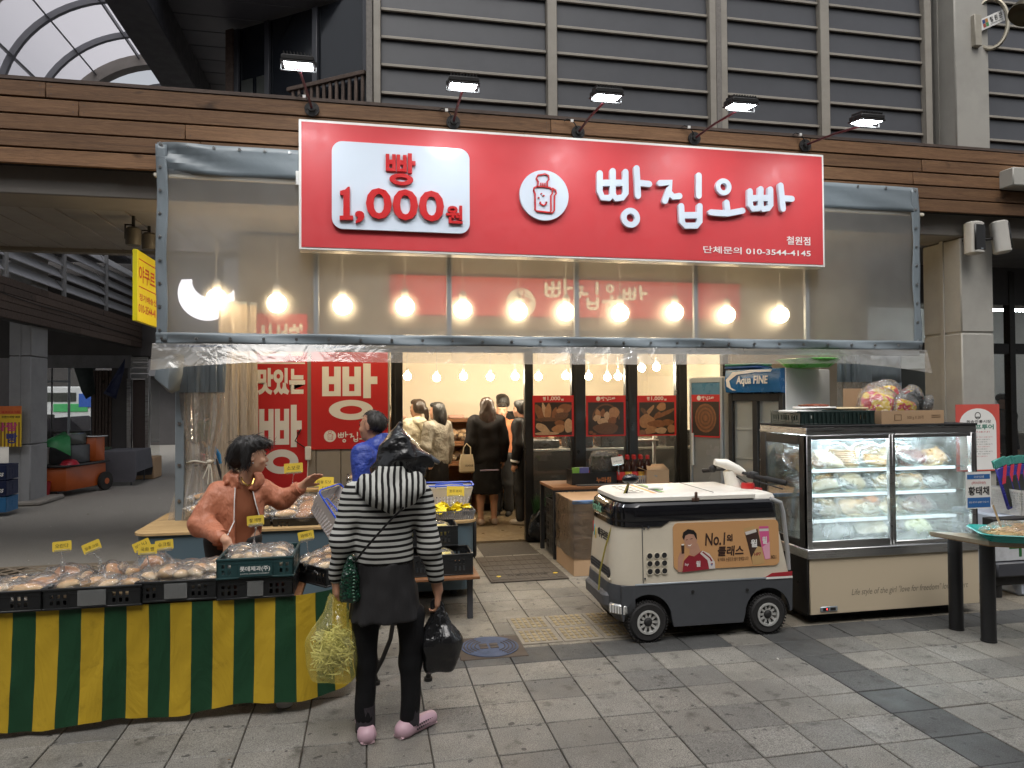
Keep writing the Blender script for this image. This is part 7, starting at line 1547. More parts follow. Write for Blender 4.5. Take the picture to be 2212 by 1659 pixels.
# sauce table
tb2 = thing('black_table', 'black framed table with seaweed and sauce bottles before the shop glass', 'table', (3.0, 7.35, 0)); zt2 = P(1215, 1052, 7.05).z
xl, xr = P(1186, 1040, 7.2).x, P(1460, 1050, 7.05).x
MB().box((xl, 7.02, zt2-.03), (xr, 7.62, zt2), 0, .003).build('tabletop', m_shelfwood, tb2, world=True)
MB().box((xl, 7.015, zt2-.075), (xr, 7.05, zt2-.031)).build('apron', m_blackmat, tb2, world=True)
for x in (xl+.02, xr-.02):
 for y in (7.04, 7.59): MB().box((x-.02, y-.02, 0), (x+.02, y+.02, zt2-.031)).build('leg', m_blackmat, tb2, world=True)
def atT(px, py): p = G(px, py, zt2); return p
p = P(1285, 1036, 7.2); sb = thing('seaweed_carton', 'black display carton of seaweed snacks on the black table', 'carton', (p.x, 7.25, zt2))
b = MB(); hw = (P(1345, 1036, 7.15).x-P(1240, 1036, 7.15).x)/2
for lo, hi in (((-hw, -.10, 0), (hw, -.094, .125)), ((-hw, .10, 0), (hw, .106, .125)), ((-hw, -.0939, 0), (-hw+.006, .0999, .16)), ((hw-.006, -.0939, 0), (hw, .0999, .125))): b.box(lo, hi)
b.build('box', m_black, sb); mb = MB(); text_into(mb, '누마침', (.0, .02), (.16, .09), face_frame((0, -.1008, 0)), 0, 0, .02, keep=True); mb.build('lettering', M('orange_ink', (.5, .16, .04), .5), sb)
m_seaw = M('seaweed_sheet', (.045, .05, .028), .4, var=.6, vs=40)
for k in range(4): pack('flakes', m_seaw, ['leftmost', 'second', 'third', 'rightmost'][k]+' dark green clear bag of laver standing in the black carton', 'laver bags in the black carton', (p.x+.06+.045*k, 7.22+.05*(k % 2), zt2+.20), (R(10), 0, .2*(k-1)), 1.1, name='laver_bag', dims=(.085, .03, .10))
for k, mt in enumerate([M('lime_packet', (.2, .4, .06), .4), M('grey_packet', (.3, .3, .3), .3), M('violet_packet', (.12, .12, .32), .4), M('black_packet', (.03, .03, .03), .3)]):
 o = MB().box((-.05, -.006, 0), (.05, .006, .15), 0, .003).build('flat_packet', mt, loc=(p.x-hw+.06+.045*k, 7.2+.03*(k % 2), zt2+.03), rz=.3-.15*k, label=['lime green flat packet at the left of the black carton', 'grey flat packet in the black carton', 'violet flat packet in the black carton', 'black flat packet with a round red label in the black carton'][k], cat='packet', group='packets in the black carton')
 if k == 3: MB().cyl((0, -.0062, .10), .022, .001, 16, 0, 'Y').build('round_label', m_banner_red, o)
price_card('white handwritten price card between the laver bags and the bottles', (p.x+hw-.03, 7.12, zt2+.13), (p.x+hw-.05, 7.10, zt2+.25), '김 4봉 5,000', R(-8), w=.13, h=.085, group='white price cards')
bpy.data.objects[CHILD['price_card.012'][0] if 'price_card.012' in CHILD else CHILD[sorted([k for k in CHILD if k.startswith('price_card')])[-1]][0]].data.materials[0] = m_white
bk = thing('grey_mesh_basket', 'grey mesh basket of sauce bottles on the black table', 'basket', (P(1382, 1040, 7.15).x, 7.2, zt2)); basket_shell(.30, .24, .33, .27, .09, 14, 4, M('pale_mesh_plastic', (.36, .36, .35), .4), bk, solid_top=.1)
m_sauce = M('dark_sauce', (.03, .010, .006), .12); m_cap = M('red_cap', (.42, .02, .018), .3); m_lab = [M('sauce_label_red', (.5, .03, .03), .4, var=.3, vs=30), M('sauce_label_blue', (.06, .14, .45), .4, var=.4, vs=30), M('sauce_label_yellow', (.62, .35, .05), .4, var=.3, vs=30)]
bp = None
for k in range(9):
 x = bk.location.x-.20+.05*k*1.15; y = 7.16+.085*((k*2) % 3);
 x, y = bk.location.x-.21+.075*(k % 5)+.03*(k//5), 7.15+.10*(k//5)
 t = thing('sauce_bottle', ['brown sauce bottle with red cap at the left of the front row', 'second brown sauce bottle of the front row', 'middle brown sauce bottle of the front row', 'fourth brown sauce bottle of the front row', 'brown sauce bottle with blue label at the right of the front row', 'first brown sauce bottle of the back row', 'second brown sauce bottle of the back row', 'third brown sauce bottle of the back row', 'last brown sauce bottle of the back row'][k]+', mesh basket', 'bottle', (x, y, zt2+.008), 0, 'sauce bottles'); t.scale = (1.22,)*3
 if bp is None:
  o1 = MB().lathe([(.0, 0), (.034, 0), (.036, .01), (.036, .13), (.030, .165), (.015, .19), (.014, .205), (.0, .206)], 16).build('bottle_body', m_sauce, t); o2 = MB().lathe([(.0, .24), (.016, .238), (.0175, .205), (.0, .2045)], 14).build('cap', m_cap, t); o3 = MB().lathe([(.0366, .03), (.0368, .031), (.0368, .099), (.0366, .10)], 18, caps=False).build('label_band', m_lab[0], t); bp = (o1, o2, o3)
 else:
  link_copy(bp[0], 'bottle_body', t, (0, 0, 0)); link_copy(bp[1], 'cap', t, (0, 0, 0)); q = link_copy(bp[2], 'label_band', t, (0, 0, 0)); q.material_slots[0].link = 'OBJECT'; q.material_slots[0].material = m_lab[(1 if k == 4 else k % 2 * 2)]
q = P(1430, 1052, 6.95); b = MB(); b.box((-.13, -.09, 0), (.13, .09, .14)); ob = b.build('carton', m_cardboard, loc=(q.x, 7.16, zt2+.001), rz=.1, label='small open brown carton at the right end of the black table', cat='carton')
b = MB(); b.add([(-.13, -.09, .141), (.13, -.09, .141), (.10, -.02, .20), (-.10, -.02, .20)], [(0, 1, 2, 3)]); b.add([(-.13, .09, .141), (-.13, -.09, .141), (-.2, -.06, .17), (-.2, .06, .17)], [(0, 1, 2, 3)]); b.build('flap', m_cardboard, ob, solid=.004)
b = MB(); b.box((-.27, -.03, 0), (.27, .03, .012), 0, .004); b.box((-.24, -.055, .0), (.30, -.032, .014), 0, .005); b.build('grey_moulding', M('dark_grey_strip', (.06, .06, .062), .5), loc=(P(1260, 1046, 7.08).x+.2, 7.10, zt2+.001), rz=0, label='dark grey plastic strips lying along the front of the black table', cat='strip')
for k in range(3):
 o = thing('bread_crate', ['lowest black crate stacked under the black table', 'middle black crate stacked under the black table', 'top black crate stacked under the black table'][k], 'crate', (xl+.25, 7.25, .02+k*.19), 0, 'crates under the black table'); crate_shell(.46, .36, .18, rows=2).build('shell', m_plasticblack, o) if k == 0 else link_copy(bpy.data.objects[CHILD[KEEP][0]], 'shell', o, (0, 0, 0))
 if k == 0: KEEP = o.name
# shrink wrapped cartons
m_wrap = CLEAR('stretch_film', (.97, .96, .94), .06, .9, .07, (.8, .78, .74), wrinkle=.02, wscale=16, base_gloss=.09)
A2 = G(1240, 1246); zt3 = P(1240, 1083, A2.y).z
wt = thing('wrapped_carton', 'tall cardboard carton bound in shiny stretch film beside the cart', 'carton', (A2.x+.25, A2.y+.25, 0))
b = MB(); b.box((A2.x, A2.y, .003), (A2.x+.5, A2.y+.62, zt3*.5-.002)); b.box((A2.x, A2.y, zt3*.5+.002), (A2.x+.5, A2.y+.62, zt3)); b.build('box', m_cardboard, wt, world=True)
b = MB(); b.box((A2.x-.003, A2.y-.003, zt3-.028), (A2.x+.503, A2.y+.03, zt3+.003)); b.build('blue_edge', M('pale_blue_print', (.12, .25, .5), .6), wt, world=True)
b = MB(); nz = 40; b.loft([[(A2.x-.006-.004*abs(math.sin(k*1.7+z_*9)), A2.y+.63-.63*0, z_) if False else (x+(.006+.005*math.sin(k*5.1+z_*37))*nx_, y+(.006+.005*math.sin(k*3.3+z_*41))*ny_, z_+.01*math.sin(k*2.2)) for k, (x, y, nx_, ny_) in enumerate([(A2.x, A2.y+.62, -1, 1), (A2.x, A2.y+.45, -1, 0), (A2.x, A2.y+.3, -1, 0), (A2.x, A2.y+.15, -1, 0), (A2.x, A2.y, -1, -1), (A2.x+.12, A2.y, 0, -1), (A2.x+.25, A2.y, 0, -1), (A2.x+.38, A2.y, 0, -1), (A2.x+.5, A2.y, 1, -1), (A2.x+.5, A2.y+.62, 1, 1)])] for z_ in np.linspace(.16, zt3+.004, nz)], caps=False); b.build('stretch_film', m_wrap, wt, world=True, angle=180)
# black bag of green onions by the door frame
pb_ = G(1161, 1168); S = SDF((-.16, -.16, -.01), (.16, .16, .42), .012); S.cap((0, 0, .12), (0, 0, .26), .125, .09, .02); S.ell((.06, -.02, .30), (.06, .05, .08), .05); S.ell((-.07, .02, .32), (.05, .04, .08), .05); S.clip((0, 0, -1), -.002); S.wrinkle(.016, (4, 4, 3), 5); on = thing('onion_bag', 'black plastic bag of green onions by the shop door frame', 'bag', (pb_.x, pb_.y, 0)); S.build('sack', M('black_bag_film', (.012, .012, .013), .22, var=.1, bump=.01, bs=18), on)
b = MB(); rn = random.Random(3)
for k in range(70): a = rn.uniform(0, 6.28); r0 = rn.uniform(0, .05); l = rn.uniform(.16, .27); b.tube([(r0*math.cos(a), r0*math.sin(a), .28), (r0*1.6*math.cos(a), r0*1.6*math.sin(a), .28+l*.6), (r0*3*math.cos(a)+rn.uniform(-.03, .03), r0*3*math.sin(a), .28+l)], [.005, .004, .001], 5)
tag(b.build('green_onion', M('onion_green', (.035, .10, .03), .5, var=.3, vs=20), on), kind='stuff')
# ================================================================ RIGHT EDGE
zt4 = .70; a0, a1, a2 = G(2008, 1148, zt4), G(2136, 1170, zt4), G(2260, 1176, zt4)
rt4 = thing('stone_top_table', 'table with worn stone pattern top and thick black legs at the right edge', 'table', (a1.x, a1.y, 0))
e1 = (a1-a0); perp = (a2-a1).normalized()*.95; pl = [a0, a1, a1+perp, a0+perp]
b = MB(); b.prism([(q.x, q.y) for q in pl], zt4-.025, zt4); b.build('tabletop', M('speckled_top', (.28, .23, .16), .35, var=.3, vs=12, dirt=.5), rt4, world=True)
b = MB(); b.prism([(q.x+(a1.x+perp.x*.5-q.x)*.01, q.y+(a1.y+perp.y*.5-q.y)*.01) for q in pl], zt4-.032, zt4-.0255); b.build('edge_band', WOOD('edge_wood', (.22, .12, .05), (.48, .30, .15), .5), rt4, world=True)
for px_, py_ in ((2136, 1385), (2066, 1359)): q = G(px_, py_); b = MB(); b.cyl((q.x, q.y, .0), .046, zt4-.033, 20, 0); b.cyl((q.x, q.y, 0), .049, .012, 20, 0); b.build('leg', M('leg_black', (.012, .012, .013), .45), rt4, world=True)
for f in (.85,): q = a1+perp*f; MB().cyl((q.x-.02, q.y+.05, 0), .046, zt4-.033, 16).build('leg', MATS['leg_black'], rt4, world=True)
ty = thing('teal_tray', 'teal plastic tray heaped with dried squid shreds on the right table', 'tray', (a1+perp*.38+Vector((-.02, .17, 0)))); ang = math.atan2(perp.y, perp.x); ty.location.z = zt4+.001; ty.rotation_euler.z = ang; WMX[ty.name] = Matrix.Translation(ty.location) @ Matrix.Rotation(ang, 4, 'Z')
b = MB(); b.loft([[(x*f, y*f, z) for x, y in rrect(-.30, -.19, .30, .19, .07, 5)] for f, z in ((.05, .004), (.80, .004), (.84, .0), (.98, .05), (1.03, .055), (1.05, .05), (1.0, .046), (.86, .012), (.80, .01), (.05, .01))], caps=False); b.build('pan', M('teal_plastic', (.015, .30, .27), .35, var=.04), ty)
b = MB(); rn = random.Random(4)
for k in range(420):
 x, y = rn.gauss(0, .12), rn.gauss(0, .075);
 if abs(x) > .25 or abs(y) > .15: continue
 z = .02+.075*math.exp(-(x/.17)**2-(y/.11)**2)*rn.uniform(.6, 1.1); a = rn.uniform(0, 6.28); l = rn.uniform(.015, .04); d = Vector((math.cos(a)*l, math.sin(a)*l, rn.uniform(-.01, .012))); c = Vector((x, y, z)); b.tube([c-d, c+Vector((0, 0, .006)), c+d], [.002, .005, .002], 4)
b.ell((0, 0, .02), (.22, .13, .05), 18, 8); sq = tag(b.build('squid_shreds', M('squid_shred', (.62, .40, .16), .5, var=.3, vs=30), ty), kind='stuff')
b = MB(); b.ell((-.01, 0, .035), (.255, .155, .085), 26, 12, 0, None, lumpy(8, .14)); b.build('film', m_cello, ty, angle=180)
b = MB(); b.box((-.006, -.002, 0), (.006, .002, .16)); o = b.build('stick', M('wood_stick', (.55, .40, .22), .7), ty); o.location = (-.12, .10, .06); o.rotation_euler = (.2, -.35, 0)
# placard
p0, p1 = P(2079, 1098, 4.62), P(2131, 1017, 4.62); hs4 = thing('fish_placard', 'blue and white placard with bold black lettering hung at the display fridge corner', 'sign', (p0.x, 4.6, p0.z)); w, h = p1.x-p0.x, p1.z-p0.z; F0 = face_frame((p0.x, 4.585, p0.z))
MB().box((0, 0, 0), (w, h, .003), 0, 0, F0).build('sleeve', m_white, hs4, world=True); MB().box((w*.04, h*.03, .0032), (w*.96, h*.30, .0036), 0, 0, F0).build('lower_band', M('placard_blue', (.03, .13, .36), .4), hs4, world=True); MB().box((w*.04, h*.80, .0032), (w*.96, h*.93, .0036), 0, 0, F0).build('upper_band', MATS['placard_blue'], hs4, world=True)
mb = MB(); text_into(mb, '황태채', (w*.08, h*.36), (w*.92, h*.60), F0 @ Matrix.Translation((0, 0, .0042)), 0, 0, .03); text_into(mb, '(러시아산)', (w*.22, h*.65), (w*.78, h*.74), F0 @ Matrix.Translation((0, 0, .0042)), 1, 0, .01); text_into(mb, '항상 최고의 상품만 드립니다', (w*.1, h*.15), (w*.9, h*.20), F0 @ Matrix.Translation((0, 0, .0042)), 2, 0, .0); text_into(mb, '국내가공품', (w*.3, h*.83), (w*.72, h*.89), F0 @ Matrix.Translation((0, 0, .0042)), 2, 0, .0); mb.build('lettering', [m_letterblack, m_letterred, m_letterwhite], hs4, world=True)
# market poster on the pillar
PY = 6.43; p0, p1 = P(2066, 1019, PY), P(2158, 873, PY); mp = thing('market_poster', 'white market notice with a red arch border tied to the right pillar', 'poster', ((p0.x+p1.x)/2, PY, p0.z)); w, h = p1.x-p0.x, p1.z-p0.z; F0 = face_frame((p0.x, PY, p0.z))
MB().box((0, 0, 0), (w, h, .003), 0, 0, F0).build('sheet', M('poster_red', (.58, .09, .07), .5), mp, world=True)
arch = [(w*.08, h*.02), (w*.92, h*.02), (w*.92, h*.70)]+[(w*(.5+.42*math.cos(R(a))), h*.70+w*.50*math.sin(R(a))*.62) for a in range(10, 180, 14)]+[(w*.08, h*.70)]
MB().prism(arch, .0032, .0036, 0, F0).build('white_arch', m_letterwhite, mp, world=True)
mb = MB(); T4 = F0 @ Matrix.Translation((0, 0, .0042)); text_into(mb, '동송전통시장', (w*.24, h*.72), (w*.80, h*.765), T4, 0, 0, .02); text_into(mb, '스탬프투어', (w*.14, h*.62), (w*.86, h*.70), T4, 1, 0, .03); text_into(mb, '2024. 7.18-7.31', (w*.24, h*.575), (w*.76, h*.598), T4, 2, 0, .01)
for k in range(9): text_into(mb, '시장 골목 도장 찍고 선물 받기', (w*.18, h*(.50-.036*k)), (w*(.82-.06*(k % 3)), h*(.516-.036*k)), T4, 0 if k % 4 else 2, 0, .0)
ring_into(mb, (w*.5, h*.83), w*.07, w*.055, 0, .0004, T4, 0, 20); mb.box((w*.46, h*.80, 0), (w*.54, h*.815, .0004), 0, 0, T4); mb.build('lettering', [m_letterblack, M('poster_green', (.02, .18, .12), .5), m_letterred], mp, world=True)
# kelp packs in a white basket, white cooler behind
cb = P(2200, 1060, 5.1); kb = thing('white_basket', 'white woven plastic basket of kelp packs at the right edge', 'basket', (cb.x+.06, 5.1, 0)); kz = P(2190, 1110, 5.1).z
basket_shell(.34, .26, .40, .32, .22, 20, 9, m_white, kb, solid_top=.1);
for ch in CHILD[kb.name]: bpy.data.objects[ch].location.z = kz
kb_st = MB().box((cb.x-.22, 4.9, 0), (cb.x+.6, 5.6, kz-.002), 0, .02).build('cool_box', M('pale_blue_plastic', (.42, .47, .56), .45), label='pale blue grey cool box under the kelp basket', cat='cool box')
MB().box((cb.x-.20, 4.886, kz-.10), (cb.x-.04, 4.899, kz-.07), 0, .004).build('handle', m_alu, kb_st, world=True)
m_kelp = M('kelp_pack_blue', (.03, .03, .22), .25, var=.2)
for k in range(4):
 t = thing('kelp_pack', ['leftmost', 'second', 'third', 'rightmost'][k]+' tall kelp pack with teal top and red ribbon in the white basket', 'food pack', (cb.x-.10+.085*k, 5.06+.03*k, kz+.06), 0, 'kelp packs'); t.rotation_euler = (R(-6), R(-14+4*k), .15)
 MB().box((-.07, -.012, 0), (.07, .012, .36), 0, .01).build('sleeve', m_kelp, t); MB().box((-.05, -.0135, .02), (.05, -.0123, .27), 0, .002).build('kelp', m_dark, t); MB().box((-.075, -.013, .36), (.075, .013, .43), 0, .004).build('top', M('teal_foil', (.06, .28, .24), .3, .3, bump=.006, bs=30), t)
 MB().add([(-.06, -.014, .22), (-.015, -.014, .22), (.06, -.014, .36), (.015, -.014, .36)], [(0, 1, 2, 3)]).build('ribbon', M('red_ribbon', (.5, .03, .06), .4), t)
# green lettered white bin under the right table
q = G(2180, 1300); gb_ = thing('white_counter', 'scuffed white counter with hand painted green lettering at the right edge', 'counter', (q.x+.3, 4.95, 0)); x0_ = P(2150, 1220, 4.88).x
MB().box((x0_, 4.88, .30), (x0_+1.2, 4.89, .62), 0, .003).build('front_panel', M('scuffed_white', (.55, .56, .58), .5, var=.1, vs=8, dirt=.6), gb_, world=True); MB().box((x0_, 4.891, .10), (x0_+1.2, 5.0, .64), 0, .004).build('carcass', m_blackmat, gb_, world=True); MB().box((x0_-.02, 4.84, .18), (x0_+1.2, 4.888, .295), 0, .01).build('bumper_rail', m_steel_dark, gb_, world=True)
for x in (x0_+.06, x0_+1.1): MB().cyl((x, 4.95, 0), .05, .1, 14).build('castor', m_blackmat, gb_, world=True)
mb = MB(); Fk = face_frame((x0_, 4.8785, .30)); text_into(mb, '즉석', (.12, .03), (.42, .30), Fk, 0, 0, .04); mb.build('lettering', M('green_paint', (.02, .13, .03), .5), gb_, world=True)
# glazed shopfront right of the pillar
gs = thing('right_shopfront', 'dark framed glazed shop to the right of the speaker pillar', 'shop', (8, 8, 0))
def g_(name, lo, hi, mat, bev=.004): return MB().box(lo, hi, 0, bev).build(name, mat, gs, world=True)
for px_ in (2176, 2300): x = P(px_, 800, 8.0).x; g_('mullion', (x, 7.95, 0), (x+.09, 8.05, 3.3), m_black)
zr = P(2180, 765, 8.0).z; g_('transom', (6.2, 7.96, zr), (11, 8.04, zr+.14), m_black); g_('transom', (6.2, 7.96, 2.85), (11, 8.04, 3.36), m_steel_dark); g_('sill', (6.2, 7.96, 0), (11, 8.04, .5), m_steel_dark); g_('pane', (6.2, 8.0, .5), (11, 8.006, 2.85), m_glass)
g_('inner_wall', (6.0, 11, 0), (12, 11.1, 3.3), m_white); g_('inner_ceiling', (6.0, 8.06, 3.2), (12, 11, 3.3), m_greywall); g_('inner_counter', (6.6, 9.3, 0), (11, 9.8, 1.05), m_greywall); g_('inner_panel', (6.3, 10.4, 1.2), (9.6, 10.5, 2.1), m_dimglass)
for k in range(2): x = P(2165+k*40, 672, 9.5).x; g_('light_tube', (x-.15, 9.48, P(2165, 672, 9.5).z), (x+.25, 9.53, P(2165, 672, 9.5).z+.035), m_tubecool, .004)
g_('wall', (5.5, 7.9, 0), (6.19, 8.05, 3.4), m_greywall)
MB().box((6.2, 6.9, 3.345), (14, 8.1, 3.395)).build('soffit', m_darkpanel, kind='structure', label='dark slatted soffit right of the pillar')
# speakers, junction box, ring sign, hanging lamp
def speaker(label, c, rz, rx):
 t = thing('wall_speaker', label, 'speaker', c, rz, 'speakers on the right pillar'); t.rotation_euler = (rx, 0, rz)
 b = MB(); b.loft([[(x, y, z) for x, y in rrect(-.085*f, -.08*f, .085*f, .07*f, .05, 4)] for f, z in ((.8, -.17), (1, -.155), (1, .155), (.8, .17))]); b.build('cabinet', M('speaker_white', (.50, .48, .44), .45), t)
 MB().box((-.075, -.084, -.14), (.075, -.06, .14), 0, .012).build('grille', m_black, t); MB().box((.0, -.0855, -.125), (.03, -.0842, -.115)).build('badge', m_alu, t); b = MB(); b.tube([(0, .06, 0), (.0, .12, 0), (.0, .16, .02)], .015, 8); b.build('bracket', m_blackmat, t)
p = P(2103, 515, 6.33); speaker('front facing wall speaker with black grille on the right pillar', p, R(6), 0)
p = P(2160, 513, 6.30); speaker('wall speaker turned sideways to the right on the pillar', p, R(62), R(-6))
q = P(2195, 385, 6.2); MB().box((q.x-.12, 6.12, q.z-.10), (q.x+.9, 6.30, q.z+.09), 0, .01).build('trunking_box', M('cable_box', (.42, .41, .37), .5), label='pale grey cable box fixed to the fascia at the right edge', cat='cable box')
rs = thing('ring_bracket_sign', 'steel ring bracket with a small white county plate on the upper pillar', 'sign', P(2130, 60, 6.4)); rx_, rz_ = rs.location.x, rs.location.z
b = MB(); pts = [(rx_+.08+.16*math.cos(a)*.8, 6.42-.10*math.cos(a)*.9-.0, rz_+.0+.27*math.sin(a)+.06) for a in np.linspace(0, 2*math.pi, 33)]; b.tube(pts, .022, 8, 0); b.build('ring', M('aged_steel', (.42, .38, .30), .3, .8, dirt=.5), rs, world=True)
MB().box((rx_-.14, 6.40, rz_-.20), (rx_-.05, 6.74, rz_+.14), 0, .006).build('mounting_plate', M('aged_plate', (.36, .33, .27), .5, dirt=.5), rs, world=True)
M9 = face_frame((rx_-.04, 6.42, rz_-.03), (.9, -.1, .42), (-.25, 0, 1)); MB().box((0, 0, -.006), (.30, .12, .006), 0, .002, M9).build('plate', m_white, rs, world=True)
mb = MB(); text_into(mb, '철 원 군', (.12, .045), (.28, .10), M9 @ Matrix.Translation((0, 0, .008)), 0, 0, .02); text_into(mb, 'Cheorwon', (.12, .02), (.28, .036), M9 @ Matrix.Translation((0, 0, .008)), 0, 0, .0); mb.build('lettering', m_letterblack, rs, world=True)
for k, c_ in enumerate([(.35, .06, .04), (.06, .25, .08), (.02, .05, .2), (.45, .2, .05)]): MB().box((.03+.036*(k % 2), .02+.042*(k//2), .0065), (.063+.036*(k % 2), .06+.042*(k//2), .008), 0, 0, M9).build('emblem_square', M('emblem_tint_'+'abcd'[k], c_, .5), rs, world=True)
hl = P(2205, 20, 5.4); MB().lathe([(.0, .14), (.05, .13), (.10, .04), (.13, -.06), (.13, -.09), (.12, -.09), (.0, -.02)], 24, 0, Matrix.Translation(hl+Vector((.08, 0, .02))) @ Matrix.Rotation(R(35), 4, 'Y')).build('hanging_lamp', M('dull_brass_lamp', (.05, .04, .02), .35, .5), label='dark unlit lamp shade cut by the upper right corner', cat='lamp')
# manhole and iron table base
mh = thing('manhole_cover', 'worn blue manhole cover with raised arcs beside the striped shopper', 'manhole cover', (.80, 4.63, 0)); q0, q1 = G(985, 1405), G(1085, 1368)
b = MB(); b.box((.56, 4.46, -.01), (1.0, 4.86, .004), 0, .004); b.build('frame', M('rusty_iron', (.085, .065, .05), .7, .3, dirt=.5), mh, world=True)
b = MB(); b.cyl((.78, 4.66, .0045), .19, .004, 40); b.build('lid', M('worn_blue', (.055, .075, .13), .75, var=.6, vs=9, dirt=.95), mh, world=True)
b = MB()
for r_ in (.10, .125, .15, .172):
 for s_a in (-60, 120): b.tube([(.78+r_*math.cos(R(a)), 4.66+r_*math.sin(R(a)), .0095) for a in range(s_a, s_a+100, 8)], .004, 4)
for k in range(2):
 for j in range(2): b.box((.71+k*.07, 4.62+j*.05, .0085), (.765+k*.07, 4.66+j*.05, .012), 0, .002)
b.build('raised_pattern', MATS['rusty_iron'], mh, world=True)
it = thing('iron_table_base', 'curled cast iron table base behind the striped shopper\'s legs', 'table base', (.16, 4.2, 0)); m_iron = M('cast_iron', (.02, .018, .017), .5, .3); p0, p1 = G(812, 1478), G(925, 1470)
for s_, q in ((1, p0), (-1, p1)):
 b = MB(); cx = (p0.x+p1.x)/2; dx = q.x-cx; pts = [(q.x, q.y, .02), (q.x+dx*.05, q.y, .06), (cx+dx*.75, q.y, .14), (cx+dx*.45, q.y, .25), (cx+dx*.28, q.y, .40), (cx+dx*.25, q.y, .56)]; b.tube(pts, [.016, .014, .013, .013, .013, .015], 8); b.tube([(q.x+dx*.05, q.y, .05), (q.x+dx*.28, q.y, .07), (q.x+dx*.30, q.y, .12), (q.x+dx*.05, q.y, .14), (cx+dx*.75, q.y, .12)], .009, 6); b.cyl((q.x, q.y, 0), .024, .02, 12); b.ell((cx+dx*.26, q.y, .42), (.022,)*3, 8, 6); b.build('leg', m_iron, it, world=True)
b = MB(); b.tube([(cx-.06, p0.y, .34), (cx+.06, p0.y, .34)], .011, 6); b.tube([(cx-.05, p0.y, .55), (cx+.05, p0.y, .55)], .016, 6); b.build('cross_bar', m_iron, it, world=True)
# ================================================================ PEOPLE
def fabric(name, rgb, rough=.8, var=.12, vs=7, bump=.002, **kw): return M(name, rgb, rough, 0, var, vs, bump, 220, spec=.25, **kw)
def stripes(name, axis, period, frac, a, b, warp=.004):
 t = NT(name); tc = t.node('ShaderNodeTexCoord'); sx = t.node('ShaderNodeSeparateXYZ'); t.link(tc.outputs['Object'], sx.inputs[0])
 nz = t.noise(tc.outputs['Object'], 5, 3); w = t.node('ShaderNodeMath', operation='MULTIPLY_ADD', i_1=warp*2, i_2=-warp); t.link(nz, w.inputs[0])
 ad = t.node('ShaderNodeMath', operation='ADD'); t.link(sx.outputs[axis], ad.inputs[0]); t.link(w.outputs[0], ad.inputs[1])
 dv = t.node('ShaderNodeMath', operation='DIVIDE', i_1=period); t.link(ad.outputs[0], dv.inputs[0]); fr = t.node('ShaderNodeMath', operation='FRACT'); t.link(dv.outputs[0], fr.inputs[0])
 c = t.mix(t.ramp(fr.outputs[0], [(0, 0.0), (frac-.03, 0.0), (frac+.03, 1.0), (.97, 1.0), (1.0, 0.0)]), a, b)
 fine = t.noise(tc.outputs['Object'], 260, 2); t.principled(c, .85, 0, .2, fine, .0015); MATS[name] = t.m; return t.m
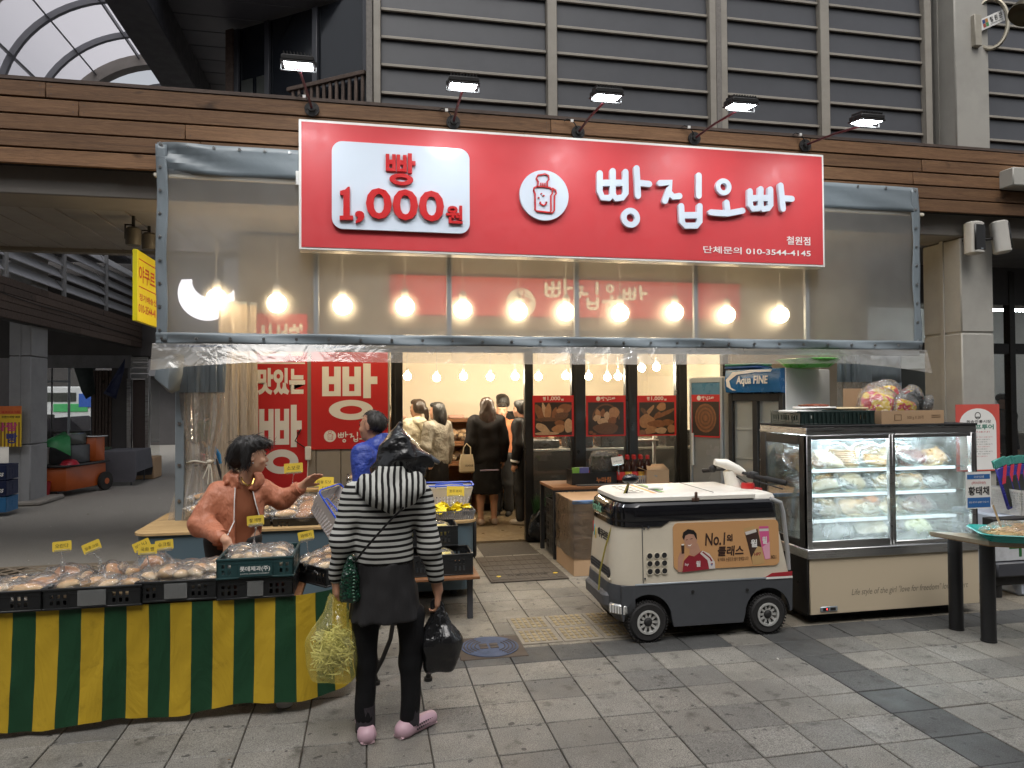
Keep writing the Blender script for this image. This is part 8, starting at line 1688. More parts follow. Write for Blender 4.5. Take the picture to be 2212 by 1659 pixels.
class Fig:
 """joint positions of one person in the person's own frame (faces +y, right hand at +x)"""
 def __init__(s, H, **pose):
  f = H/1.65; s.H = H; s.f = f
  J = dict(pelvis=(0, 0, .90*f), waist=(0, .0, 1.02*f), chest=(0, .0, 1.22*f), neck=(0, .0, 1.39*f), head=(0, .015*f, 1.53*f),
                 shR=(.165*f, 0, 1.335*f), elR=(.215*f, -.02*f, 1.07*f), wrR=(.225*f, .03*f, .84*f), shL=(-.165*f, 0, 1.335*f), elL=(-.215*f, -.02*f, 1.07*f), wrL=(-.225*f, .03*f, .84*f),
                 hipR=(.085*f, 0, .86*f), knR=(.09*f, .01*f, .46*f), anR=(.09*f, -.01*f, .08*f), hipL=(-.085*f, 0, .86*f), knL=(-.09*f, .01*f, .46*f), anL=(-.09*f, -.01*f, .08*f))
  J.update(pose); s.J = {k: np.array(v, float) for k, v in J.items()}
 def torso(s, S, g=0, k=.05, w=1.0):
  J, f = s.J, s.f; q = (1, 1.42, 1)
  S.cap(J['pelvis']+(0, 0, -.02*f), J['waist'], (.150*w+g*1)*f, (.128*w+g)*f, k, q); S.cap(J['waist'], J['chest'], (.128*w+g)*f, (.150*w+g)*f, k, q)
  S.cap(J['shL']+(.03*f, 0, -.035*f), J['shR']+(-.03*f, 0, -.035*f), (.068+g)*f, (.068+g)*f, k)
  S.cap(J['chest']+(0, 0, .05*f), J['neck']+(0, 0, -.03*f), (.095+g)*f, (.06+g)*f, k, (1, 1.2, 1))
 def arm(s, S, side, g=0, k=.02, upto=1.0, puff=0):
  J, f = s.J, s.f; a, b, c = J['sh'+side], J['el'+side], J['wr'+side]
  S.cap(a, b, (.053+g)*f, (.042+g+puff)*f, k)
  S.cap(b, b+(c-b)*upto, (.042+g+puff)*f, (.029+g*(.75))*f, k)
 legs = 1.0
 def leg(s, S, side, g=0, k=.03, upto=1.0, wide=0):
  J, f = s.J, s.f*s.legs; a, b, c = J['hip'+side], J['kn'+side], J['an'+side]
  S.cap(a, b, (.088+g)*f, (.056+g+wide)*f, k)
  if wide == 0: m_ = b+(c-b)*.3; S.cap(b, m_, (.054+g)*f, (.054+g)*f, k); S.cap(m_, b+(c-b)*upto, (.054+g)*f, (.034+g)*f, k)
  else: S.cap(b, b+(c-b)*upto, (.056+g+wide)*f, (.048+g+wide)*f, k)
 def foot(s, S, side, yaw=0, g=0):
  a = s.J['an'+side]; f = s.f; d = np.array((math.sin(yaw), math.cos(yaw), 0)); S.cap((a[0], a[1], .045*f), a+np.array((0, 0, 0)), .036*f, .036*f, .02); p = np.array((a[0], a[1], .035*f)); S.cap(p-d*.03*f, p+d*.13*f, (.034+g)*f, (.026+g)*f, .03, (1, 1, 1.1))
 def bounds(s, pad=.14):
  A_ = np.array(list(s.J.values())); return np.r_[A_[:, :2].min(0)-pad-.04, -.01], np.r_[A_[:, :2].max(0)+pad+.10, s.J['head'][2]+.16]
 def body(s, t, mat, h=.012, hands=None, yaw=0, tilt=0, face=True, feet=(0, 0), name='body'):
  lo, hi = s.bounds(.2); S = SDF(lo, hi, h); s.torso(S, -.012); [s.arm(S, x) for x in 'LR']; [s.leg(S, x) for x in 'LR']; s.foot(S, 'L', feet[0]); s.foot(S, 'R', feet[1])
  S.cap(s.J['neck']+(0, 0, -.04), s.J['head']+(0, -.01, -.06*s.f), .054*s.f, .050*s.f, .03)
  T = head_sdf(S, s.J['head'], yaw, s.f*1.02, tilt, face)
  for sd in 'LR':
   w = s.J['wr'+sd]; d = w-s.J['el'+sd]; hp = (hands or {}).get(sd, {});
   hand_sdf(S, w, hp.get('d', d), hp.get('n', (-1 if sd == 'R' else 1, 0, 0)), hp.get('side', 1), hp.get('curl', .7), hp.get('L', .165*s.f), hp.get('spread', 0))
  o = S.build(name, mat, t); return T
 def top(s, t, name, mat, hem, h=.012, g=.016, sleeves=1.0, puff=0, wr=(.006, (5, 5, 4)), neck_cut=None, k=.03, seed=1, wide=1.0, flare=0, front_open=None, shrink=None):
  lo, hi = s.bounds(.16); hi[2] = s.J['neck'][2]+.10; lo[2] = hem-.12; S = SDF(lo, hi, h); s.torso(S, g, .05, wide)
  if flare: S.cap((s.J['waist'][0], s.J['waist'][1], s.J['waist'][2]), (s.J['pelvis'][0], s.J['pelvis'][1], hem-.05), (.13+g)*s.f, (.15+g+flare)*s.f, .04, (1, 1.35, 1))
  if front_open: S.clip((0, 0, -1), -hem)
  if sleeves > 0: [s.arm(S, x, g*1.0, .025, sleeves, puff) for x in 'LR']
  n_ = s.J['neck']; S.cap(n_+(0, .01, -.0), n_+(0, .03, .2), .058*s.f, .07*s.f, .01, op='sub')
  if wr: S.wrinkle(wr[0], wr[1], seed)
  # the hem cuts the body of the garment only; sleeves that hang lower stay
  G_ = S.grid(); body_zone = np.abs(G_[..., 0]-s.J['pelvis'][0]) < .19*s.f+g
  cut = np.where(body_zone, hem-G_[..., 2], -1.0)
  arm = np.full(S.n, 1.0, np.float32)
  if sleeves > 0:
   A_ = SDF(S.lo, S.lo+(S.n-1)*S.h, S.h); A_.n = S.n; A_.d = np.full(S.n, 1.0, np.float32)
   for x in 'LR': s.arm(A_, x, g*1.05, .02, sleeves, puff)
   arm = A_.d
  S.d = np.where(arm < .012, S.d, np.maximum(S.d, cut)).astype(np.float32); S.d = np.maximum(S.d, (hem-.10-G_[..., 2]) if sleeves <= 0 else S.d)
  if front_open: front_open(S)
  return S.build(name, mat, t)
 def pants(s, t, name, mat, top_z, h=.012, g=.012, upto=.94, wide=.0, seed=2, wr=(.005, (5, 5, 3))):
  lo, hi = s.bounds(.1); hi[2] = top_z+.05; S = SDF(lo, hi, h); [s.leg(S, x, g, .03, upto, wide) for x in 'LR']; S.cap(s.J['pelvis']+(0, 0, -.03), s.J['pelvis']+(0, 0, .05), (.145+g)*s.f, (.14+g)*s.f, .05, (1, 1.4, 1))
  S.clip((0, 0, 1), top_z); z0 = s.J['anR'][2]*0+(1-upto)*.42*s.f+.02; S.clip((0, 0, -1), -max(.05, z0));
  if wr: S.wrinkle(wr[0], wr[1], seed)
  return S.build(name, mat, t)
 def skirt(s, t, name, mat, z1, z0, r0, h=.012, seed=3):
  lo, hi = s.bounds(.12); lo[2] = z0-.05; hi[2] = z1+.05; S = SDF(lo, hi, h); p = s.J['pelvis']; S.cap((p[0], p[1], z1), (p[0], p[1], z0-.08), .15*s.f, r0*s.f, .02, (1, 1.35, 1)); S.clip((0, 0, 1), z1); S.clip((0, 0, -1), -z0); S.wrinkle(.006, (7, 7, 1.5), seed); return S.build(name, mat, t)
 def shoe(s, t, side, mat, yaw=0, L=.125, h=.008, name='shoe', high=.05):
  a = s.J['an'+side]; f = s.f; d = np.array((math.sin(yaw), math.cos(yaw), 0)); S = SDF((a[0]-.2, a[1]-.2, -.005), (a[0]+.2, a[1]+.22, .16), h); p = np.array((a[0], a[1], .032))
  S.cap(p-d*.045, p+d*L, .042, .036, .03, (1, 1, 1.0)); S.cap(p-d*.035, p-d*.02+(0, 0, high*.5), .040, .036, .02); S.clip((0, 0, -1), -.002); S.clip((0, 0, 1), .03+high); S.cap(p-d*.01+(0, 0, .03), p-d*.01+(0, 0, .2), .030, .034, .008, op='sub'); return S.build(name, mat, t)
def hair(t, T, s, parts, mat=None, h=.009, name='hair', amp=.004):
 pts = np.array([T(c) for c, r in parts]); R_ = max(max(r) for c, r in parts)*s
 S = SDF(pts.min(0)-R_-.03, pts.max(0)+R_+.03, h)
 for c, r in parts: S.ell(T(c), np.array(r)*s, .03)
 S.wrinkle(amp, (14, 14, 3), 4); return S.build(name, mat or m_hair, t, relax=1)
def strands(t, ho, n, L, seed=0, r=.0014, name='hair_strand', back=.3):
 me = ho.data; V_ = np.array([v.co[:] for v in me.vertices]); N_ = np.array([v.normal[:] for v in me.vertices]); rn = np.random.RandomState(seed); b = MB(); c0 = V_.mean(0); top = V_[:, 2].max()
 for i in rn.randint(0, len(V_), n):
  p, nn = V_[i], N_[i]; d = np.array([p[0]-c0[0], p[1]-c0[1], -.9*(top-p[2])-.02])+rn.normal(0, .03, 3); d = d-nn*(d@nn); d /= max(1e-6, np.linalg.norm(d)); l = L*rn.uniform(.5, 1.2); q = p+d*l*.5+nn*.004; e = p+d*l+nn*rn.uniform(-.002, .007)+rn.normal(0, .003, 3); b.tube([p-nn*.001, q, e], [r, r, r*.3], 4)
 return tag(b.build(name, ho.data.materials[0], t), kind='stuff')
def eyes(t, T, s):
 b = MB()
 for x in (-.031, .031): c = T((x, .086, .009)); b.ell(c, (.0075*s,)*3, 8, 6, 0); c = T((x*1.0, .088, .028));
 b.build('eye', M('dark_eye', (.015, .01, .008), .2), t)
 b = MB()
 for x in (-.033, .033): b.tube([T((x*.55, .0935, .029)), T((x, .093, .035)), T((x*1.45, .080, .030))], .0028*s, 5)
 b.build('eyebrow', m_hair, t)
 MB().ell(T((0, .091, -.061)), (.019*s, .008*s, .007*s), 10, 6).build('lips', M('lips', (.36, .12, .10), .45), t)
# ---------------------------------------------------------------- 1 the striped shopper, seen from behind
SHX, SHY = .085, 3.56
sh = thing('person', 'person from behind in striped hoodie with a black plastic bag tied over the head', 'person', (SHX, SHY, 0), 0)
def L(px, py, y=0.0):
 p = P(px, py, SHY+y); return (p.x-SHX, y, p.z)
fg = Fig(1.50, pelvis=(-.01, .0, .80), waist=(-.012, -.01, .92), chest=(-.01, .0, 1.06), neck=(.02, .05, 1.235), head=(.060, .085, 1.335),
         shL=L(766, 1066, .01), elL=L(739, 1170, -.02), wrL=L(725, 1252, .02), shR=L(908, 1070, .01), elR=L(929, 1185, -.02), wrR=L(946, 1275, .02),
         hipL=L(790, 1330, 0), knL=L(789, 1430, .01), anL=L(790, 1555, 0), hipR=L(888, 1330, 0), knR=L(887, 1430, .01), anR=L(886, 1555, 0))
fg.legs = .80
T_ = fg.body(sh, m_skin2, .0068, hands={'L': dict(d=(.02, .02, -1), n=(.9, .3, 0), side=-1, curl=1.15, L=.150), 'R': dict(d=(.0, .02, -1), n=(-.9, .3, 0), side=1, curl=1.2, L=.150)}, yaw=R(-10), face=True, feet=(R(-8), R(50)))
m_knit = stripes('striped_knit', 2, .0283, .44, (.012, .011, .011), (.50, .50, .47))
fg.top(sh, 'striped_top', m_knit, .845, .0085, .014, .93, .004, wr=(.0045, (5, 5, 4)), wide=.98, seed=5)
S = SDF((-.24, -.22, .98), (.28, .14, 1.32), .0075); S.cap((-.10, -.05, 1.235), (.14, -.05, 1.235), .05, .05, .05); S.cap((-.07, -.09, 1.195), (.02, -.105, 1.155), .05, .042, .05); S.cap((.12, -.09, 1.195), (.02, -.105, 1.155), .05, .042, .05); S.cap((-.04, -.09, 1.19), (.08, -.09, 1.19), .05, .05, .05); S.cap((.02, -.02, 1.26), (.03, .06, 1.29), .085, .08, .04, (1, 1, 1)); S.ell((.03, .09, 1.31), (.075, .10, .07), .02, 'sub'); S.wrinkle(.007, (9, 3, 5), 8); S.build('hood', stripes('striped_hood', 0, .0283, .44, (.012, .011, .011), (.50, .50, .47), .012), sh)
fg.skirt(sh, 'tunic', M('black_tunic', (.013, .012, .013), .75, bump=.02, bs=9, stretch=(1, 1, .35)), .86, .575, .205, .0085, 4)
fg.pants(sh, 'trousers', fabric('black_trousers', (.006, .006, .007), .8), .72, .008, .010, .93, .006)
m_sock = M('patterned_sock', (.03, .025, .03), .8, var=.8, vs=90)
for sd in 'LR':
 a = fg.J['an'+sd]; MB().tube([(a[0], a[1], .05), (a[0], a[1], .16)], .046, 12).build('sock', m_sock, sh)
m_clog = M('pink_clog', (.52, .34, .40), .45, var=.05)
for sd, yw in (('L', R(-8)), ('R', R(52))):
 o = fg.shoe(sh, sd, m_clog, yw, .135, .007, 'pink_shoe', .045); a = fg.J['an'+sd]; d = Vector((math.sin(yw), math.cos(yw), 0)); sdv = Vector((d.y, -d.x, 0)); b = MB()
 b.tube([Vector((a[0], a[1], .010))-d*.078, Vector((a[0], a[1], .010))+d*.155], [.034, .031], 12, flat=.24); b.build('sole', M('pink_sole', (.58, .40, .44), .6), o)
 h2 = MB()
 for k in range(9):
  for q in range(2):
   for s2 in (-1, 1): c = Vector((a[0], a[1], .030+.016*q))+d*(.01+.0145*k+.005*q)+sdv*s2*(.0445-.0018*k-.002*q); h2.obox(c, (.007, .007, .005), -yw, 0, 0, 0, .5)
 tag(h2.build('shoe_hole', m_blackmat, o), kind='stuff')
# head covering: a knotted black plastic bag
bgc = np.array(fg.J['head']); S = SDF(bgc+(-.20, -.20, -.16), bgc+(.26, .22, .26), .0075); S.ell(bgc+(0, -.005, .035), (.105, .122, .115), .02); S.cap(bgc+(-.062, -.01, -.035), bgc+(.07, -.01, -.028), .060, .058, .04, (1, .55, 1)); S.cap(bgc+(.0, -.02, .12), bgc+(.01, -.03, .195), .05, .006, .03); S.cap(bgc+(.10, -.04, .02), bgc+(.165, -.05, -.02), .022, .012, .02); S.ell(bgc+(0, .10, -.06), (.075, .09, .10), .02, 'sub'); S.ell(bgc+(0, 0, -.12), (.095, .11, .06), .02, 'sub'); S.crinkle(.020, 26, 21); S.crinkle(.009, 60, 5)
m_bagfilm = M('crinkled_black_film', (.012, .012, .013), .2, var=.1, bump=.006, bs=22)
bag_cap = S.build('plastic_bag_cap', m_bagfilm, sh)
b = MB(); p = bgc+(.115, -.06, .01); b.loft([[p+(0, 0, 0), p+(.01, .01, .03)], [p+(.035, -.005, -.005), p+(.045, 0, .022)], [p+(.085, 0, -.03), p+(.09, 0, -.012)]], closed=False, caps=False); b.build('bag_handle', M('grey_bag_film', (.10, .11, .13), .2), sh, solid=.004)
hair(sh, T_, .94, [((0, -.05, -.06), (.075, .06, .055)), ((0, -.045, -.03), (.08, .06, .06))], M('brown_black_hair', (.03, .018, .012), .5, var=.4, vs=60))
# green handbag on its strap
hbp = Vector(L(756, 1262, -.07)); hbw = Vector((SHX, SHY, 0)); hb = thing('handbag', 'small green crocodile skin handbag on a black strap at the striped shopper\'s hip', 'handbag', hbw+hbp)
S = SDF((-.09, -.07, -.09), (.09, .07, .17), .006); S.ell((0, 0, -.01), (.046, .040, .085), .02); S.cap((0, 0, .05), (.005, 0, .115), .036, .022, .03); S.cap((-.02, 0, -.06), (.02, 0, -.06), .032, .032, .02); S.clip((0, 0, -1), .085); S.wrinkle(.004, (10, 10, 10), 2)
t = NT('croc_leather'); v_ = t.coords(rnd=True); vo = t.node('ShaderNodeTexVoronoi', i_Scale=70.0); t.link(v_, vo.inputs['Vector']); c_ = t.mix(t.ramp(vo.outputs['Distance'], [(.1, 0.0), (.6, 1.0)]), (.012, .07, .035), (.003, .02, .012)); t.principled(c_, .22, 0, .6, vo.outputs['Distance'], .004); S.build('pouch', t.m, hb)
b = MB()
for k in range(9): b.obox((.018+.002*math.sin(k), -.041+.004*abs(k-4)*.3, .06-.016*k), (.012, .006, .007), 0, 0, .002)
b.build('zip_tooth', M('pale_green_metal', (.10, .20, .14), .3, .5), hb); b = MB(); ring_into(b, (0, 0), .014, .010, -.003, .003, Matrix.Translation((.022, -.02, .125)) @ Matrix.Rotation(R(90), 4, 'X'), 0, 16); b.build('ring', m_steel, hb)
pts = [Vector(L(764, 1218, -.075)), Vector(L(785, 1190, -.135)), Vector(L(815, 1155, -.152)), Vector(L(845, 1122, -.158)), Vector(L(872, 1096, -.17))]; b = MB(); b.tube([hbw+p for p in pts], .0075, 8, flat=.5); b.build('strap', m_blackmat, hb, world=True)
# the two carrier bags
def carrier(name, label, top, ctr, rx, ry, rz_, mat, seed, neck=.028):
 t = thing(name, label, 'carrier bag', (top[0], top[1], ctr[2]-rz_)); o = np.array((top[0], top[1], ctr[2]-rz_)); tp = np.array(top)-o; c = np.array(ctr)-o
 S = SDF(np.minimum(tp, c-(rx, ry, rz_))-.04, np.maximum(tp, c+(rx, ry, rz_))+.04, .0068); S.ell(c+(0, 0, -.02), (rx, ry, rz_*.80), .04); S.cap(c+(0, 0, rz_*.25), tp, rx*.72, neck, .07, (1, rx/ry*.75, 1)); S.box(c+(-rx*.82, -ry*.7, -rz_), c+(rx*.82, ry*.7, -rz_*.3), .04, .05)
 G_ = S.grid()-c; ang = np.arctan2(G_[..., 1], G_[..., 0]); up_ = np.clip((G_[..., 2]+rz_*.2)/(rz_*1.6), 0, 1); S.d = (S.d+.009*up_*np.sin(ang*15+3*np.sin(ang*4+G_[..., 2]*9))+.003*np.sin(ang*31+G_[..., 2]*20)*up_).astype(np.float32); S.wrinkle(.006, (5, 5, 4), seed); S.crinkle(.009, 34, seed); o_ = S.build('film', mat, t); return t, o
lt = L(722, 1306, .03); yt = Vector((SHX, SHY, 0))
yc = P(720, 1400, SHY+.0)
t_ = NT('yellow_film'); v_ = t_.coords(rnd=True); tr = t_.node('ShaderNodeBsdfTransparent', i_Color=(.98, .95, .62, 1)); d_ = t_.node('ShaderNodeBsdfDiffuse', i_Color=(.80, .74, .26, 1)); tl = t_.node('ShaderNodeBsdfTranslucent', i_Color=(.85, .80, .32, 1)); g_1 = t_.node('ShaderNodeBsdfGlossy', i_Roughness=.2); m1 = t_.node('ShaderNodeMixShader', i_0=.5); t_.link(d_.outputs[0], m1.inputs[1]); t_.link(tl.outputs[0], m1.inputs[2]); m2 = t_.node('ShaderNodeMixShader'); t_.link(t_.ramp(t_.noise(v_, 8, 4), [(.35, .16), (.7, .40)]), m2.inputs[0]); t_.link(tr.outputs[0], m2.inputs[1]); t_.link(m1.outputs[0], m2.inputs[2]); m3 = t_.node('ShaderNodeMixShader', i_0=.06); t_.link(m2.outputs[0], m3.inputs[1]); t_.link(g_1.outputs[0], m3.inputs[2]); t_.link(m3.outputs[0], t_.out.inputs[0])
ytop = (SHX+lt[0], SHY+.03, P(722, 1298, SHY).z); yb, yo = carrier('yellow_bag', 'translucent yellow plastic bag of bean sprouts in the striped shopper\'s left hand', ytop, (yc.x, SHY+.01, P(720, 1395, SHY).z), .130, .09, .168, t_.m, 3)
b = MB(); rn = random.Random(12); cy_ = np.array((yc.x, SHY+.01, P(720, 1405, SHY).z))-yo
for k in range(260):
 u_ = np.array([rn.gauss(0, 1) for _ in range(3)]); u_ /= np.linalg.norm(u_); c = cy_+u_*rn.uniform(.55, 1.0)*np.array((.100, .068, .120)); d = np.array([rn.gauss(0, 1), rn.gauss(0, .6), rn.gauss(0, .55)]); d = d/np.linalg.norm(d)*rn.uniform(.02, .045); e = np.array([rn.uniform(-.01, .01) for _ in range(3)]); b.tube([c-d, c+e, c+d], .0032, 5)
b.ell(cy_, (.060, .040, .072), 14, 10, 1, None, lumpy(6, .3)); tag(b.build('bean_sprout', [M('sprout_white', (.80, .78, .58), .4), M('sprout_mass', (.5, .52, .28), .6, var=.5, vs=40)], yb), kind='stuff')
rt_ = L(946, 1318, .03); bc = P(953, 1400, SHY); carrier('black_bag', 'black plastic carrier bag in the striped shopper\'s right hand', (SHX+rt_[0], SHY+.03, P(948, 1310, SHY).z), (bc.x, SHY+.02, P(953, 1392, SHY).z), .098, .065, .135, m_bagfilm, 9)
# ---------------------------------------------------------------- 2 the vendor
VY = 4.82; vp = P(508, 1250, VY); VX0 = vp.x
ve = thing('person', 'person in an open orange jacket reaching out one hand behind the front table', 'person', (VX0, VY, 0), 0)
def V(px, py, y=0.0): p = P(px, py, VY+y); return (p.x-VX0, y, p.z)
vf = Fig(1.52, pelvis=(-.02, .02, .80), waist=V(505, 1170, .0), chest=V(512, 1105, .0), neck=V(527, 1032, -.01), head=V(543, 985, -.02),
         shL=V(470, 1062, -.02), elL=V(433, 1128, -.08), wrL=V(490, 1168, -.36), shR=V(565, 1056, .03), elR=V(606, 1078, .06), wrR=V(652, 1050, .02),
         hipL=(-.10, .02, .76), hipR=(.07, .02, .76), knL=(-.10, .03, .42), knR=(.08, .03, .42), anL=(-.1, .0, .08), anR=(.08, .0, .08))
T_ = vf.body(ve, m_skin, .0068, hands={'R': dict(d=np.array(V(690, 1022, -.02))-np.array(V(652, 1050, .02)), n=(.35, -.7, -.6), side=1, curl=.28, spread=.013, L=.172), 'L': dict(d=(.32, -.3, -.8), n=(.3, .3, -.3), side=-1, curl=.9, L=.16)}, yaw=R(-72), tilt=R(-4))
eyes(ve, T_, vf.f); m_tee = fabric('brown_tee', (.22, .075, .035), .8); m_jkt = M('orange_jacket', (.45, .165, .09), .55, var=.14, vs=5, bump=.03, bs=13, stretch=(1, 1, .6))
vf.top(ve, 'tee_shirt', m_tee, .70, .010, .006, 0, 0, wr=(.004, (5, 5, 3)), seed=3)
ctr = np.array(V(541, 1120, 0)); ctr0 = np.array(V(528, 1030, 0)); ctr1 = np.array(V(548, 1190, 0))
def open_front(S):
 g = S.grid(); z = g[..., 2]; f_ = np.clip((ctr0[2]-z)/(ctr0[2]-ctr1[2]), 0, 1.2); xc = ctr0[0]+(ctr1[0]-ctr0[0])*f_; hw_ = .034+.062*f_
 sl = np.where(g[..., 1] < .02, hw_-np.abs(g[..., 0]-xc), -1.0); S.d = np.maximum(S.d, sl).astype(np.float32)
vf.top(ve, 'jacket', m_jkt, .72, .0085, .021, .80, .015, wr=(.011, (4, 4, 2.6)), seed=12, flare=.05, front_open=open_front, wide=1.05)
jk = bpy.data.objects[[c for c in CHILD[ve.name] if c.startswith('jacket')][-1]]; JV = np.array([v.co[:] for v in jk.data.vertices])
b = MB()
for sgn in (-1, 1):
 pl_ = []
 for f_ in np.linspace(.12, 1.0, 9):
  z = ctr0[2]+(ctr1[2]-ctr0[2])*f_; x = ctr0[0]+(ctr1[0]-ctr0[0])*f_+sgn*(.034+.062*f_+.012); q_ = JV[(np.abs(JV[:, 0]-x) < .02) & (np.abs(JV[:, 2]-z) < .02)]
  if len(q_): pl_.append((x-sgn*.006, q_[:, 1].min()-.001, z))
 if len(pl_) > 2: b.tube(pl_, .0035, 6)
b.build('zip', m_white, ve)
b = MB(); b.tube([V(521, 1030, -.05), V(524, 1040, -.085), V(534, 1049, -.105), V(545, 1046, -.10), V(549, 1034, -.07)], .006, 8); b.build('necklace', M('gold', (.65, .42, .12), .25, 1), ve)
S = SDF(np.array(vf.J['neck'])+(-.14, -.14, -.09), np.array(vf.J['neck'])+(.14, .14, .07), .008); n_ = vf.J['neck']; S.cap(n_+(-.05, 0, -.02), n_+(.05, 0, -.02), .075, .075, .03); S.cap(n_+(0, 0, -.05), n_+(0, 0, .1), .056, .06, .0, op='sub'); S.cap(n_+(.03, -.2, -.1), n_+(.03, -.06, .0), .05, .05, .0, op='sub'); S.wrinkle(.008, (14, 14, 6), 5); S.build('collar', m_jkt, ve)
for sd, w_ in (('L', .80), ('R', .80)): e, w0 = vf.J['el'+sd], vf.J['wr'+sd]; c = e+(w0-e)*w_; d = (w0-e)/np.linalg.norm(w0-e); MB().tube([c-d*.022, c+d*.012], .046, 14).build('cuff', m_jkt, ve)
hair(ve, T_, vf.f*1.06, [((0, -.045, .045), (.088, .082, .085)), ((0, .0, .085), (.078, .085, .052)), ((0, .055, .085), (.062, .042, .036)), ((0, -.08, -.015), (.076, .05, .065)), ((.062, -.045, .0), (.026, .05, .07)), ((-.062, -.045, .0), (.026, .05, .07))], amp=.006)
strands(ve, bpy.data.objects[CHILD[ve.name][-1]], 700, .06, 1)
vf.pants(ve, 'trousers', m_blackmat, .78, .014); [vf.shoe(ve, x, m_blackmat) for x in 'LR']
MB().ell(T_((.084, .0, -.042)), (.006, .006, .006), 8, 6).build('earring', m_steel, ve)
# ---------------------------------------------------------------- 3 the man in blue
mp_ = P(812, 1000, 5.32); mb_ = thing('person', 'balding person in a bright blue jacket standing behind the striped shopper', 'person', (mp_.x, 5.32, 0), R(52))
f3 = Fig(1.56); f3.J['head'] += (0, .02, 0); T_ = f3.body(mb_, m_skin2, .0095, yaw=R(8)); eyes(mb_, T_, f3.f)
f3.top(mb_, 'blue_jacket', M('royal_blue', (.02, .045, .27), .5, var=.15, bump=.025, bs=12), .70, .012, .028, .95, wr=(.008, (4, 4, 3)), seed=6)
S = SDF(f3.J['neck']+(-.14, -.14, -.08), f3.J['neck']+(.14, .14, .09), .009); n_ = f3.J['neck']; S.cap(n_+(-.02, -.02, -.02), n_+(.02, -.02, .03), .085, .078, .02); S.cap(n_+(0, .01, -.1), n_+(0, .01, .2), .062, .066, 0, op='sub'); S.build('collar', MATS['royal_blue'], mb_)
f3.pants(mb_, 'trousers', m_blackmat, .84, .014); [f3.shoe(mb_, x, m_blackmat) for x in 'LR']
hair(mb_, T_, f3.f, [((0, -.055, .02), (.080, .062, .070)), ((.055, -.03, .035), (.028, .062, .045)), ((-.055, -.03, .035), (.028, .062, .045)), ((0, -.01, .085), (.06, .07, .036))], M('thin_hair', (.02, .016, .013), .6, var=.5, vs=60))
strands(mb_, bpy.data.objects[CHILD[mb_.name][-1]], 400, .03, 2)
# ---------------------------------------------------------------- shoppers inside
def simple(label, px, py, Y, rz, H, top, bottom, hairparts, hyaw=0, shoes=m_blackmat, pose=None, skin=m_skin, face=True, hem=.62, g=.026, skirt=None, hairmat=None, h=.0125, hands=None, name='person'):
 p = P(px, py, Y); t = thing(name, label, 'person', (p.x, Y, 0.012), rz); F_ = Fig(H, **(pose or {})); T = F_.body(t, skin, h, yaw=hyaw, hands=hands, face=face)
 if face: eyes(t, T, F_.f)
 F_.top(t, top[0], top[1], hem*H/1.6, h, g, .96, wr=(.007, (4, 4, 3)), seed=int(px))
 if skirt: F_.skirt(t, bottom[0], bottom[1], .98*F_.f, skirt[0], skirt[1], h)
 else: F_.pants(t, bottom[0], bottom[1], .95*F_.f, h, .012, .95, .01)
 for x in 'LR': F_.shoe(t, x, shoes, 0, .12, .010)
 if hairparts: hair(t, T, F_.f, hairparts, hairmat, .011)
 return t, F_, T
HB = [((0, -.035, .045), (.084, .088, .084)), ((0, -.07, -.01), (.080, .05, .06)), ((.06, -.02, .01), (.03, .055, .07)), ((-.06, -.02, .01), (.03, .055, .07)), ((0, .03, .085), (.066, .062, .038))]
t, F_, T = simple('person in a cream hooded jacket with a ponytail inside the shop', 903, 930, 9.35, R(28), 1.62, ('cream_jacket', M('cream_cotton', (.62, .55, .41), .8, var=.15, bump=.03, bs=12)), ('trousers', m_blackmat), HB+[((0, -.13, -.02), (.032, .035, .045)), ((0, -.145, -.09), (.03, .03, .075))], hyaw=R(25), hem=.66, hairmat=M('dark_brown_hair', (.03, .018, .012), .45, var=.4, vs=60))
S = SDF(F_.J['neck']+(-.17, -.22, -.2), F_.J['neck']+(.17, .12, .06), .012); n_ = F_.J['neck']; S.cap(n_+(-.07, -.06, -.03), n_+(.07, -.06, -.03), .055, .055, .04); S.cap(n_+(0, -.10, -.06), n_+(0, -.13, -.13), .075, .045, .04); S.build('hood', MATS['cream_cotton'], t)
t, F_, T = simple('person with bobbed black hair in a grey beige cardigan inside the shop', 945, 930, 9.2, R(38), 1.58, ('cardigan', M('beige_knit', (.34, .31, .26), .9, var=.15, vs=12, bump=.03, bs=14)), ('skirt', fabric('black_cloth', (.014, .012, .012))), HB+[((.05, -.04, -.06), (.05, .07, .13)), ((-.05, -.04, -.06), (.05, .07, .13)), ((0, -.08, -.10), (.085, .05, .12))], hyaw=R(20), hem=.70, skirt=(.35, .20), pose=dict(elL=(-.23, -.02, 1.02), wrL=(-.13, .20, 1.0)))
MB().loft([[(x, .22, z) for x, z in ((-.2, .98), (-.05, .98), (-.04, 1.12), (-.19, 1.14))], [(x, .27, z) for x, z in ((-.18, 1.0), (-.07, 1.0), (-.06, 1.10), (-.17, 1.12))]]).build('held_bread_bag', M('pale_yellow_pack', (.68, .52, .18), .4), t)
t, F_, T = simple('person with very long dark brown hair in black clothes standing in the shop doorway', 1052, 1000, 9.12, R(4), 1.64, ('black_top', MATS['black_cloth']), ('black_skirt', fabric('black_skirt_cloth', (.012, .011, .011))), HB+[((0, -.07, -.10), (.115, .06, .14)), ((0, -.085, -.26), (.125, .05, .17)), ((0, -.09, -.38), (.11, .04, .12))], hem=.60, g=.040, skirt=(.40, .225), shoes=M('beige_slipper', (.45, .34, .27), .6), hairmat=M('long_brown_hair', (.030, .016, .010), .38, var=.5, vs=50, stretch=(8, 8, 1)), face=False)
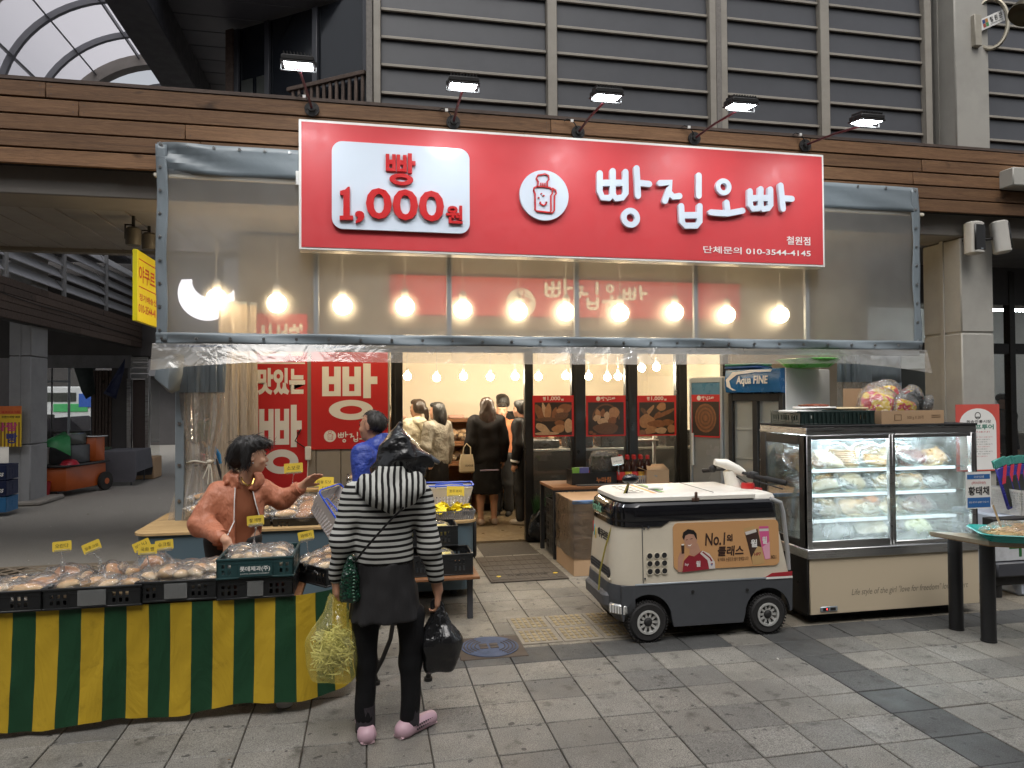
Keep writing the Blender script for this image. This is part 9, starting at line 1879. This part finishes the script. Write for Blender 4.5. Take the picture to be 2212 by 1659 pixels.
MB().box((-.13, -.165, .705), (.12, -.155, .72), 0, .003).build('pale_hem', M('lilac', (.35, .28, .36), .7), t)
tp = P(1008, 1008, 8.98); tote = thing('tote_bag', 'cream canvas tote bag hanging from the long haired person\'s hand', 'bag', (tp.x, 8.98, .80)); b = MB(); b.loft([[(x, y, z) for x, y in rrect(-w, -d, w, d, .02, 3)] for w, d, z in ((.085, .02, -.10), (.098, .045, -.08), (.095, .035, .03), (.078, .018, .13))]); b.build('canvas', M('canvas', (.58, .47, .31), .85, var=.06), tote); b = MB(); b.tube([(-.05, -.015, .12), (-.035, 0, .22), (.0, .0, .27), (.05, 0, .22), (.05, -.015, .12)], .008, 6); b.build('strap', MATS['canvas'], tote)
b = MB(); text_into(b, 'ECHOUSE', (-.02, -.02), (.08, .005), face_frame((0, -.046, 0)), 0, 0, .02); b.build('lettering', m_letterblack, tote)
t, F_, T = simple('person facing out in an orange work jacket with hair tied back inside the shop', 1085, 930, 9.75, R(160), 1.56, ('orange_jacket', fabric('peach_jacket', (.50, .19, .09))), ('trousers', m_blackmat), [((0, -.045, .045), (.080, .078, .080)), ((0, .02, .085), (.068, .07, .038))], hyaw=R(10), hem=.5)
t, F_, T = simple('person with short dark hair in black at the back of the shop', 1086, 930, 10.15, R(20), 1.68, ('black_top', MATS['black_cloth']), ('trousers', m_blackmat), HB+[((0, .02, .08), (.075, .08, .05))], hem=.6)
t, F_, T = simple('person in a black jacket with white striped cuffs half hidden by the door frame', 1128, 1000, 9.05, R(60), 1.60, ('black_jacket', fabric('black_satin', (.013, .012, .012), .5)), ('trousers', m_blackmat), HB+[((0, .0, .06), (.078, .09, .06))], hem=.56, g=.036, shoes=M('white_sneaker', (.55, .48, .40), .5))
for sd in 'LR':
 e, w0 = F_.J['el'+sd], F_.J['wr'+sd]
 for k in range(2): c = e+(w0-e)*(.90+.06*k); d = (w0-e)/np.linalg.norm(w0-e); MB().tube([c-d*.006, c+d*.006], .060, 14).build('cuff_stripe', m_white, t)
simple('person in a green jacket seen from behind far down the side lane', 446, 950, 17.2, R(-8), 1.36, ('green_jacket', fabric('moss_green', (.05, .11, .045))), ('trousers', m_blackmat), HB, hem=.6, face=False, h=.016)
t, F_, T = simple('person with a dark cap behind the glass of the right hand shop', 2168, 930, 8.9, R(190), 1.66, ('dark_top', fabric('dark_navy', (.02, .022, .03))), ('trousers', m_blackmat), [((0, -.02, .05), (.086, .095, .075)), ((0, .10, .04), (.06, .05, .012))], hem=.6, hairmat=M('cap_cloth', (.02, .022, .028), .6), h=.014)
# bread trays on the shop shelves
rn = random.Random(31)
for k, (px_, py_, wd) in enumerate([(992, 975, .62), (1120, 975, .4), (985, 1010, .35), (1190, 955, .5), (1225, 952, .3)]):
 p = P(px_, py_, 10.25); zz = min([.32, .72, 1.0, 1.2], key=lambda q: abs(q-p.z)); tr_ = thing('bread_tray', ['tray of wrapped breads on the shelf between the cardigan and the long haired person', 'tray of wrapped breads on the shelf behind the door frame', 'small tray of breads on the low shelf beside the tote bag', 'tray of breads seen under the baguette poster', 'small tray of breads seen under the basket poster'][k], 'tray', (p.x, 10.25, zz+.001), 0, 'bread trays on the shop shelves')
 MB().box((-wd/2, -.18, 0), (wd/2, .18, .03), 0, .005).build('tray', m_shelfwood, tr_); b = MB(); c2 = MB()
 for q in range(int(wd*46)): c = (rn.uniform(-wd/2+.06, wd/2-.06), rn.uniform(-.14, .12), .06+rn.uniform(0, .10)); b.ell(c, (.05, .04, .035), 10, 6, 0, None, lumpy(q)); c2.ell(c, (.062, .05, .045), 10, 7, 0, None, lumpy(q+50, .16))
 tag(b.build('wrapped_breads', m_bun, tr_), kind='stuff'); tag(c2.build('wrappers', m_cello, tr_, angle=180), kind='stuff')
for k, (px_, lb_) in enumerate([(860, 'white paper packet on the wooden ledge by the shop frame'), (985, 'pale pink packet on the wooden ledge left of the long haired person')]):
 p = P(px_, 900, 10.55); MB().box((-.12, -.08, 0), (.12, .08, .05), 0, .015).build('ledge_packet', M('pink_packet', (.62, .38, .30), .5), loc=(p.x, 10.55, zL+.001), label=lb_, cat='packet', group='packets on the ledge')
rotb = (R(10), R(52), R(-30)); cb_ = P(722, 1112, 4.45)-(Matrix.Rotation(rotb[2], 3, 'Z') @ Matrix.Rotation(rotb[1], 3, 'Y') @ Matrix.Rotation(rotb[0], 3, 'X')) @ Vector((0, 0, .11))*.68
bk2 = shop_basket('white shopping basket with blue rim tilted in front of the striped sleeve', tuple(cb_), rotb); bk2.scale = (.68,)*3
